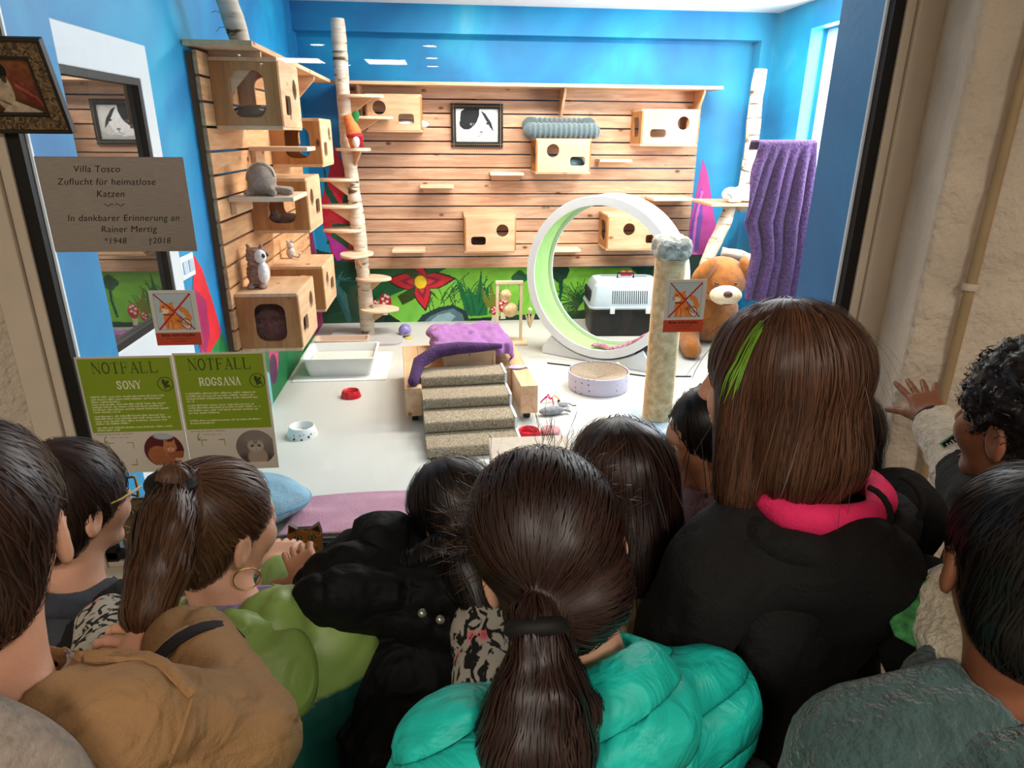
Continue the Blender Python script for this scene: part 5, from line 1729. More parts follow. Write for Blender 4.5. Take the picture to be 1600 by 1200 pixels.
# ---- engraved metal plaque
x0, x1, z0, z1 = quad_frame(((52, 245), (288, 245), (304, 393), (85, 393)))
x0, x1 = -.945, -.612
pm2, nt, b = newmat('brushed_metal')
v = coords(nt, (4, 1, 160)); n = N(nt, 'ShaderNodeTexNoise', i_Scale=8, i_Detail=3); nt.links.new(v, n.inputs['Vector'])
r_ = ramp(nt, [(.3, lin((152, 148, 145))), (.7, lin((180, 176, 172)))]); nt.links.new(n.outputs['Fac'], r_.inputs[0]); nt.links.new(r_.outputs[0], b.inputs['Base Color'])
b.inputs['Metallic'].default_value = .9; b.inputs['Roughness'].default_value = .32
t = T('plaque', 'brushed metal memorial plaque with engraved German lines, fixed on the glass', 'plaque', ((x0 + x1) / 2, GY, z0))
O('plate', MB().box((x0, GY - .003, z0), (x1, GY, z1)), pm2, t, bevel=.0008, bseg=1)
M_ENG = plain('engraved_black', (32, 27, 23), .7, .1)
h = z1 - z0
xm = (x0 + x1) / 2
for (s_, fx, fz, sz) in (('Villa Tosco', .40, .845, .0215), ('Zuflucht für heimatlose', .45, .715, .0215), ('Katzen', .46, .59, .0215), ('In dankbarer Erinnerung an', .52, .335, .0215), ('Rainer Mertig', .54, .215, .0215), ('*1948', .43, .09, .02), ('†2018', .74, .09, .02)):
    text(s_, sz, basis((x0 + (x1 - x0) * fx, GY - .0032, z0 + h * fz), (1, 0, 0), (0, 0, 1), (0, -1, 0)), M_ENG, t, shear=.22, spacing=1.08, extrude=.0002)
orn = MB()
for s_ in (-1, 1):
    orn.tube([(x0 + (x1 - x0) * .475 + s_ * (.002 + .022 * q), GY - .0033, z0 + h * .505 + .0028 * math.sin(q * 8)) for q in np.linspace(0, 1, 14)], .0007, 5)
O('ornament', orn, M_ENG, t)['kind'] = 'stuff'

# ---- serif capitals for the printed notices
SER = {
    'N': ([[(.12, 0), (.12, 1)], [(.88, 0), (.88, 1)]], [[(.12, 1), (.88, 0)]], [(.12, 0, .13), (.88, 1, .13), (.08, 1, .10)]),
    'O': ([], [], []), 'T': ([], [[(.5, 0), (.5, 1)]], [(.5, 0, .2)]),
    'F': ([[(.2, 1), (.85, 1)], [(.85, 1), (.85, .8)], [(.2, .53), (.65, .53)], [(.65, .44), (.65, .62)]], [[(.2, 0), (.2, 1)]], [(.2, 0, .17)]),
    'A': ([[(.14, 0), (.5, 1)], [(.27, .36), (.72, .36)]], [[(.5, 1), (.86, 0)]], [(.14, 0, .13), (.86, 0, .14)]),
    'L': ([[(.2, 0), (.9, 0)], [(.9, 0), (.9, .22)]], [[(.2, 0), (.2, 1)]], [(.2, 1, .17)]),
    'Y': ([[(.88, 1), (.52, .45)]], [[(.12, 1), (.52, .45)], [(.52, .45), (.52, 0)]], [(.52, 0, .17), (.12, 1, .13), (.88, 1, .12)]),
    'R': ([[(.2, 1), (.55, 1)], [(.2, .5), (.55, .5)]], [[(.2, 0), (.2, 1)], [(.55, 1), (.72, .95), (.78, .76), (.72, .56), (.55, .5)], [(.5, .5), (.9, 0)]], [(.2, 0, .15), (.92, 0, .08)]),
    'S': ([], [[(.8, .76), (.72, .94), (.5, 1), (.28, .93), (.22, .76), (.32, .6), (.68, .42), (.78, .24), (.7, .06), (.48, 0), (.26, .07), (.18, .26)]], []),
    'G': ([], [[(.85, .76), (.75, .93), (.52, 1), (.3, .92), (.16, .7), (.14, .4), (.24, .12), (.5, 0), (.72, .05), (.84, .2), (.84, .42)], [(.62, .42), (.92, .42)]], []),
}
SER['O'] = ([], [[(.5 + .38 * math.cos(a), .5 + .5 * math.sin(a)) for a in np.linspace(0, 6.2832, 20)]], [])
SER['T'] = ([[(.08, 1), (.92, 1)], [(.08, 1), (.08, .78)], [(.92, 1), (.92, .78)]], [[(.5, 0), (.5, 1)]], [(.5, 0, .18)])


def serif(c, s_, x, y, w, h, col, thick=1.0, a=1.0):
    for ch in s_:
        th_, tk, sf = SER[ch]
        m = lambda p: (x + p[0] * w * .92, y + p[1] * h)
        for l in th_:
            c.line([m(p) for p in l], h * .035 * thick, col, a)
        for l in tk:
            c.line([m(p) for p in l], h * .075 * thick, col, a)
        for (sx, sy, hw) in sf:
            c.line([m((sx - hw, sy)), m((sx + hw, sy))], h * .035 * thick, col, a)
        x += w


def scribble(c, x, y, w, h, col, seed, a=.9):
    """one line of print too small to read"""
    q = random.Random(seed); u = 0
    while u < w:
        L = q.uniform(.008, .03)
        k = x + u
        while k < min(x + u + L, x + w):
            c.line([(k, y), (k, y + h * q.choice((.6, .6, 1)))], .0008, col, a)
            c.line([(k, y + h * q.choice((0, .55))), (k + .0016, y + h * .55)], .0006, col, a * .8)
            k += .0027
        u += L + .004


def notice(label, corners, nm, nx_, paras, photo):
    x0, x1, z0, z1 = quad_frame(corners)
    w, h = x1 - x0, z1 - z0
    t = T('notice', label, 'notice', ((x0 + x1) / 2, GY, z0))
    O('laminate', MB().box((x0, GY - .001, z0), (x1, GY, z1)), plain('white_laminate', (214, 210, 200), .25, .03, coat=.4), t)
    c = Canvas(w, h, 250, (214, 206, 192))
    u = lambda fx, fy: (fx * w, fy * h)
    c.poly([u(.02, .985), u(.975, .985), u(.975, .365), u(.02, .365)], (134, 160, 36))
    GRN = (58, 74, 30)
    serif(c, 'NOTFALL', .155 * w, .865 * h, .098 * w, .088 * h, GRN, .75)
    serif(c, nm, nx_ * w, .735 * h, .066 * w, .062 * h, (236, 236, 210), 1.0)
    # round stamp with a leaping cat
    cx_, cy2 = u(.885, .765)
    for k in range(40):
        a0, a1 = k / 40 * 6.283, (k + 1) / 40 * 6.283
        c.line([(cx_ + .0195 * math.cos(a0), cy2 + .0195 * math.sin(a0)), (cx_ + .0195 * math.cos(a1), cy2 + .0195 * math.sin(a1))], .0011, GRN)
    c.ell(cx_ - .002, cy2 + .002, .005, .009, GRN, rot=.6); c.ell(cx_ + .004, cy2 + .004, .004, .008, GRN, rot=-.7); c.ell(cx_ - .004, cy2 + .010, .004, .004, GRN)
    c.ell(cx_ + .005, cy2 - .006, .007, .003, GRN, rot=.5); c.line([(cx_ - .004, cy2 - .002), (cx_ - .002, cy2 - .013)], .0016, GRN); c.line([(cx_ + .002, cy2), (cx_ + .011, cy2 - .010)], .0014, GRN)
    k = 0
    for (fy, n_, last) in paras:
        for i in range(n_):
            k += 1
            scribble(c, .075 * w, (fy - i * .0215) * h, w * (last if i == n_ - 1 else .80 - .03 * ((k * 7) % 3)), .0042, (226, 230, 180), k + int(nx_ * 100))
    scribble(c, .06 * w, .345 * h, .38 * w, .002, (120, 120, 90), 5, .7)
    # brackets (empty) and the hand-drawn arrow
    for sx in (0, 1):
        for sy in (0, 1):
            bx, by = (.16 + .26 * sx) * w, (.07 + .20 * sy) * h
            c.line([(bx, by), (bx + (.06 if sx == 0 else -.06) * w, by)], .0013, (124, 144, 44))
            c.line([(bx, by), (bx, by + (.05 if sy == 0 else -.05) * h)], .0013, (124, 144, 44))
    c.line([u(.15, .33), u(.128, .31), u(.125, .285), u(.14, .27)], .0012, (120, 140, 50)); c.line([u(.12, .28), u(.14, .268), u(.15, .29)], .0012, (120, 140, 50))
    scribble(c, .19 * w, .315 * h, .20 * w, .002, (130, 128, 120), 9, .6)
    photo(c, w, h)
    c.mesh('print', (x0 + .0005, GY - .0013, z0 + .0005), (w - .001, 0, 0), (0, 0, h - .001), M_PRINT, t)


def round_photo(c, w, h, cx_, cy2, r, bg, paint):
    keep = c.c.copy()
    d = np.hypot(c.X - cx_, c.Y - cy2)
    c.ell(cx_, cy2, r * 1.05, r * 1.05, bg)
    paint(c, cx_, cy2, r)
    m = (d < r) & (c.Y > cy2 - r * .84) & (c.X < w * .97)
    c.c = np.where(m[..., None], c.c, keep)


def red_cat(c, x, y, r):
    c.ell(x + .1 * r, y + .85 * r, .5 * r, .22 * r, (176, 190, 200), soft=.3)
    c.poly([(x + .2 * r, y - .1 * r), (x + 1.1 * r, y - .05 * r), (x + 1.1 * r, y - r), (x - .2 * r, y - r)], (156, 90, 64))
    c.poly([(x + .5 * r, y - .45 * r), (x + 1.1 * r, y - .5 * r), (x + 1.1 * r, y - .62 * r), (x + .45 * r, y - .6 * r)], (214, 172, 146))
    c.ell(x - .32 * r, y - .25 * r, .52 * r, .52 * r, (176, 110, 72), soft=.15); c.ell(x - .1 * r, y - .6 * r, .6 * r, .28 * r, (166, 100, 66), soft=.2)
    for k in range(6):
        c.line([(x - .75 * r + k * .13 * r, y + .1 * r), (x - .62 * r + k * .12 * r, y - .4 * r)], .0012, (140, 80, 50), .7)
    hx, hy = x + .32 * r, y + .18 * r
    c.poly([(hx - .30 * r, hy + .15 * r), (hx - .26 * r, hy + .52 * r), (hx - .02 * r, hy + .28 * r)], (186, 116, 80)); c.poly([(hx + .05 * r, hy + .26 * r), (hx + .30 * r, hy + .48 * r), (hx + .3 * r, hy + .1 * r)], (186, 116, 80))
    c.ell(hx, hy, .34 * r, .31 * r, (194, 126, 84), soft=.1); c.ell(hx + .02 * r, hy - .14 * r, .17 * r, .12 * r, (220, 172, 140))
    for s_ in (-1, 1):
        c.ell(hx + s_ * .14 * r, hy + .04 * r, .06 * r, .045 * r, (70, 50, 30)); c.ell(hx + s_ * .14 * r, hy + .04 * r, .03 * r, .03 * r, (196, 176, 90))
    c.ell(hx + .02 * r, hy - .1 * r, .04 * r, .03 * r, (170, 90, 80)); c.line([(hx - .05 * r, hy - .2 * r), (hx + .02 * r, hy - .17 * r), (hx + .1 * r, hy - .2 * r)], .0008, (110, 66, 50))


def grey_cat(c, x, y, r):
    c.ell(x, y - .9 * r, 1.2 * r, .6 * r, (84, 72, 70), soft=.4); c.ell(x + .2 * r, y + .7 * r, r, .6 * r, (138, 128, 122), soft=.6)
    c.ell(x + .05 * r, y - .55 * r, .5 * r, .55 * r, (172, 152, 140), soft=.2)
    hx, hy = x, y + .08 * r
    c.poly([(hx - .38 * r, hy + .05 * r), (hx - .42 * r, hy + .42 * r), (hx - .12 * r, hy + .32 * r)], (150, 138, 128)); c.poly([(hx + .38 * r, hy + .05 * r), (hx + .42 * r, hy + .42 * r), (hx + .12 * r, hy + .32 * r)], (150, 138, 128))
    c.ell(hx, hy, .42 * r, .36 * r, (180, 168, 156), soft=.1)
    for k in (-1, 0, 1):
        c.line([(hx + k * .09 * r, hy + .34 * r), (hx + k * .06 * r, hy + .14 * r)], .001, (96, 84, 76))
    for s_ in (-1, 1):
        c.ell(hx + s_ * .17 * r, hy + .02 * r, .085 * r, .075 * r, (60, 50, 44)); c.ell(hx + s_ * .17 * r, hy + .02 * r, .05 * r, .055 * r, (140, 130, 80)); c.ell(hx + s_ * .17 * r, hy + .02 * r, .02 * r, .045 * r, (14, 12, 10))
    c.ell(hx, hy - .13 * r, .15 * r, .10 * r, (206, 196, 186)); c.ell(hx, hy - .09 * r, .04 * r, .03 * r, (150, 96, 90)); c.line([(hx - .08 * r, hy - .2 * r), (hx, hy - .16 * r), (hx + .08 * r, hy - .2 * r)], .0008, (80, 66, 60))


notice('green notice headed NOTFALL SONY with a round photo of a ginger cat', ((118, 560), (268, 553), (300, 735), (155, 740)), 'SONY', .37,
       ((.665, 3, .30), (.60, 4, .28), (.50, 4, .36), (.40, 2, .24)), lambda c, w, h: round_photo(c, w, h, .74 * w, .19 * h, .215 * w, (92, 34, 40), red_cat))
notice('green notice headed NOTFALL ROGSANA with a round photo of a grey cat', ((272, 553), (413, 548), (436, 728), (298, 738)), 'ROGSANA', .24,
       ((.665, 4, .08), (.565, 4, .34), (.435, 2, .26)), lambda c, w, h: round_photo(c, w, h, .765 * w, .19 * h, .225 * w, (120, 110, 106), grey_cat))


def sticker(label, corners):
    x0, x1, z0, z1 = quad_frame(corners)
    w, h = x1 - x0, z1 - z0
    t = T('sticker', label, 'sign', ((x0 + x1) / 2, GY, z0))
    O('card', MB().box((x0, GY - .0012, z0), (x1, GY, z1)), plain('sticker_card', (206, 204, 196), .4, .03), t)
    c = Canvas(w, h, 150, (212, 212, 206))
    u = lambda a, b_: (a * w, b_ * h)
    c.poly([u(.0, .0), u(1, 0), u(1, .235), u(0, .235)], (194, 76, 52))
    c.poly([u(.085, .285), u(.90, .285), u(.90, .945), u(.085, .945)], (86, 96, 100)); c.poly([u(.092, .29), u(.893, .29), u(.893, .94), u(.092, .94)], (186, 206, 212))
    OR, OD = (228, 138, 66), (176, 84, 36)
    # tail, body, head
    c.line([u(.70, .40), u(.80, .50), u(.74, .62), u(.66, .66)], .007, OR)
    c.poly([u(.26, .30), u(.24, .52), u(.34, .62), u(.48, .60), u(.62, .50), u(.70, .40), u(.70, .30)], OR)
    c.ell(*u(.60, .40), .13 * w, .085 * h, OR); c.ell(*u(.36, .36), .06 * w, .07 * h, (236, 158, 90)); c.ell(*u(.48, .34), .06 * w, .05 * h, (236, 158, 90))
    for k in range(5):
        c.line([u(.50 + k * .045, .47 - k * .012), u(.54 + k * .045, .42 - k * .012)], .0012, OD)
    c.line([u(.41, .30), u(.42, .40), u(.39, .46)], .0010, OD); c.line([u(.30, .31), u(.33, .42)], .001, OD)
    c.poly([u(.22, .70), u(.21, .82), u(.31, .76)], OR); c.poly([u(.38, .76), u(.50, .80), u(.47, .68)], OR); c.poly([u(.235, .73), u(.228, .79), u(.28, .755)], (240, 190, 170))
    c.ell(*u(.35, .665), .165 * w, .105 * h, OR); c.ell(*u(.29, .63), .09 * w, .05 * h, (246, 226, 204))
    c.ell(*u(.28, .70), .014 * w, .018 * h, (20, 16, 14)); c.ell(*u(.41, .69), .014 * w, .018 * h, (20, 16, 14)); c.ell(*u(.33, .662), .014 * w, .009 * h, (190, 80, 80))
    for s_ in (0, 1):
        c.line([u(.24 - s_ * .0, .64 - .02 * s_), u(.18, .65 - .03 * s_)], .0007, (90, 60, 40)); c.line([u(.44, .65 - .02 * s_), u(.53, .66 - .03 * s_)], .0007, (90, 60, 40))
    c.line([u(.26, .565), u(.46, .565)], .0022, (120, 60, 30))
    # knocking hand
    c.poly([u(.60, .44), u(.70, .50), u(.80, .46), (.84 * w, .36 * h), u(.78, .285), u(.70, .30), u(.62, .36)], (40, 34, 32))
    c.poly([u(.615, .435), u(.70, .485), u(.79, .45), u(.825, .36), u(.77, .295), u(.705, .31), u(.635, .37)], (238, 206, 188))
    for k in range(3):
        c.line([u(.64 + k * .045, .44 - .01 * k), u(.67 + k * .04, .38 - .01 * k)], .0009, (60, 46, 42))
    for k in range(3):
        c.line([u(.55 + .03 * k, .47 + .03 * k), u(.585 + .028 * k, .445 + .03 * k)], .001, (30, 26, 24))
    # red cross
    c.line([u(.11, .93), u(.88, .30)], .0016, (150, 40, 44)); c.line([u(.12, .30), u(.88, .93)], .0024, (196, 44, 48))
    c.mesh('print', (x0, GY - .0014, z0), (w, 0, 0), (0, 0, h), M_PRINT, t)
    text('Bitte nicht klopfen', .0112, basis((x0 + w * .5, GY - .0016, z0 + h * .165), (1, 0, 0), (0, 0, 1), (0, -1, 0)), M_ENG, t, extrude=.0001, bold=.0002)
    c2 = MB()
    q = random.Random(4)
    for (fz, f0, f1) in ((.11, .22, .78), (.065, .34, .66)):
        u_ = f0
        while u_ < f1:
            L = q.uniform(.02, .07)
            c2.box((x0 + w * u_, GY - .0016, z0 + h * fz), (x0 + w * min(f1, u_ + L), GY - .00145, z0 + h * (fz + .014))); u_ += L + .015
    O('small_print', c2, plain('small_print_ink', (130, 50, 36), .6), t)['kind'] = 'stuff'


sticker('crossed out ginger cat and knocking hand sticker on the glass under the plaque', ((232, 455), (303, 452), (317, 537), (246, 541)))
sticker('crossed out ginger cat and knocking hand sticker on the glass before the scratching post', ((1042, 437), (1105, 436), (1097, 517), (1035, 520)))

# ---- ornate picture hanging at the upper left, top leaning out
yb_, yt_ = GL - .022, GL - .085
pa_ = at(118, 205, 1, yb_); pt_ = at(78, 57, 1, yt_)
ex = Vector((1, 0, 0)); up = Vector((0, yt_ - yb_, pt_[2] - pa_[2])); hh = up.length; up.normalize(); nn = ex.cross(up)
ww = .21
fo = Vector((pa_[0] - ww + .003, yb_, pa_[2]))
fm = basis(fo, ex, up, nn)
t = T('framed_picture', 'cat picture in an ornate carved bronze frame at the upper left corner', 'picture', (fo[0] + ww / 2, yb_, fo[2]))
fwid = .036
O('frame', MB().panel([(0, 0), (ww, 0), (ww, hh), (0, hh)], [[(.008, .008), (ww - .008, .008), (ww - .008, hh - .008), (.008, hh - .008)]], fm, .022), plain('dark_frame_edge', (40, 34, 26), .5, .2, 30), t, bevel=.003)
O('inner_rim', MB().panel([(fwid, fwid), (ww - fwid, fwid), (ww - fwid, hh - fwid), (fwid, hh - fwid)], [[(fwid + .007, fwid + .007), (ww - fwid - .007, fwid + .007), (ww - fwid - .007, hh - fwid - .007), (fwid + .007, hh - fwid - .007)]], fm, .016), plain('dark_frame_edge', (40, 34, 26)), t, bevel=.002)
om, nt, b = newmat('carved_bronze_scrolls')
v = coords(nt, (1, 1, 1)); vo = N(nt, 'ShaderNodeTexNoise', i_Scale=75, i_Detail=1, i_Distortion=2.4); nt.links.new(v, vo.inputs['Vector'])
r_ = ramp(nt, [(.40, lin((76, 60, 40))), (.55, lin((132, 108, 76))), (.7, lin((160, 134, 98)))]); nt.links.new(vo.outputs['Fac'], r_.inputs[0]); nt.links.new(r_.outputs[0], b.inputs['Base Color'])
b.inputs['Roughness'].default_value = .45; b.inputs['Metallic'].default_value = .3
bp = N(nt, 'ShaderNodeBump', i_Strength=.9, i_Distance=.004); nt.links.new(vo.outputs['Fac'], bp.inputs['Height']); nt.links.new(bp.outputs[0], b.inputs['Normal'])
O('carved_moulding', MB().panel([(.0082, .0082), (ww - .0082, .0082), (ww - .0082, hh - .0082), (.0082, hh - .0082)], [[(fwid - .0002, fwid - .0002), (ww - fwid + .0002, fwid - .0002), (ww - fwid + .0002, hh - fwid + .0002), (fwid - .0002, hh - fwid + .0002)]], fm, .017), om, t)
c = Canvas(ww - 2 * fwid, hh - 2 * fwid, 150, (92, 52, 34))
W_, H_ = c.w, c.h
u = lambda a, b_: (a * W_, b_ * H_)
c.ell(*u(.55, .85), .35 * W_, .4 * H_, (150, 96, 56), soft=.5); c.ell(*u(.7, .55), .2 * W_, .3 * H_, (128, 70, 44), soft=.5)
c.poly([u(.6, .62), u(.8, .45), u(1, .12), u(.97, .04), u(.7, .3)], (120, 46, 40)); c.line([u(.62, .5), u(.85, .3), u(.96, .1)], .003, (170, 90, 76)); c.line([u(.68, .55), u(.9, .2)], .002, (150, 70, 60))
c.ell(*u(.38, .42), .16 * W_, .34 * H_, (196, 176, 150), soft=.1); c.poly([u(.2, .0), u(.5, .25), u(.86, .06), u(.86, .02), u(.2, 0)], (206, 186, 160)); c.ell(*u(.36, .66), .13 * W_, .17 * H_, (190, 170, 146), soft=.1)
c.ell(*u(.45, .74), .10 * W_, .13 * H_, (24, 22, 20)); c.poly([u(.42, .80), u(.44, 1.0), u(.52, .82)], (24, 22, 20)); c.ell(*u(.47, .6), .04 * W_, .06 * H_, (70, 62, 54)); c.poly([u(.24, .8), u(.22, .96), u(.33, .84)], (30, 26, 24))
c.ell(*u(.33, .68), .02 * W_, .03 * H_, (30, 30, 24)); c.ell(*u(.30, .58), .03 * W_, .03 * H_, (190, 130, 120)); c.line([u(.3, .25), u(.42, .18)], .0016, (110, 84, 64))
c.noise(.3, .006, 3)
c.mesh('print', tuple(fm @ Vector((fwid + .001, fwid + .001, .006))), tuple(Vector(ex) * W_), tuple(up * H_), M_PRINT, t)

# ---- green bench under the glass with cat shaped boards and floral cushions
M_GREEN = plain('green_paint', (52, 140, 40), .4, .08)
t = T('bench', 'low green painted bench under the viewing glass', 'bench', (.05, 1.53, 0))
for y in (1.44, 1.50, 1.56):
    O('slat', MB().box((-.95, y, .40), (1.05, y + .05, .425)), M_GREEN, t, bevel=.004)
for x in (-.85, .05, .95):
    O('leg', MB().box((x - .02, 1.45, 0), (x + .02, 1.60, .3998)), M_GREEN, t, bevel=.004)
O('rail', MB().tube([(-.95, 1.635, .468), (1.05, 1.635, .468)], .014, 12), M_GREEN, t, smooth=True)


def cat_board(label, pl, pr_, ptop_, y, zb, base, dark, lightc, seed, face=True):
    A = at(*pl, 1, y); B = at(*pr_, 1, y); Tt = at(*ptop_, 1, y)
    x0, x1, zt_ = A[0], B[0], Tt[2]
    w = x1 - x0
    sh = zt_ - zb
    ol = [(0.02 * w, 0), (.98 * w, 0), (w, .4 * sh), (.97 * w, sh - .62 * w), (.99 * w, sh - .3 * w), (.93 * w, sh), (.70 * w, sh - .16 * w), (.30 * w, sh - .16 * w), (.07 * w, sh), (.01 * w, sh - .3 * w), (.03 * w, sh - .62 * w), (0, .4 * sh)]
    t = T('cat_figure', label, 'cat figure', ((x0 + x1) / 2, y, zb))
    O('board', MB().prism(ol, basis((x0, y, zb), (1, 0, 0), (0, 0, 1), (0, -1, 0)), .014), plain('board_edge_' + str(seed), dark, .5, .1), t)
    c = Canvas(w, sh, 64, base)
    c.used = np.zeros(c.X.shape, bool)
    c.poly(ol, base)
    q = random.Random(seed)
    for k in range(70):
        x = q.uniform(0, w); z = q.uniform(0, sh)
        c.line([(x, z), (x + q.uniform(-.02, .02), z + q.uniform(-.01, .014))], .0018, q.choice((dark, lightc)), .7)
    fc = sh - .45 * w
    for s_ in (-1, 1):
        c.poly([(w * .5 + s_ * .42 * w, sh - .06 * w), (w * .5 + s_ * .2 * w, sh - .18 * w), (w * .5 + s_ * .45 * w, sh - .3 * w)], dark)
        c.ell(w * .5 + s_ * .2 * w, fc, .11 * w, .09 * w, dark); c.ell(w * .5 + s_ * .2 * w, fc, .075 * w, .07 * w, (120, 130, 110)); c.ell(w * .5 + s_ * .2 * w, fc, .03 * w, .06 * w, (8, 8, 8))
    c.ell(w * .5, fc - .2 * w, .17 * w, .12 * w, lightc); c.ell(w * .5, fc - .13 * w, .05 * w, .035 * w, (90, 50, 44))
    ol_mask = np.zeros(c.X.shape, bool)
    n = len(ol)
    for i in range(n):
        (ax, ay), (bx, by) = ol[i], ol[(i + 1) % n]
        if ay != by:
            ol_mask ^= ((ay > c.Y) != (by > c.Y)) & (c.X < (bx - ax) * (c.Y - ay) / (by - ay) + ax)
    c.used = ol_mask
    cmesh_used(c, 'print', (x0, y - .0145, zb), (w, 0, 0), (0, 0, sh), M_PRINT, t)


cat_board('flat tabby cat figure on the bench behind the long ponytail', (196, 840), (268, 840), (210, 768), 1.60, .426, (104, 86, 62), (46, 36, 26), (176, 158, 128), 3)
cat_board('flat brown cat figure peeping up behind the knuckles on the ledge', (451, 835), (505, 835), (455, 816), 1.60, .426, (136, 86, 36), (40, 22, 12), (186, 130, 66), 8)
fl, nt, b = newmat('floral_fabric')
v = coords(nt); vo = N(nt, 'ShaderNodeTexVoronoi', i_Scale=22); nt.links.new(v, vo.inputs['Vector'])
n1 = N(nt, 'ShaderNodeTexNoise', i_Scale=40, i_Detail=1, i_Distortion=2); nt.links.new(v, n1.inputs['Vector'])
r_ = ramp(nt, [(.0, lin((170, 40, 60))), (.20, lin((214, 130, 130))), (.27, lin((176, 168, 154)))]); nt.links.new(vo.outputs['Distance'], r_.inputs[0])
r2 = ramp(nt, [(.45, lin((26, 30, 25))), (.50, (1, 1, 1))]); nt.links.new(n1.outputs['Fac'], r2.inputs[0])
mk = N(nt, 'ShaderNodeMix', data_type='RGBA', blend_type='MULTIPLY'); mk.inputs['Factor'].default_value = 1
nt.links.new(r_.outputs[0], mk.inputs['A']); nt.links.new(r2.outputs[0], mk.inputs['B']); nt.links.new(mk.outputs['Result'], b.inputs['Base Color']); b.inputs['Roughness'].default_value = .9
M_FLORAL = fl
# ================================================================== PEOPLE
def skin_mat(name, col):
    if name in MATS:
        return MATS[name]
    m = plain(name, col, .5, .10, 14, bump=.08, bscale=200, spec=.4)
    b = m.node_tree.nodes['Principled BSDF']
    b.inputs['Subsurface Weight'].default_value = .12
    b.inputs['Subsurface Radius'].default_value = (.012, .004, .002)
    return m


SK_LIGHT = skin_mat('skin_light', (226, 170, 142))
SK_MID = skin_mat('skin_mid', (206, 146, 112))
SK_DARK = skin_mat('skin_brown', (150, 96, 68))


def hair_mat(name, c0, c1, rough=.42):
    m, nt, b = newmat(name)
    g = N(nt, 'ShaderNodeNewGeometry')
    v = coords(nt, (1, 1, 1)); n = N(nt, 'ShaderNodeTexNoise', i_Scale=14, i_Detail=3); nt.links.new(v, n.inputs['Vector'])
    ad = N(nt, 'ShaderNodeMath', operation='MULTIPLY_ADD'); ad.inputs[1].default_value = .6; ad.inputs[2].default_value = .0
    a2 = N(nt, 'ShaderNodeMath', operation='MULTIPLY_ADD'); a2.inputs[1].default_value = .55
    nt.links.new(g.outputs['Random Per Island'], ad.inputs[0]); nt.links.new(n.outputs['Fac'], a2.inputs[0]); nt.links.new(ad.outputs[0], a2.inputs[2])
    r = ramp(nt, [(.15, lin(c0)), (.9, lin(c1))]); nt.links.new(a2.outputs[0], r.inputs[0]); nt.links.new(r.outputs[0], b.inputs['Base Color'])
    b.inputs['Roughness'].default_value = rough; b.inputs['Specular IOR Level'].default_value = .45
    return m


H_BLACK = hair_mat('hair_black', (10, 8, 8), (30, 24, 22))
H_DBROWN = hair_mat('hair_dark_brown', (22, 13, 11), (56, 34, 28))
H_RBROWN = hair_mat('hair_chestnut', (30, 18, 14), (70, 44, 34))
H_MBROWN = hair_mat('hair_mid_brown', (44, 27, 18), (104, 70, 46))
H_LBROWN = hair_mat('hair_light_brown', (46, 28, 20), (104, 68, 48))
M_EYEW = plain('eye_white', (226, 222, 214), .2, .02)
M_IRIS = plain('eye_iris', (46, 28, 18), .15, .2, 60)
M_TROUSER = plain('dark_denim', (38, 42, 58), .85, .2, 40, bump=.3, bscale=300)
M_SHOE = plain('dark_trainer', (40, 38, 40), .6, .2, 20)


def rot(yaw=0, pitch=0, roll=0):
    """columns right, forward, up; yaw turns to the left, pitch looks down, roll tips the left ear down"""
    m = Matrix.Rotation(R(yaw), 3, 'Z') @ Matrix.Rotation(R(-pitch), 3, 'X') @ Matrix.Rotation(R(-roll), 3, 'Y')
    return np.array(m)


def head_sdf(Q):
    d = elli(Q, (0, -.015, .030), (.071, .090, .078))
    d = smin(d, elli(Q, (0, .030, -.035), (.052, .055, .072)), .03)
    A = Q.copy(); A[..., 0] = np.abs(A[..., 0])
    d = smin(d, elli(A, (.034, .054, -.022), (.026, .028, .028)), .02)
    d = smin(d, elli(Q, (0, .066, -.092), (.022, .018, .016)), .025)
    d = smin(d, cone(A, (.0, .074, .028), (.042, .062, .026), .012, .010), .018)
    d = -smin(-d, elli(A, (.031, .100, .007), (.018, .014, .012)), .012)
    d = smin(d, cone(Q, (0, .086, .012), (0, .103, -.022), .007, .011), .012)
    d = smin(d, elli(A, (.009, .095, -.026), (.008, .009, .007)), .006)
    d = smin(d, elli(Q, (0, .085, -.052), (.021, .009, .005)), .006)
    d = smin(d, elli(Q, (0, .083, -.062), (.018, .009, .006)), .005)
    er = np.array(Matrix.Rotation(R(18), 3, 'Z') @ Matrix.Rotation(R(-12), 3, 'X'))
    e = elli(A, (.077, -.012, -.008), (.009, .019, .031), er)
    e = np.maximum(e, -elli(A, (.088, -.008, -.006), (.008, .011, .019), er))
    return smin(d, e, .006)


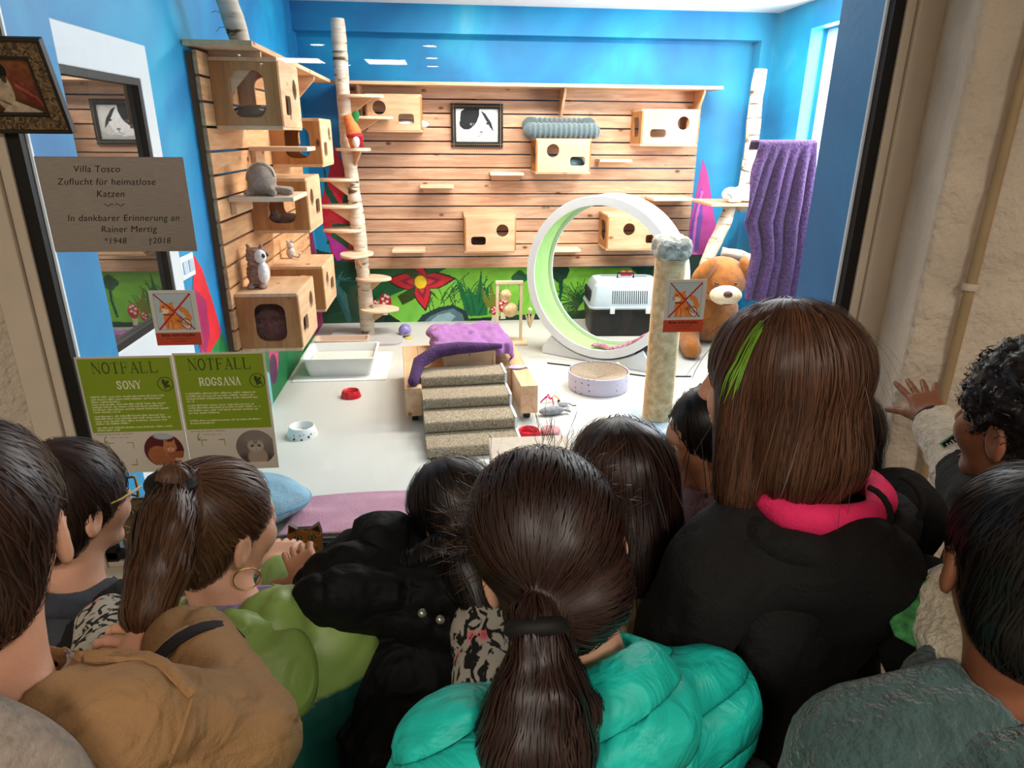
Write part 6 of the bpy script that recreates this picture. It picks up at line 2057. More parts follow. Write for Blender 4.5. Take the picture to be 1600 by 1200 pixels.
def hand_sdf(Q, curl=(.5, .5, .55, .6), spread=.06, thumb=.5):
    d = rbox(Q, (.046, 0, 0), (.044, .036, .013), .012)
    d = smin(d, cone(Q, (-.06, 0, 0), (.01, 0, 0), .026, .024), .02)
    d = smin(d, cone(Q, (.014, .018, -.006), (.048, .046, -.012), .017, .012), .012)
    ys = (.028, .0095, -.0095, -.028); Ls = (.066, .074, .069, .053)
    for i in range(4):
        p = np.array((.084, ys[i], 0.)); az = spread * (1.5 - i); pit = 0; r = .0088 - .0006 * (i == 3)
        for f_, bend in ((.45, .75), (.31, 1.0), (.24, .75)):
            pit += curl[i] * bend
            q = p + Ls[i] * f_ * np.array((math.cos(pit) * math.cos(az), math.cos(pit) * math.sin(az), -math.sin(pit)))
            d = smin(d, cone(Q, p, q, r, r * .9), .004); p = q; r *= .9
    p = np.array((.048, .046, -.012)); r = .0105; a = .75
    for L, b_ in ((.034, thumb), (.028, thumb)):
        q = p + L * np.array((math.cos(a) * .95, math.sin(a) * .8, -.35))
        d = smin(d, cone(Q, p, q, r, r * .88), .005); p = q; r *= .88; a -= b_
    return d


def frame_from(x, up_hint):
    x = np.asarray(x, float); x = x / np.linalg.norm(x)
    z = np.asarray(up_hint, float); z = z - x * (z @ x); z /= np.linalg.norm(z)
    return np.stack([x, np.cross(z, x), z], 1)


class Person:
    def __init__(s, label, c, head=(0, 0, 0), hs=.95, by=0, back=.12, side=0., L=.46, sw=.15, nbo=(0, -.03, -.155), skin=SK_MID, group=None):
        s.c = np.array(c); s.Rm = rot(*head); s.hs = hs; s.skin = skin
        Bz = rot(by)
        s.nb = s.c + Bz @ np.array(nbo)
        pz = min(s.nb[2] - .3, .5 * (s.c[2] + .12))
        s.pel = s.nb + Bz @ np.array((side, -back, 0)); s.pel[2] = pz
        up = s.nb - s.pel; s.L = np.linalg.norm(up); up = up / s.L
        r = Bz[:, 0] - up * (Bz[:, 0] @ up); r /= np.linalg.norm(r)
        s.B = np.stack([r, np.cross(up, r), up], 1); s.Bz = Bz
        s.sw = sw
        s.sh = [s.W((-sw, 0, -.06)), s.W((sw, 0, -.06))]
        s.el = [s.sh[0] + Bz @ np.array((-.03, .02, -.23)), s.sh[1] + Bz @ np.array((.03, .02, -.23))]
        s.wr = [s.el[0] + Bz @ np.array((.03, .17, -.04)), s.el[1] + Bz @ np.array((-.03, .17, -.04))]
        s.hand = [dict(), dict()]
        s.t = T('person', label, 'person', (s.pel[0], s.pel[1], 0), 0, group)
        s.hands_up = [np.array((0, 0, 1.)), np.array((0, 0, 1.))]
        s.hdir = [None, None]

    def W(s, p):                      # body frame -> world
        return s.nb + s.B @ np.asarray(p, float)

    def H(s, p):                      # head frame -> world
        return s.c + s.Rm @ (np.asarray(p, float) * s.hs)

    def toH(s, P):
        return (P - s.c) @ s.Rm / s.hs

    def toB(s, P):
        return (P - s.nb) @ s.B

    def torso(s, P, g=0.0, flat=1.35):
        Q = s.toB(P).copy(); Q[..., 1] *= flat
        sw = s.sw
        d = cone(Q, (-sw + .015, 0, -.06), (sw - .015, 0, -.06), .05 + g, .05 + g)
        d = smin(d, cone(Q, (0, 0, -.15), (0, 0, -s.L), .108 + g, .118 + g), .08)
        A = Q.copy(); A[..., 0] = np.abs(A[..., 0])
        return smin(d, cone(A, (0, 0, -.005), (sw * .7, 0, -.045), .042 + g * .6, .042 + g), .04)

    def arm(s, P, i, g=0.0, end=1.0, r=(.045, .036, .024)):
        w = s.el[i] + (s.wr[i] - s.el[i]) * end
        return smin(cone(P, s.sh[i], s.el[i], r[0] + g, r[1] + g), cone(P, s.el[i], w, r[1] + g, r[2] + g), .02)

    def leg(s, P, i, g=0.0, z0=.0):
        sx = (-.078, .078)[i]
        hip = s.pel + s.Bz @ np.array((sx, 0, -.02)); kn = s.pel + s.Bz @ np.array((sx * 1.15, .03, 0)); kn[2] = s.pel[2] * .52; an = s.pel + s.Bz @ np.array((sx * 1.15, -.01, 0)); an[2] = .07 + z0
        return smin(cone(P, hip, kn, .075 + g, .052 + g), cone(P, kn, an, .052 + g, .034 + g), .03)

    def body(s):
        neck_top = s.H((0, -.012, -.07))

        def fn(P):
            d = smin(head_sdf(s.toH(P)) * s.hs, cone(P, s.nb + s.B @ np.array((0, 0, -.03)), neck_top, .05, .045), .018)
            d = smin(d, s.torso(P, -.012), .03)
            for i in (0, 1):
                d = smin(d, s.arm(P, i), .02); d = smin(d, s.leg(P, i), .03)
                an = s.pel + s.Bz @ np.array(((-.09, .09)[i], 0, 0)); an[2] = .04
                d = smin(d, cone(P, an, an + s.Bz @ np.array((0, .11, -.012)), .032, .026), .02)
            return d
        pts = np.array([s.pel, s.c, s.sh[0], s.sh[1], s.el[0], s.el[1], s.wr[0], s.wr[1]])
        lo = pts.min(0) - .22; hi = pts.max(0) + .22; lo[2] = -.01; hi[2] = max(s.c[2] + .14, pts[:, 2].max() + .08)
        ax = [axis_steps(lo[k], hi[k], .0046, .016, s.c[k] - .125, s.c[k] + .125) for k in range(3)]
        V, FC = surface(fn, *ax)
        for i in (0, 1):
            x = s.hdir[i] if s.hdir[i] is not None else s.wr[i] - s.el[i]
            Hm = frame_from(x, s.hands_up[i])
            k = .86 * s.hs
            kw = dict(s.hand[i]); mir = kw.pop('mirror', i == 0)   # left hand: thumb towards -y of its frame
            xs, ys, zs = np.arange(-.075, .18, .0034), np.arange(-.075, .10, .0034), np.arange(-.10, .04, .0034)
            v, f = surface(lambda P: hand_sdf(P, **kw), xs, ys, zs)
            if not mir:
                pass
            else:
                v = v * np.array((1, -1, 1)); f = f[:, ::-1]
            v = s.wr[i] + (v * k) @ Hm.T
            FC = np.concatenate([FC, f + len(V)]); V = np.concatenate([V, v])
        s.bodyo = ONP('body', V, FC, s.skin, s.t)
        for sx in (-1, 1):
            e = s.H((sx * .030, .0675, .006)); dirv = Vector(s.Rm @ np.array((sx * .08, 1, -.05))).normalized()
            q = Vector((0, 0, 1)).rotation_difference(dirv).to_matrix()
            eo = O('eye', MB().ball(tuple(e), .0122 * s.hs, 16, 10), M_EYEW, s.t, smooth=True)
            O('iris', MB().lathe([(.0001, .0128 * s.hs), (.004 * s.hs, .0124 * s.hs), (.0062 * s.hs, .0110 * s.hs), (.0066 * s.hs, .0098 * s.hs)], tuple(e), 16, q), M_IRIS, eo, smooth=True)
        return s

    def low(s, mt=None, ms=None):
        """trousers and shoes"""
        lo = s.pel - .24; hi = s.pel + .24; lo[2] = .05; hi[2] = s.pel[2] + .1
        fn = lambda P: np.maximum(smin(smin(s.leg(P, 0, .014), s.leg(P, 1, .014), .02), s.torso(P, .004) + np.maximum(P[..., 2] - s.pel[2] - .06, 0) * 3, .03), .085 - P[..., 2])
        V, FC = surface(fn, *[np.arange(lo[k], hi[k] + .016, .016) for k in range(3)])
        ONP('trousers', V, FC, mt or M_TROUSER, s.t)
        for sx in (-.09, .09):
            a = s.pel + s.Bz @ np.array((sx, -.02, 0)); a[2] = .045; b_ = a + s.Bz @ np.array((0, .14, -.006))
            fn = lambda P: np.maximum(smin(cone(P, a, b_, .045, .038), cone(P, a, a + np.array((0, 0, .05)), .045, .042), .02), .004 - P[..., 2])
            m_ = (a + b_) / 2
            V, FC = surface(fn, *[np.arange(m_[k] - .15, m_[k] + .15, .012) for k in range(3)])
            ONP('shoe', V, FC, ms or M_SHOE, s.t)
        return s

    def cloth(s, name, fn, m, res=.011, pad=.16, zlo=None, pts=None, sub=False, cols=None, zhi=None):
        pp = np.array(pts if pts is not None else [s.pel, s.nb, s.sh[0], s.sh[1], s.el[0], s.el[1], s.wr[0], s.wr[1]])
        lo = pp.min(0) - pad; hi = pp.max(0) + pad
        if zlo is not None:
            lo[2] = zlo
        if zhi is not None:
            hi[2] = zhi
        V, FC = surface(fn, *[np.arange(lo[k], hi[k] + res, res) for k in range(3)])
        return ONP(name, V, FC, m, s.t, cols=cols(V) if cols else None)

    def neckhole(s, P, r=.062, lo=-.03):
        return cone(P, s.nb + s.B @ np.array((0, .004, lo)), s.H((0, -.012, -.02)), r, r)


def ribbons(name, fn, seeds, dirf, m, parent, steps=12, step=.012, off=(0.001, .006), width=.0022, free=0.0, rg=None, jit=.12, lenvar=.5, curl=0.0):
    """locks of hair as thin ribbons that follow the surface fn"""
    rg = rg or np.random.default_rng(len(seeds))
    n = len(seeds)
    P = seeds.copy(); offs = rg.uniform(off[0], off[1], n); st = step * rg.uniform(1 - lenvar, 1 + lenvar * .3, n)
    eps = .002

    def grad(P):
        d0 = fn(P)
        g = np.stack([fn(P + np.eye(3)[k] * eps) - d0 for k in range(3)], -1)
        return d0, g / (np.linalg.norm(g, axis=-1, keepdims=True) + 1e-9)
    jv = rg.normal(0, jit, (n, 3))
    fl = rg.uniform(0, 1, n) < free
    path = []; nor = []; vis = np.ones(n)
    wv = []
    ph = rg.uniform(0, 6.28, n)
    for k in range(steps):
        d0, g = grad(P)
        keep = ~(fl & (k > steps * .3))
        P = P + np.where(keep[:, None], g * np.clip(offs - d0, -.012, .012)[:, None], g * (.0035 * (1 + curl)))
        path.append(P.copy()); nor.append(g)
        vis = np.where((d0 > .009) & ~fl, 0, vis); wv.append(vis)
        dv = dirf(P) + jv
        if curl:
            dv = dv + curl * np.stack([np.sin(k * .9 + ph), np.cos(k * .9 + ph), np.sin(k * .7 + ph * 2)], -1)
        dv = dv - g * (dv * g).sum(-1, keepdims=True) * np.where(keep, 1, 0)[:, None]
        dv /= np.linalg.norm(dv, axis=-1, keepdims=True) + 1e-9
        P = P + dv * st[:, None]
    path = np.stack(path, 1); nor = np.stack(nor, 1)
    tg = np.gradient(path, axis=1)
    sd = np.cross(tg, nor); sd /= np.linalg.norm(sd, axis=-1, keepdims=True) + 1e-9
    w = width * rg.uniform(.6, 1.3, n)[:, None] * np.clip(np.minimum(np.linspace(.6, 6, steps), np.linspace(5, .15, steps)), 0, 1)[None] * np.stack(wv, 1)
    A = path - sd * w[..., None] / 2; B_ = path + sd * w[..., None] / 2
    V = np.stack([A, B_], 2).reshape(-1, 3)
    i0 = (np.arange(n)[:, None] * steps + np.arange(steps - 1)[None]).ravel() * 2
    FC = np.stack([i0, i0 + 1, i0 + 3, i0 + 2], -1)
    o = ONP(name, V, FC, m, parent)
    o['kind'] = 'stuff'
    return o


def hair(p, fn, dirf, m, n=1500, res=.0055, lo=None, hi=None, strands=True, **k):
    lo = p.c - .16 if lo is None else np.array(lo); hi = p.c + .16 if hi is None else np.array(hi)
    V, FC = surface(fn, *[np.arange(lo[j], hi[j] + res, res) for j in range(3)])
    o = ONP('hair', V, FC, m, p.t)
    if strands:
        rg = np.random.default_rng(n)
        sel = V[rg.integers(0, len(V), n)] + rg.normal(0, .002, (n, 3))
        ribbons('strand', fn, sel, dirf, m, o, rg=rg, **k)
    return o


def unit(v):
    return v / (np.linalg.norm(v, axis=-1, keepdims=True) + 1e-9)


def short_hair(p, m, vol=.006, nape=-.085, n=1500, front=True, curl=0, rgh=0.0, **k):
    def fn(P):
        Q = p.toH(P)
        d = elli(Q, (0, -.017, .034), (.078 + vol, .097 + vol, .083 + vol))
        d = smin(d, elli(Q, (0, -.05, -.03), (.062 + vol, .058 + vol, .06)), .02)
        d = np.maximum(d, -elli(Q, (0, .115, -.035), (.085, .075, .10)))
        d = np.maximum(d, nape - Q[..., 2] + np.maximum(Q[..., 1], 0) * 1.2)
        A = Q.copy(); A[..., 0] = np.abs(A[..., 0])
        d = np.maximum(d, -elli(A, (.085, .0, -.022), (.03, .026, .042)))
        if rgh:
            d = d - rgh * (vnoise3(P * 55, 2) - .45)
        return d * p.hs
    crown = p.H((0, -.055, .125))
    dirf = lambda P: unit(P - crown) + np.array((0, 0, -.35))
    return hair(p, fn, dirf, m, n, curl=curl, **k)


def fold(P, sc, amp, seed):
    """soft folds with narrow creases between them"""
    q = vnoise3(P * sc * .75 + 7.3, seed + 11) - .5
    return amp * (vnoise3(P * sc, seed) - .5) * 2 - amp * 1.1 * np.exp(-(q / .045) ** 2)


def sm2(a, b, k):
    return smin(a, b, k * .5)


def puff(q, period, amp):
    """quilted channels with sunken seams"""
    return amp * (np.abs(np.sin(q * math.pi / period)) ** .7 - 1)


M_TAN = plain('tan_cotton_jacket', (150, 114, 75), .85, .10, 12, bump=.25, bscale=380, wrinkle=.55)
M_GRYH = plain('grey_marl_hoodie', (150, 138, 128), .95, .22, 90, bump=.35, bscale=220, wrinkle=.4)
M_SLATE = plain('slate_sweatshirt', (62, 66, 74), .95, .16, 50, bump=.3, bscale=240)
M_LIME = plain('lime_green_nylon', (138, 166, 84), .5, .07, 8, bump=.12, bscale=60, spec=.4, wrinkle=.5)
M_TEAL = plain('dark_teal_nylon', (16, 78, 70), .5, .1, 8, bump=.12, bscale=60)
M_BNYL = plain('black_nylon', (14, 14, 15), .68, .2, 10, bump=.2, bscale=70, spec=.18, wrinkle=.5)
M_BCOT = plain('black_cotton', (15, 14, 14), .9, .2, 20, bump=.3, bscale=260, wrinkle=.4)
M_TURQ = plain('turquoise_nylon', (22, 178, 160), .42, .06, 8, bump=.12, bscale=60, spec=.5)
M_PINK = plain('hot_pink_jersey', (232, 42, 100), .85, .08, 20, bump=.2, bscale=240)
M_SAND = plain('sand_hood', (176, 150, 120), .9, .1, 20, bump=.3, bscale=120)
M_OLIVE = plain('grey_olive_coat', (84, 76, 64), .9, .15, 30, bump=.3, bscale=160)
M_LAV = plain('grey_lavender_knit', (150, 124, 134), .95, .15, 40, bump=.5, bscale=200)
M_SHERPA = plain('cream_sherpa', (236, 222, 196), .98, .2, 60, bump=1.0, bscale=110, sheen=.4)
M_TFLEECE = plain('teal_grey_sherpa', (62, 88, 88), .98, .25, 50, bump=1.0, bscale=110, sheen=.35)
M_BAND = plain('black_hair_tie', (12, 12, 12), .7, .1)

def on_skin(fn, px, py, lift=0.0, d0=.45):
    """where the line of sight through a pixel meets a surface"""
    r = ray(px, py); r = r / np.linalg.norm(r); t = d0
    for _ in range(60):
        d = float(fn((CAM + r * t)[None])[0])
        t += max(d * .7, -.01)
        if abs(d) < 4e-4:
            break
    return CAM + r * (t - lift) if abs(d) < .01 else None


def seam(name, fn, pix, rad, m, p, n=5):
    pts = []
    for (a, b_) in zip(pix[:-1], pix[1:]):
        for k in range(n):
            pts.append(on_skin(fn, a[0] + (b_[0] - a[0]) * k / n, a[1] + (b_[1] - a[1]) * k / n))
    pts.append(on_skin(fn, *pix[-1]))
    pts = [q for q in pts if q is not None]
    return O(name, MB().tube(pts, rad, 8), m, p.t, smooth=True)


# ------------------------------------------------------------------ 1 boy in tan jacket, far left, arm raised
p = Person('boy seen from behind at left edge in tan jacket and grey hoodie, arm raised', PD(-46, 838, .80), (13, 4, 0), .96, by=-12, back=.03, sw=.15, skin=SK_LIGHT)
p.sh[1] = PD(205, 1140, .80)
p.el[1] = PD(385, 1175, .86); p.wr[1] = PD(292, 1012, .97); p.hdir[1] = PD(190, 990, 1.0) - p.wr[1]; p.hands_up[1] = np.array((.2, -.5, 1.)); p.hand[1] = dict(curl=(.35, .4, .45, .5))
p.body().low()


def jk(P):
    d = p.torso(P, .028)
    d = sm2(d, p.arm(P, 1, .012, .98, (.05, .046, .036)), .03); d = sm2(d, p.arm(P, 0, .024, .95), .03)
    d = d - fold(P, 11, .010, 3) - fold(P * np.array((1, 1, 2.5)), 20, .005, 4)
    Q = p.toB(P)
    d = sm2(d, torus(P, p.W((0, -.02, -.02)), .10, .022, p.B, .85), .03)
    return np.maximum(np.maximum(d, -p.neckhole(P, .07)), -(Q[..., 2] + p.L + .08))


p.cloth('jacket', jk, M_TAN, .007, zlo=.5)
seam('collar_edge', jk, [(120, 1030), (190, 1012), (255, 1040), (300, 1085)], .007, M_TAN, p)
seam('shoulder_seam', jk, [(300, 1090), (285, 1140), (262, 1199)], .0028, M_TAN, p)


def hd(P):
    Q = p.toB(P)
    d = elli(Q, (.03, -.082, -.075), (.16, .058, .16)) - fold(P, 14, .008, 6)
    d = sm2(d, torus(P, p.W((0, -.022, -.005)), .078, .028, p.B, .85), .03)
    return np.maximum(d, -p.neckhole(P, .058, -.2))


p.cloth('hood', hd, M_GRYH, .009, .2, pts=[p.nb, p.W((0, -.08, -.14))])
cw = unit(p.wr[1] - p.el[1])
for k, (f_, mm_) in enumerate(((.80, plain('navy_rib_stripe', (34, 30, 32), .9, .1)), (.92, plain('tan_rib_cuff', (172, 140, 104), .9, .1)))):
    O('cuff' if k else 'sleeve_stripe', MB().tube([p.el[1] + (p.wr[1] - p.el[1]) * (f_ - .04), p.el[1] + (p.wr[1] - p.el[1]) * (f_ - .02), p.el[1] + (p.wr[1] - p.el[1]) * (f_ + .05)], [.056, .057, .0555] if not k else [.048, .049, .042], 24, False), mm_, p.t, smooth=True, solid=.004)
short_hair(p, H_RBROWN, .005, -.085, 2600, steps=7, step=.008, off=(0, .004), width=.0016, jit=.25)

# ------------------------------------------------------------------ 2 boy with glasses
p = Person('boy with dark hair and yellow and black glasses, looking through the glass at left', PD(114, 788, 1.42), (-32, 6, 0), .96, by=-25, back=.10, sw=.14, skin=SK_LIGHT)
p.el[1] = p.sh[1] + np.array((.05, .06, -.2)); p.wr[1] = np.array((p.el[1][0] + .03, 1.52, .56)); p.wr[0] = np.array((p.el[0][0], 1.50, .56))
p.body().low()


def jk(P):
    d = sm2(sm2(p.torso(P, .018), p.arm(P, 0, .016, .93), .025), p.arm(P, 1, .016, .93), .025) - fold(P, 16, .005, 2)
    d = sm2(d, torus(P, p.W((0, -.02, .0)), .072, .022, p.B, .85), .02)
    return np.maximum(d, -p.neckhole(P, .055))


p.cloth('sweatshirt', jk, M_SLATE, .012)


def vest(P):
    d = p.torso(P, .024) - fold(P, 20, .004, 8)
    Q = p.toB(P)
    return np.maximum(np.maximum(d, -p.neckhole(P, .08)), np.abs(Q[..., 0]) * 0 + .05 - Q[..., 0])


p.cloth('backpack_strap', vest, M_BCOT, .012)
short_hair(p, H_DBROWN, .010, -.075, 1500, steps=9, step=.009, off=(0, .005), width=.002, jit=.2)
gf = MB()
for sx in (-1, 1):
    pts = [p.H((sx * .031 + .024 * math.cos(a), .100 - .012 * abs(math.cos(a)), .006 + .019 * math.sin(a))) for a in np.linspace(0, 6.283, 22)]
    gf.tube(pts, .0016, 6, False)
    gf.tube([p.H((sx * .056, .090, .010)), p.H((sx * .078, .04, .012)), p.H((sx * .082, -.01, .012)), p.H((sx * .080, -.026, -.004))], .0019, 6)
gf.tube([p.H((-.008, .101, .010)), p.H((0, .105, .012)), p.H((.008, .101, .010))], .0016, 6)
go = O('glasses', gf, plain('black_spectacle_frame', (20, 18, 16), .3), p.t, smooth=True)
O('yellow_temple', MB().tube([p.H((.0570, .096, .016)), p.H((.0795, .04, .0155)), p.H((.083, .012, .0155))], .0017, 6).tube([p.H((.031 + .0262 * math.cos(a), .101 - .012 * abs(math.cos(a)), .006 + .021 * math.sin(a))) for a in np.linspace(-1.2, 1.9, 14)], .0014, 6), plain('yellow_spectacle_frame', (222, 176, 40), .3), go, smooth=True)

p.cloth('floral_hem', lambda P: cone(P, PD(168, 978, 1.30), PD(180, 1030, 1.24), .045, .06) - fold(P, 20, .006, 4), M_FLORAL, .008, .1, pts=[PD(168, 978, 1.30), PD(180, 1030, 1.24)])

# ------------------------------------------------------------------ 3 girl in lime green jacket with ponytail
p = Person('girl with a long brown ponytail in a lime green and dark teal jacket', PD(342, 822, 1.13), (-38, 8, -4), .93, by=4, back=.16, sw=.145, nbo=(.02, -.04, -.145), skin=SK_LIGHT)
p.sh[1] = PD(418, 985, 1.12)
p.el[1] = PD(470, 1030, 1.16); p.wr[1] = PD(430, 886, 1.50); p.hdir[1] = np.array((.1, .9, .1)); p.wr[0] = np.array((p.el[0][0] + .05, 1.35, .58))
p.el[1] = PD(482, 975, 1.30)
p.body().low()


def jk(P):
    d = sm2(sm2(p.torso(P, .034), p.arm(P, 0, .03, .95), .03), p.arm(P, 1, .012, .88, (.05, .044, .026)), .03)
    d = d - fold(P, 9, .004, 5) - fold(P * np.array((2, 1, 1.)), 18, .003, 1)
    d = sm2(d, torus(P, p.W((0, -.015, -.005)), .085, .026, p.B, .85), .03)
    return np.maximum(d, -p.neckhole(P, .062))


def jcol(V):
    Q = (V - p.nb) @ p.B
    low = (Q[:, 2] < -.135 + .25 * np.abs(Q[:, 0] - .02))
    return np.where(low[:, None], lina((16, 78, 70)), lina((138, 166, 84)))


m2 = printed('two_tone_nylon', .45, .5)
p.cloth('jacket', jk, m2, .007, zlo=.5, cols=jcol)


def hd(P):
    Q = p.toB(P)
    d = elli(Q, (-.02, -.090, -.065), (.150, .068, .11)) - fold(P, 11, .008, 9)
    return np.maximum(d, -elli(Q, (0, .0, .03), (.09, .085, .10)))


p.cloth('hood', hd, M_LIME, .008, .24, pts=[p.nb, p.W((0, -.1, -.08))])
O('collar', MB().tube([p.nb + p.B @ np.array((.070 * math.cos(a), .066 * math.sin(a) + .004, .02)) for a in np.linspace(0, 6.283, 30)], .017, 10, False), plain('lilac_fleece_collar', (150, 132, 176), .95, .15, 40, bump=.4), p.t, smooth=True)
tie = p.H((0, -.078, .108))
tl = [tie, PD(272, 772, 1.06), PD(262, 820, 1.02), PD(248, 890, 1.0), PD(232, 955, 1.0), PD(216, 1000, 1.0)]
tr_ = [.022, .028, .036, .036, .028, .008]


def pony(P):
    Q = p.toH(P)
    d = elli(Q, (0, -.016, .034), (.079, .098, .083))
    d = sm2(d, elli(Q, (0, -.05, -.02), (.066, .06, .062)), .02)
    d = np.maximum(d, -elli(Q, (0, .12, -.03), (.088, .078, .115)))
    d = np.maximum(d, -.075 - Q[..., 2] + np.maximum(Q[..., 1], 0) * 1.3)
    A = Q.copy(); A[..., 0] = np.abs(A[..., 0])
    d = np.maximum(d, -elli(A, (.085, -.006, -.018), (.03, .022, .036))) * p.hs
    e = 9.
    for a, b_, r0, r1 in zip(tl[:-1], tl[1:], tr_[:-1], tr_[1:]):
        e = sm2(e, cone(P, a, b_, r0, r1), .01) if not np.isscalar(e) else cone(P, a, b_, r0, r1)
    e = e - .006 * (vnoise3(P * np.array((60, 60, 14.)), 3) - .5)
    return sm2(d, e, .012)


def pony_dir(P):
    v = unit(tie - P)
    q = unit(P - p.c)
    # on the tail follow the tail
    best = np.full(len(P), 9.); out = v.copy()
    for a, b_, r0 in zip(tl[:-1], tl[1:], tr_[:-1]):
        d = cone(P, a, b_, r0 + .012, r0 + .012)
        m_ = (d < best) & (d < .004)
        best = np.where(m_, d, best); out[m_] = unit((b_ - a)[None])
    return out


allp = np.array(tl + [p.c - .12, p.c + .12])
ho = hair(p, pony, pony_dir, H_MBROWN, 3000, lo=allp.min(0) - .06, hi=allp.max(0) + .06, steps=12, step=.012, off=(0, .005), width=.0020, jit=.10)
O('hair_tie', MB().lathe([(.026, -.012), (.036, -.006), (.038, 0), (.036, .006), (.026, .012)], tuple(tie * .7 + tl[1] * .3), 18, Vector((0, 0, 1)).rotation_difference(Vector(tl[1] - tie)).to_matrix().to_4x4()), M_BAND, p.t, smooth=True)
ec = p.H((.082, -.006, -.058))
O('earring', MB().tube([ec + np.array((.018 * math.cos(a), .006 * math.cos(a), .018 * math.sin(a))) for a in np.linspace(0, 6.283, 26)], .0011, 6, False), plain('gold_hoop', (190, 160, 100), .3, .05, metal=.9), p.t, smooth=True)

# ------------------------------------------------------------------ 4 girl in black puffer leaning on the ledge
p = Person('girl in a black puffer coat leaning on the ledge, dark hair, hand raised', PD(716, 808, 1.22), (38, 30, 6), .93, by=4, back=.26, sw=.165, nbo=(-.06, -.085, -.12), skin=SK_MID)
p.sh[0] = PD(530, 925, 1.12); p.sh[1] = PD(735, 935, 1.13)
p.el[0] = PD(540, 965, 1.18); p.wr[0] = PD(486, 912, 1.30); p.hdir[0] = PD(462, 856, 1.36) - p.wr[0]; p.hands_up[0] = np.array((.15, -1., .5)); p.hand[0] = dict(curl=(.30, .32, .36, .42), spread=.05, mirror=False, thumb=-.1)
p.el[1] = p.sh[1] + np.array((.08, .10, -.18)); p.wr[1] = np.array((p.el[1][0] - .02, 1.52, .60))
p.body().low(M_BCOT)


def quilt(P, ax, n, amp):
    return amp * np.abs(np.sin(ax * n)) ** .6


def jk(P):
    Q = p.toB(P)
    d = sm2(p.torso(P, .055) , cone(P, p.sh[0], p.sh[1], .07, .07), .05)
    a0 = cone(P, p.sh[0], p.el[0], .075, .066); a0 = sm2(a0, cone(P, p.el[0], p.el[0] + (p.wr[0] - p.el[0]) * .88, .066, .048), .03)
    a1 = p.arm(P, 1, .032, .9)
    d = sm2(sm2(d, a0, .04), a1, .03)
    d = d - puff(Q[..., 2] + .5 * Q[..., 1], .085, .014) - fold(P, 14, .008, 3) - fold(P, 28, .005, 5)
    return np.maximum(d, -p.neckhole(P, .06))


p.cloth('coat', jk, M_BNYL, .007, zlo=.45)


def hd(P):
    a, b_, c_ = PD(528, 908, 1.18), PD(600, 870, 1.17), PD(690, 925, 1.13)
    d = sm2(cone(P, a, b_, .055, .075), cone(P, b_, c_, .07, .05), .04)
    d = sm2(d, cone(P, PD(575, 850, 1.24), PD(655, 845, 1.24), .04, .05), .04)
    return d - fold(P, 16, .010, 7) - fold(P, 40, .004, 2)


p.cloth('hood', hd, M_BNYL, .009, .12, pts=[PD(505, 900, 1.18), PD(600, 860, 1.17), PD(690, 925, 1.13)])
for q in ((660, 958), (688, 968)):
    o_ = PD(*q, 1.035)
    O('snap_button', MB().ball(tuple(o_), (.007, .007, .007), 12, 8), plain('silver_snap', (190, 186, 178), .3, .05, metal=.8), p.t, smooth=True)
L4 = [p.H((0, -.03, .0)), p.H((.03, -.09, -.05)), PD(745, 900, 1.08), PD(760, 960, 1.05)]


def lh(P):
    Q = p.toH(P)
    d = elli(Q, (0, -.012, .034), (.082, .100, .086))
    d = sm2(d, elli(Q, (0, -.05, -.03), (.07, .065, .07)), .02)
    d = np.maximum(d, -elli(Q, (-.02, .118, -.04), (.08, .072, .11))) * p.hs
    e = sm2(cone(P, L4[0], L4[1], .075, .065), sm2(cone(P, L4[1], L4[2], .06, .05), cone(P, L4[2], L4[3], .05, .03), .02), .03)
    e2 = sm2(cone(P, L4[1], PD(640, 880, 1.12), .045, .022), cone(P, PD(640, 880, 1.12), PD(575, 905, 1.09), .022, .008), .01)
    return sm2(sm2(d, e, .03), e2, .02) - .005 * (vnoise3(P * np.array((40, 40, 16.)), 5) - .5)


top4 = p.H((0, -.02, .13))
hair(p, lh, lambda P: unit(P - top4) * .8 + np.array((.15, -.3, -.7)), H_BLACK, 2200, lo=p.c - np.array((.3, .34, .28)), hi=p.c + np.array((.2, .18, .17)), steps=13, step=.013, off=(0, .006), width=.0022, jit=.15)

p.cloth('floral_sleeve', lambda P: cone(P, PD(758, 990, 1.06), PD(772, 1075, 1.02), .055, .06) - fold(P, 20, .006, 4), M_FLORAL, .008, .1, pts=[PD(758, 990, 1.06), PD(772, 1075, 1.02)])

# ------------------------------------------------------------------ 6 girl with straight dark hair
p = Person('girl with straight dark hair seen from behind, sand coloured hood', PD(968, 757, 1.10), (4, 10, 4), .94, by=0, back=.10, sw=.145, skin=SK_MID)
p.wr[0] = np.array((p.el[0][0], 1.42, .60)); p.wr[1] = np.array((p.el[1][0], 1.42, .60))
p.body().low()


def jk(P):
    d = sm2(sm2(p.torso(P, .03), p.arm(P, 0, .026, .93), .03), p.arm(P, 1, .026, .93), .03) - fold(P, 14, .006, 3)
    return np.maximum(d, -p.neckhole(P, .06))


p.cloth('coat', jk, M_OLIVE, .012)


def hd(P):
    Q = p.toB(P)
    d = elli(Q, (.02, -.07, -.065), (.135, .065, .10)) - fold(P * np.array((1, 1, 2.)), 18, .008, 6)
    d = sm2(d, torus(P, p.W((0, -.01, -.005)), .085, .026, p.B, .85), .03)
    return np.maximum(d, -p.neckhole(P, .058))


p.cloth('hood', hd, M_SAND, .009, .2, pts=[p.nb, p.W((0, -.08, -.1))])
top6 = p.H((0, -.01, .12))


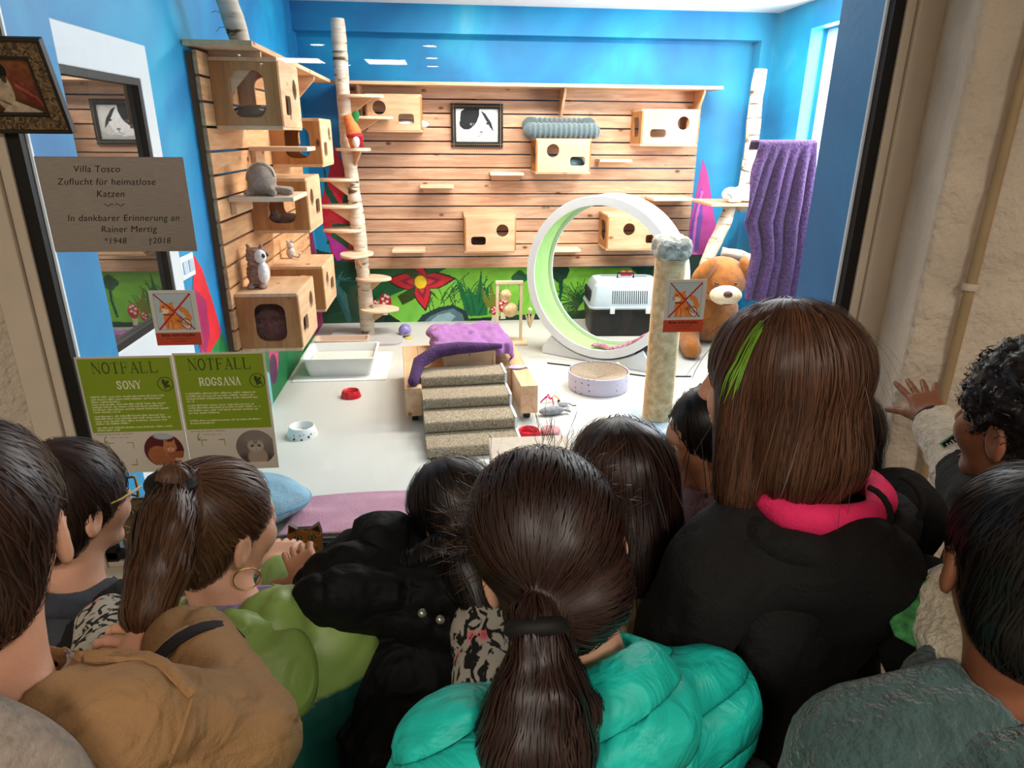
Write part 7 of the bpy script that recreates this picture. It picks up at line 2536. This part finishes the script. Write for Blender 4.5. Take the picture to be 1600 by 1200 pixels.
def lh(P):
    Q = p.toH(P)
    d = elli(Q, (0, -.014, .034), (.084, .101, .086))
    w_ = sm2(cone(Q, (0, -.03, .02), (.0, -.055, -.10), .085, .082), cone(Q, (0, -.055, -.09), (.02, -.062, -.135), .072, .05), .03)
    d = sm2(d, w_, .03)
    d = np.maximum(d, -elli(Q, (0, .125, -.03), (.075, .075, .12)))
    return d * p.hs - .004 * (vnoise3(P * np.array((60, 60, 10.)), 5) - .5)


hair(p, lh, lambda P: unit(P - top6) * np.clip((P[:, 2:3] - p.c[2]) * 14, 0, 1) * 1.1 + np.array((.03, -.02, -1.)), H_DBROWN, 2600, lo=p.c - np.array((.16, .2, .26)), hi=p.c + .15, steps=14, step=.014, off=(0, .006), width=.0020, jit=.08, free=.05)

# ------------------------------------------------------------------ 7 girl in profile, between two heads
p = Person('girl with dark hair in side view, her cheek and eye showing between two heads', PD(1108, 684, 1.38), (80, 14, 4), .92, by=30, back=.08, sw=.135, skin=SK_MID)
p.wr[0] = np.array((p.el[0][0], 1.5, .60)); p.wr[1] = np.array((p.el[1][0], 1.5, .60))
p.body().low()


def jk(P):
    d = sm2(sm2(p.torso(P, .022), p.arm(P, 0, .02, .93), .03), p.arm(P, 1, .02, .93), .03) - fold(P, 18, .005, 3)
    d = sm2(d, cone(P, p.nb, p.H((0, .0, -.105)), .085, .07) - fold(P * np.array((1, 1, 3.)), 20, .008, 5), .03)
    return np.maximum(d, -p.neckhole(P, .052, -.0))


p.cloth('hooded_top', jk, M_LAV, .010)


def sh7(P):
    Q = p.toH(P)
    d = elli(Q, (0, -.02, .036), (.082, .098, .085))
    d = sm2(d, cone(Q, (0, -.06, 0), (0, -.075, -.12), .07, .05), .03)
    return np.maximum(d, -elli(Q, (0, .105, -.045), (.105, .088, .115))) * p.hs


top7 = p.H((0, .03, .12))
hair(p, sh7, lambda P: unit(P - top7) + np.array((.1, 0, -.7)), H_BLACK, 1300, lo=p.c - .2, hi=p.c + .16, steps=12, step=.012, off=(0, .005), width=.002, jit=.12, free=.05)

# ------------------------------------------------------------------ 11 dark-haired figure hidden behind the tall girl
p = Person('dark haired child in black mostly hidden behind the tall girl, beside the wall', PD(1272, 690, 1.34), (30, 8, 0), .95, by=12, back=.07, sw=.17, skin=SK_MID)
p.sh[1] = PD(1400, 800, 1.27); p.el[1] = p.sh[1] + np.array((.07, .08, -.2)); p.wr[1] = p.el[1] + np.array((-.05, .16, -.03))
p.body().low(M_BCOT)


def jk(P):
    d = sm2(sm2(p.torso(P, .03), p.arm(P, 0, .026, .93), .03), p.arm(P, 1, .028, .93), .03) - fold(P, 14, .006, 3)
    Q = p.toB(P)
    d = sm2(d, elli(Q, (0, -.06, -.03), (.125, .07, .075)), .03)
    return np.maximum(d, -p.neckhole(P, .06))


p.cloth('jacket', jk, M_BCOT, .012)
short_hair(p, H_BLACK, .012, -.10, 1000, steps=9, step=.01, off=(0, .006), width=.0022, jit=.2)

# ------------------------------------------------------------------ 9 boy with curly hair and cream sherpa sleeve, hand on the wall
p = Person('curly haired boy in black and cream sherpa jacket, one hand on the wall', PD(1606, 668, 1.30), (12, 2, 0), 1.03, by=38, back=.05, sw=.15, nbo=(.0, -.03, -.15), skin=SK_DARK)
p.sh[0] = PD(1548, 805, 1.34)
p.el[0] = PD(1512, 742, 1.56); p.wr[0] = PD(1457, 656, 1.74); p.hdir[0] = PD(1432, 596, 1.82) - p.wr[0]; p.hands_up[0] = np.array((-.45, -.85, .25)); p.hand[0] = dict(curl=(.02, .10, .16, .22), spread=.20, thumb=-.15, mirror=False)
p.sh[1] = PD(1660, 830, 1.05); p.el[1] = p.sh[1] + np.array((.04, .05, -.22)); p.wr[1] = p.el[1] + np.array((-.05, .16, -.03))
p.body().low()


def jk(P):
    d = sm2(sm2(p.torso(P, .04), cone(P, p.sh[0], p.el[0], .066, .058), .04), p.arm(P, 1, .026, .93), .03) - fold(P, 13, .006, 3)
    d = np.minimum(d, cone(P, p.W((-p.sw + .02, 0, -.06)), p.sh[0], .066, .066))
    d = sm2(d, cone(P, PD(1440, 950, 1.06), PD(1440, 1150, 1.0), .07, .085), .06)
    return np.maximum(d, -p.neckhole(P, .062))


p.cloth('jacket', jk, M_BCOT, .011)
sherpa = lambda P: .010 * (vnoise3(P * 85, 3) - .5) + .006 * (vnoise3(P * 34, 4) - .5)
slv = lambda P: sm2(cone(P, PD(1560, 815, 1.30), p.el[0], .056, .056), cone(P, p.el[0], p.el[0] + (p.wr[0] - p.el[0]) * .84, .056, .046), .03) - sherpa(P)
p.cloth('sleeve', slv, M_SHERPA, .0065, .09, pts=[p.sh[0], p.el[0], p.wr[0]])
a_, b_2 = p.el[0] + (p.wr[0] - p.el[0]) * .82, p.el[0] + (p.wr[0] - p.el[0]) * 1.0
O('cuff', MB().tube([a_, a_ * .7 + b_2 * .3, a_ * .2 + b_2 * .8, b_2], [.041, .045, .041, .032], 20), M_BCOT, p.t, smooth=True)


def back9(P):
    d = cone(P, PD(1500, 950, 1.0), PD(1520, 1030, .98), .052, .056)
    return d - sherpa(P)


p.cloth('fleece_panel', back9, M_SHERPA, .0065, .09, pts=[PD(1500, 950, 1.0), PD(1520, 1030, .98)])
pc = on_skin(slv, 1490, 690, .004, 1.2)
ex_ = unit(PD(1504, 680, 1.0) - PD(1490, 690, 1.0)); ez_ = unit(CAM - pc)
bm_ = basis(Vector(pc), Vector(ex_), Vector(np.cross(ez_, ex_)), Vector(ez_))
O('sleeve_badge', MB().box((-.02, -.011, -.003), (.02, .011, .003), bm_), M_BCOT, p.t, bevel=.002)
O('badge_edge', MB().panel([(-.021, -.012), (.021, -.012), (.021, .012), (-.021, .012)], [[(-.018, -.009), (.018, -.009), (.018, .009), (-.018, .009)]], bm_ @ Matrix.Translation((0, 0, .003)), .0008), plain('pale_green_edge', (120, 170, 140), .7), p.t)
lt9 = MB()
for k in range(5):
    lt9.box((-.013 + k * .0055, -.005, .0031), (-.013 + k * .0055 + .0028, .005 - .002 * (k % 2), .0042), bm_)
O('badge_mark', lt9, plain('white_thread', (220, 220, 214), .8), p.t)['kind'] = 'stuff'
gp9 = [PD(*q, .955) for q in ((1410, 985), (1425, 945), (1440, 915), (1462, 908), (1455, 940), (1448, 975), (1430, 990))]


def patch9(P):
    d = cone(P, PD(1428, 975, 1.0), PD(1452, 918, 1.01), .020, .014)
    return d


n9 = unit(CAM - PD(1440, 950, .98))
V9 = []
e1 = unit(PD(1462, 910, .98) - PD(1420, 985, .98)); e2 = np.cross(n9, e1)
c9 = PD(1438, 948, .977)
bl = [(-.045, -.016), (-.03, -.022), (-.01, -.014), (.012, -.018), (.038, -.012), (.044, .004), (.02, .012), (.006, .008), (-.012, .017), (-.034, .02), (-.046, .008)]
O('green_patch', MB().prism(bl, basis(Vector(c9), Vector(e1), Vector(e2)), .006), plain('green_print_patch', (84, 170, 92), .8, .35, 90, col2=(36, 92, 52)), p.t, bevel=.002)


def ch(P):
    Q = p.toH(P)
    d = elli(Q, (0, -.018, .046), (.090, .106, .092))
    d = sm2(d, elli(Q, (0, -.055, -.02), (.07, .06, .06)), .02)
    d = np.maximum(d, -elli(Q, (0, .12, -.045), (.09, .080, .105)))
    A = Q.copy(); A[..., 0] = np.abs(A[..., 0])
    d = np.maximum(d, -elli(A, (.088, -.002, -.022), (.03, .026, .04)))
    return d * p.hs - .022 * (vnoise3(P * 70, 3) - .5) - .01 * (vnoise3(P * 130, 6) - .5)


hair(p, ch, lambda P: unit(P - p.c), H_BLACK, 2600, steps=8, step=.0055, off=(0, .010), width=.0016, jit=.6, curl=2.4)

# ------------------------------------------------------------------ 8 tall girl
p = Person('tall girl with long straight brown hair and a black hoodie lined in pink', PD(1214, 604, .98), (45, 6, 0), 1.0, by=22, back=.02, sw=.148, nbo=(.03, -.03, -.172), skin=SK_LIGHT)
p.sh[0] = PD(1112, 905, .97); p.sh[1] = PD(1345, 890, 1.0)
p.el[0] = p.sh[0] + np.array((-.05, .06, -.26)); p.el[1] = p.sh[1] + np.array((.0, .10, -.25)); p.wr[0] = p.el[0] + np.array((.05, .2, -.02)); p.wr[1] = p.el[1] + np.array((-.05, .2, -.02))
p.body().low(M_BCOT)


def jk(P):
    d = sm2(p.torso(P, .028), cone(P, p.sh[0], p.sh[1], .052, .052), .05)
    d = sm2(sm2(d, p.arm(P, 0, .020, .93, (.050, .044, .03)), .03), p.arm(P, 1, .020, .93, (.050, .044, .03)), .03) - fold(P, 12, .007, 3)
    return np.maximum(d, -p.neckhole(P, .07))


p.cloth('hoodie', jk, M_BCOT, .009, zlo=.45)


def hd(P):
    Q = p.toB(P)
    d = elli(Q, (-.01, -.072, -.13), (.145, .056, .15)) - fold(P, 9, .010, 6)
    d = sm2(d, torus(P, p.W((.014, -.030, -.004)), .116, .026, p.B, .9) - fold(P, 16, .006, 2), .03)
    return np.maximum(d, -sm2(p.neckhole(P, .075, -.3), elli(Q, (.012, -.03, .05), (.112, .10, .056)), .02))


p.cloth('hood', hd, M_BCOT, .009, .22, pts=[p.nb, p.W((0, -.1, -.14))])


def ln(P):
    d = torus(P, p.W((.016, -.028, .026)), .086, .024, p.B, .9) - fold(P, 14, .007, 4)
    return np.maximum(d, -p.neckhole(P, .056, -.1))


p.cloth('hood_lining', ln, M_PINK, .007, .15, pts=[p.nb])
for x in (.02, .085):
    O('drawcord', MB().tube([p.W((x, -.028 - .082 * .9 - .031 * math.cos(k), .030 + .032 * math.sin(k))) for k in np.linspace(-.5, 1.7, 7)], .004, 8), M_BCOT, p.t, smooth=True)
top8 = p.H((.012, .0, .12))


def lh(P):
    Q = p.toH(P)
    d = elli(Q, (0, -.014, .034), (.084, .102, .086))
    w_ = sm2(cone(Q, (0, -.02, .02), (-.004, -.035, -.08), .084, .082), cone(Q, (-.004, -.035, -.08), (-.014, -.030, -.088), .078, .060), .03)
    d = sm2(d, w_, .03)
    sd = cone(Q, (-.068, .030, .02), (-.074, .026, -.13), .022, .026)
    d = sm2(d, sd, .03)
    d = sm2(d, cone(Q, (-.07, .02, -.12), (-.078, .02, -.17), .024, .01), .02)
    d = np.maximum(d, -elli(Q, (.0, .128, -.03), (.074, .070, .15)))
    return d * p.hs - .005 * (vnoise3(P * np.array((70, 70, 9.)), 5) - .5)


ho8 = hair(p, lh, lambda P: unit(P - top8) * np.clip((P[:, 2:3] - p.c[2] - .0) * 12, 0, 1) * 1.2 + np.array((-.04, .0, -1.)), H_LBROWN, 6500, lo=p.c - np.array((.2, .2, .26)), hi=p.c + .16, steps=13, step=.012, off=(0, .005), width=.0012, jit=.07, free=.012)
sd0 = []
for k in range(16):
    f_ = k / 16
    sd0.append(on_skin(lh, 1192 + 4 * math.sin(k), 512 + 8 * math.sin(k * 3), .001))
sd0 = [q for q in sd0 if q is not None]
ribbons('green_strand', lh, np.array(sd0), lambda P: np.tile(np.array((-.22, .0, -1.)), (len(P), 1)), plain('green_dyed_hair', (110, 160, 40), .45, .2, 40), ho8, steps=12, step=.010, off=(.005, .007), width=.0016, jit=.03)

# ------------------------------------------------------------------ 10 boy in teal fleece, right edge
p = Person('boy with short black hair in a teal grey sherpa fleece at right edge', PD(1612, 894, .88), (-22, 8, -4), .97, by=4, back=.02, sw=.165, nbo=(.0, -.03, -.135), skin=SK_DARK)
p.body().low()


def jk(P):
    d = sm2(sm2(p.torso(P, .034), p.arm(P, 0, .03, .93), .03), p.arm(P, 1, .03, .93), .03) - fold(P, 12, .006, 3)
    return np.maximum(d - .5 * sherpa(P), -p.neckhole(P, .068))


p.cloth('fleece_jacket', jk, M_TFLEECE, .007, zlo=.6)


def hd(P):
    Q = p.toB(P)
    d = elli(Q, (-.01, -.075, -.07), (.165, .07, .105)) - fold(P, 12, .008, 6)
    d = sm2(d, torus(P, p.W((0, -.015, -.015)), .10, .032, p.B, .85), .03)
    return np.maximum(d - .5 * sherpa(P), -p.neckhole(P, .070, -.1))


p.cloth('hood', hd, M_TFLEECE, .008, .24, pts=[p.nb, p.W((0, -.08, -.1))])
short_hair(p, H_BLACK, .006, -.085, 2600, steps=8, step=.008, off=(0, .004), width=.0016, jit=.2)

# ------------------------------------------------------------------ 5 girl in turquoise jacket, low ponytail, centre front
p = Person('girl in a turquoise quilted jacket with a low dark ponytail, front centre', PD(857, 858, .76), (6, 14, 15), .94, by=8, back=.02, sw=.15, nbo=(.055, -.045, -.170), skin=SK_LIGHT)
p.sh[0] = PD(735, 1212, .76); p.sh[1] = PD(962, 1125, .80)
p.el[0] = p.sh[0] + np.array((-.06, .02, -.22)); p.el[1] = p.sh[1] + np.array((.03, .05, -.2)); p.wr[0] = p.el[0] + np.array((.05, .18, -.02)); p.wr[1] = p.el[1] + np.array((-.03, .2, -.02))
p.body().low()
g5 = p.B @ np.array((-.35, .55, .85))
tq, nt, b = newmat('turquoise_quilting')
v = coords(nt); dp = N(nt, 'ShaderNodeVectorMath', operation='DOT_PRODUCT'); dp.inputs[1].default_value = tuple(g5 * math.pi / .072)
nt.links.new(v, dp.inputs[0])
ad = N(nt, 'ShaderNodeMath', operation='ADD'); ad.inputs[1].default_value = float((np.array(wloc(p.t)) - p.nb) @ g5 * math.pi / .072); nt.links.new(dp.outputs['Value'], ad.inputs[0])
sn = N(nt, 'ShaderNodeMath', operation='SINE'); nt.links.new(ad.outputs[0], sn.inputs[0])
ab = N(nt, 'ShaderNodeMath', operation='ABSOLUTE'); nt.links.new(sn.outputs[0], ab.inputs[0])
pw = N(nt, 'ShaderNodeMath', operation='POWER'); pw.inputs[1].default_value = .35; nt.links.new(ab.outputs[0], pw.inputs[0])
n1 = N(nt, 'ShaderNodeTexNoise', i_Scale=16, i_Detail=3, i_Distortion=1.5); nt.links.new(v, n1.inputs['Vector'])
r_ = ramp(nt, [(.3, lin((18, 178, 162))), (.7, lin((30, 200, 184)))]); nt.links.new(n1.outputs['Fac'], r_.inputs[0]); nt.links.new(r_.outputs[0], b.inputs['Base Color'])
b1 = N(nt, 'ShaderNodeBump', i_Strength=.9, i_Distance=.011); nt.links.new(pw.outputs[0], b1.inputs['Height'])
b2 = N(nt, 'ShaderNodeBump', i_Strength=.45, i_Distance=.02); nt.links.new(n1.outputs['Fac'], b2.inputs['Height']); nt.links.new(b1.outputs[0], b2.inputs['Normal']); nt.links.new(b2.outputs[0], b.inputs['Normal'])
b.inputs['Roughness'].default_value = .5; b.inputs['Specular IOR Level'].default_value = .35


def jk(P):
    Q = p.toB(P)
    d = sm2(p.torso(P, .03), cone(P, p.sh[0], p.sh[1], .06, .066), .05)
    d = sm2(sm2(d, p.arm(P, 0, .03, .93, (.055, .05, .03)), .04), p.arm(P, 1, .03, .93, (.06, .05, .03)), .04)
    q = Q[..., 2] * .85 + Q[..., 1] * .55 - Q[..., 0] * .35
    d = d - puff(q, .072, .006) - fold(P, 15, .002, 3) - fold(P * np.array((2., 2., 1)), 26, .0016, 5)
    d = sm2(d, torus(P, p.W((.0, -.01, .01)), .078, .020, p.B, .95), .02)
    return np.maximum(d, -p.neckhole(P, .074, -.05))


p.cloth('quilted_jacket', jk, tq, .006, zlo=.6)
tie = PD(838, 968, .664)
tl5 = [tie, PD(839, 1012, .668), PD(842, 1085, .682), PD(838, 1150, .70), PD(832, 1215, .73), PD(820, 1275, .77)]
tr5 = [.020, .023, .042, .052, .050, .02]


def pony5(P):
    Q = p.toH(P)
    d = elli(Q, (0, -.014, .034), (.084, .101, .088))
    d = sm2(d, elli(Q, (0, -.055, -.03), (.070, .062, .062)), .02)
    d = np.maximum(d, -elli(Q, (0, .128, -.03), (.08, .075, .12)))
    d = np.maximum(d, -.080 - Q[..., 2] + np.maximum(Q[..., 1] + .02, 0) * 1.0)
    A = Q.copy(); A[..., 0] = np.abs(A[..., 0])
    d = np.maximum(d, -elli(A, (.088, -.004, -.022), (.026, .024, .036))) * p.hs
    d = d - .006 * (vnoise3(P * 26, 8) - .5)
    e = cone(P, tl5[0], tl5[1], tr5[0], tr5[1])
    for a, b_, r0, r1 in list(zip(tl5[:-1], tl5[1:], tr5[:-1], tr5[1:]))[1:]:
        e = sm2(e, cone(P, a, b_, r0, r1), .012)
    e = e - .010 * (vnoise3(P * np.array((48, 48, 9.)), 3) - .5)
    lk = sm2(cone(P, PD(868, 1055, .67), PD(915, 1110, .69), .012, .013), cone(P, PD(915, 1110, .69), PD(905, 1175, .71), .013, .006), .01)
    return sm2(sm2(d, e, .014), lk, .012)


def pony5_dir(P):
    out = unit(tie - P)
    best = np.full(len(P), 9.)
    for a, b_, r0 in zip(tl5[:-1], tl5[1:], tr5[:-1]):
        d = cone(P, a, b_, r0 + .012, r0 + .012)
        m_ = (d < best) & (d < .003)
        best = np.where(m_, d, best); out[m_] = unit((b_ - a)[None])
    return out


allp = np.array(tl5 + [p.c - .13, p.c + .13])
ho5 = hair(p, pony5, pony5_dir, H_DBROWN, 7000, res=.005, lo=allp.min(0) - .07, hi=allp.max(0) + .07, steps=13, step=.0115, off=(0, .006), width=.0015, jit=.10)
O('hair_tie', MB().lathe([(.024, -.009), (.0295, -.005), (.031, 0), (.0295, .005), (.024, .009)], tuple(tl5[0] * .7 + tl5[1] * .3), 20, Matrix.Rotation(R(-42), 4, 'X')), M_BAND, p.t, smooth=True)
# loose frizz round the crown and temples
fz = []
for k in range(560):
    th = rng.choice((-1, 1)) * rng.uniform(.3, 1.9)
    fz.append(p.H((.086 * math.sin(th), rng.uniform(-.06, .05), .036 + .090 * math.cos(th) * 1.0)))
ribbons('loose_strand', pony5, np.array(fz), lambda P: np.cross(unit(P - p.c), p.Rm[:, 1]) * np.sign((P - p.c) @ p.Rm[:, 0])[:, None] * 1.0 + unit(P - p.c) * .07 + np.array((0, -.3, -.15)), H_MBROWN, ho5, steps=6, step=.0065, off=(.001, .012), width=.0006, jit=.5, free=.45, curl=1.3)
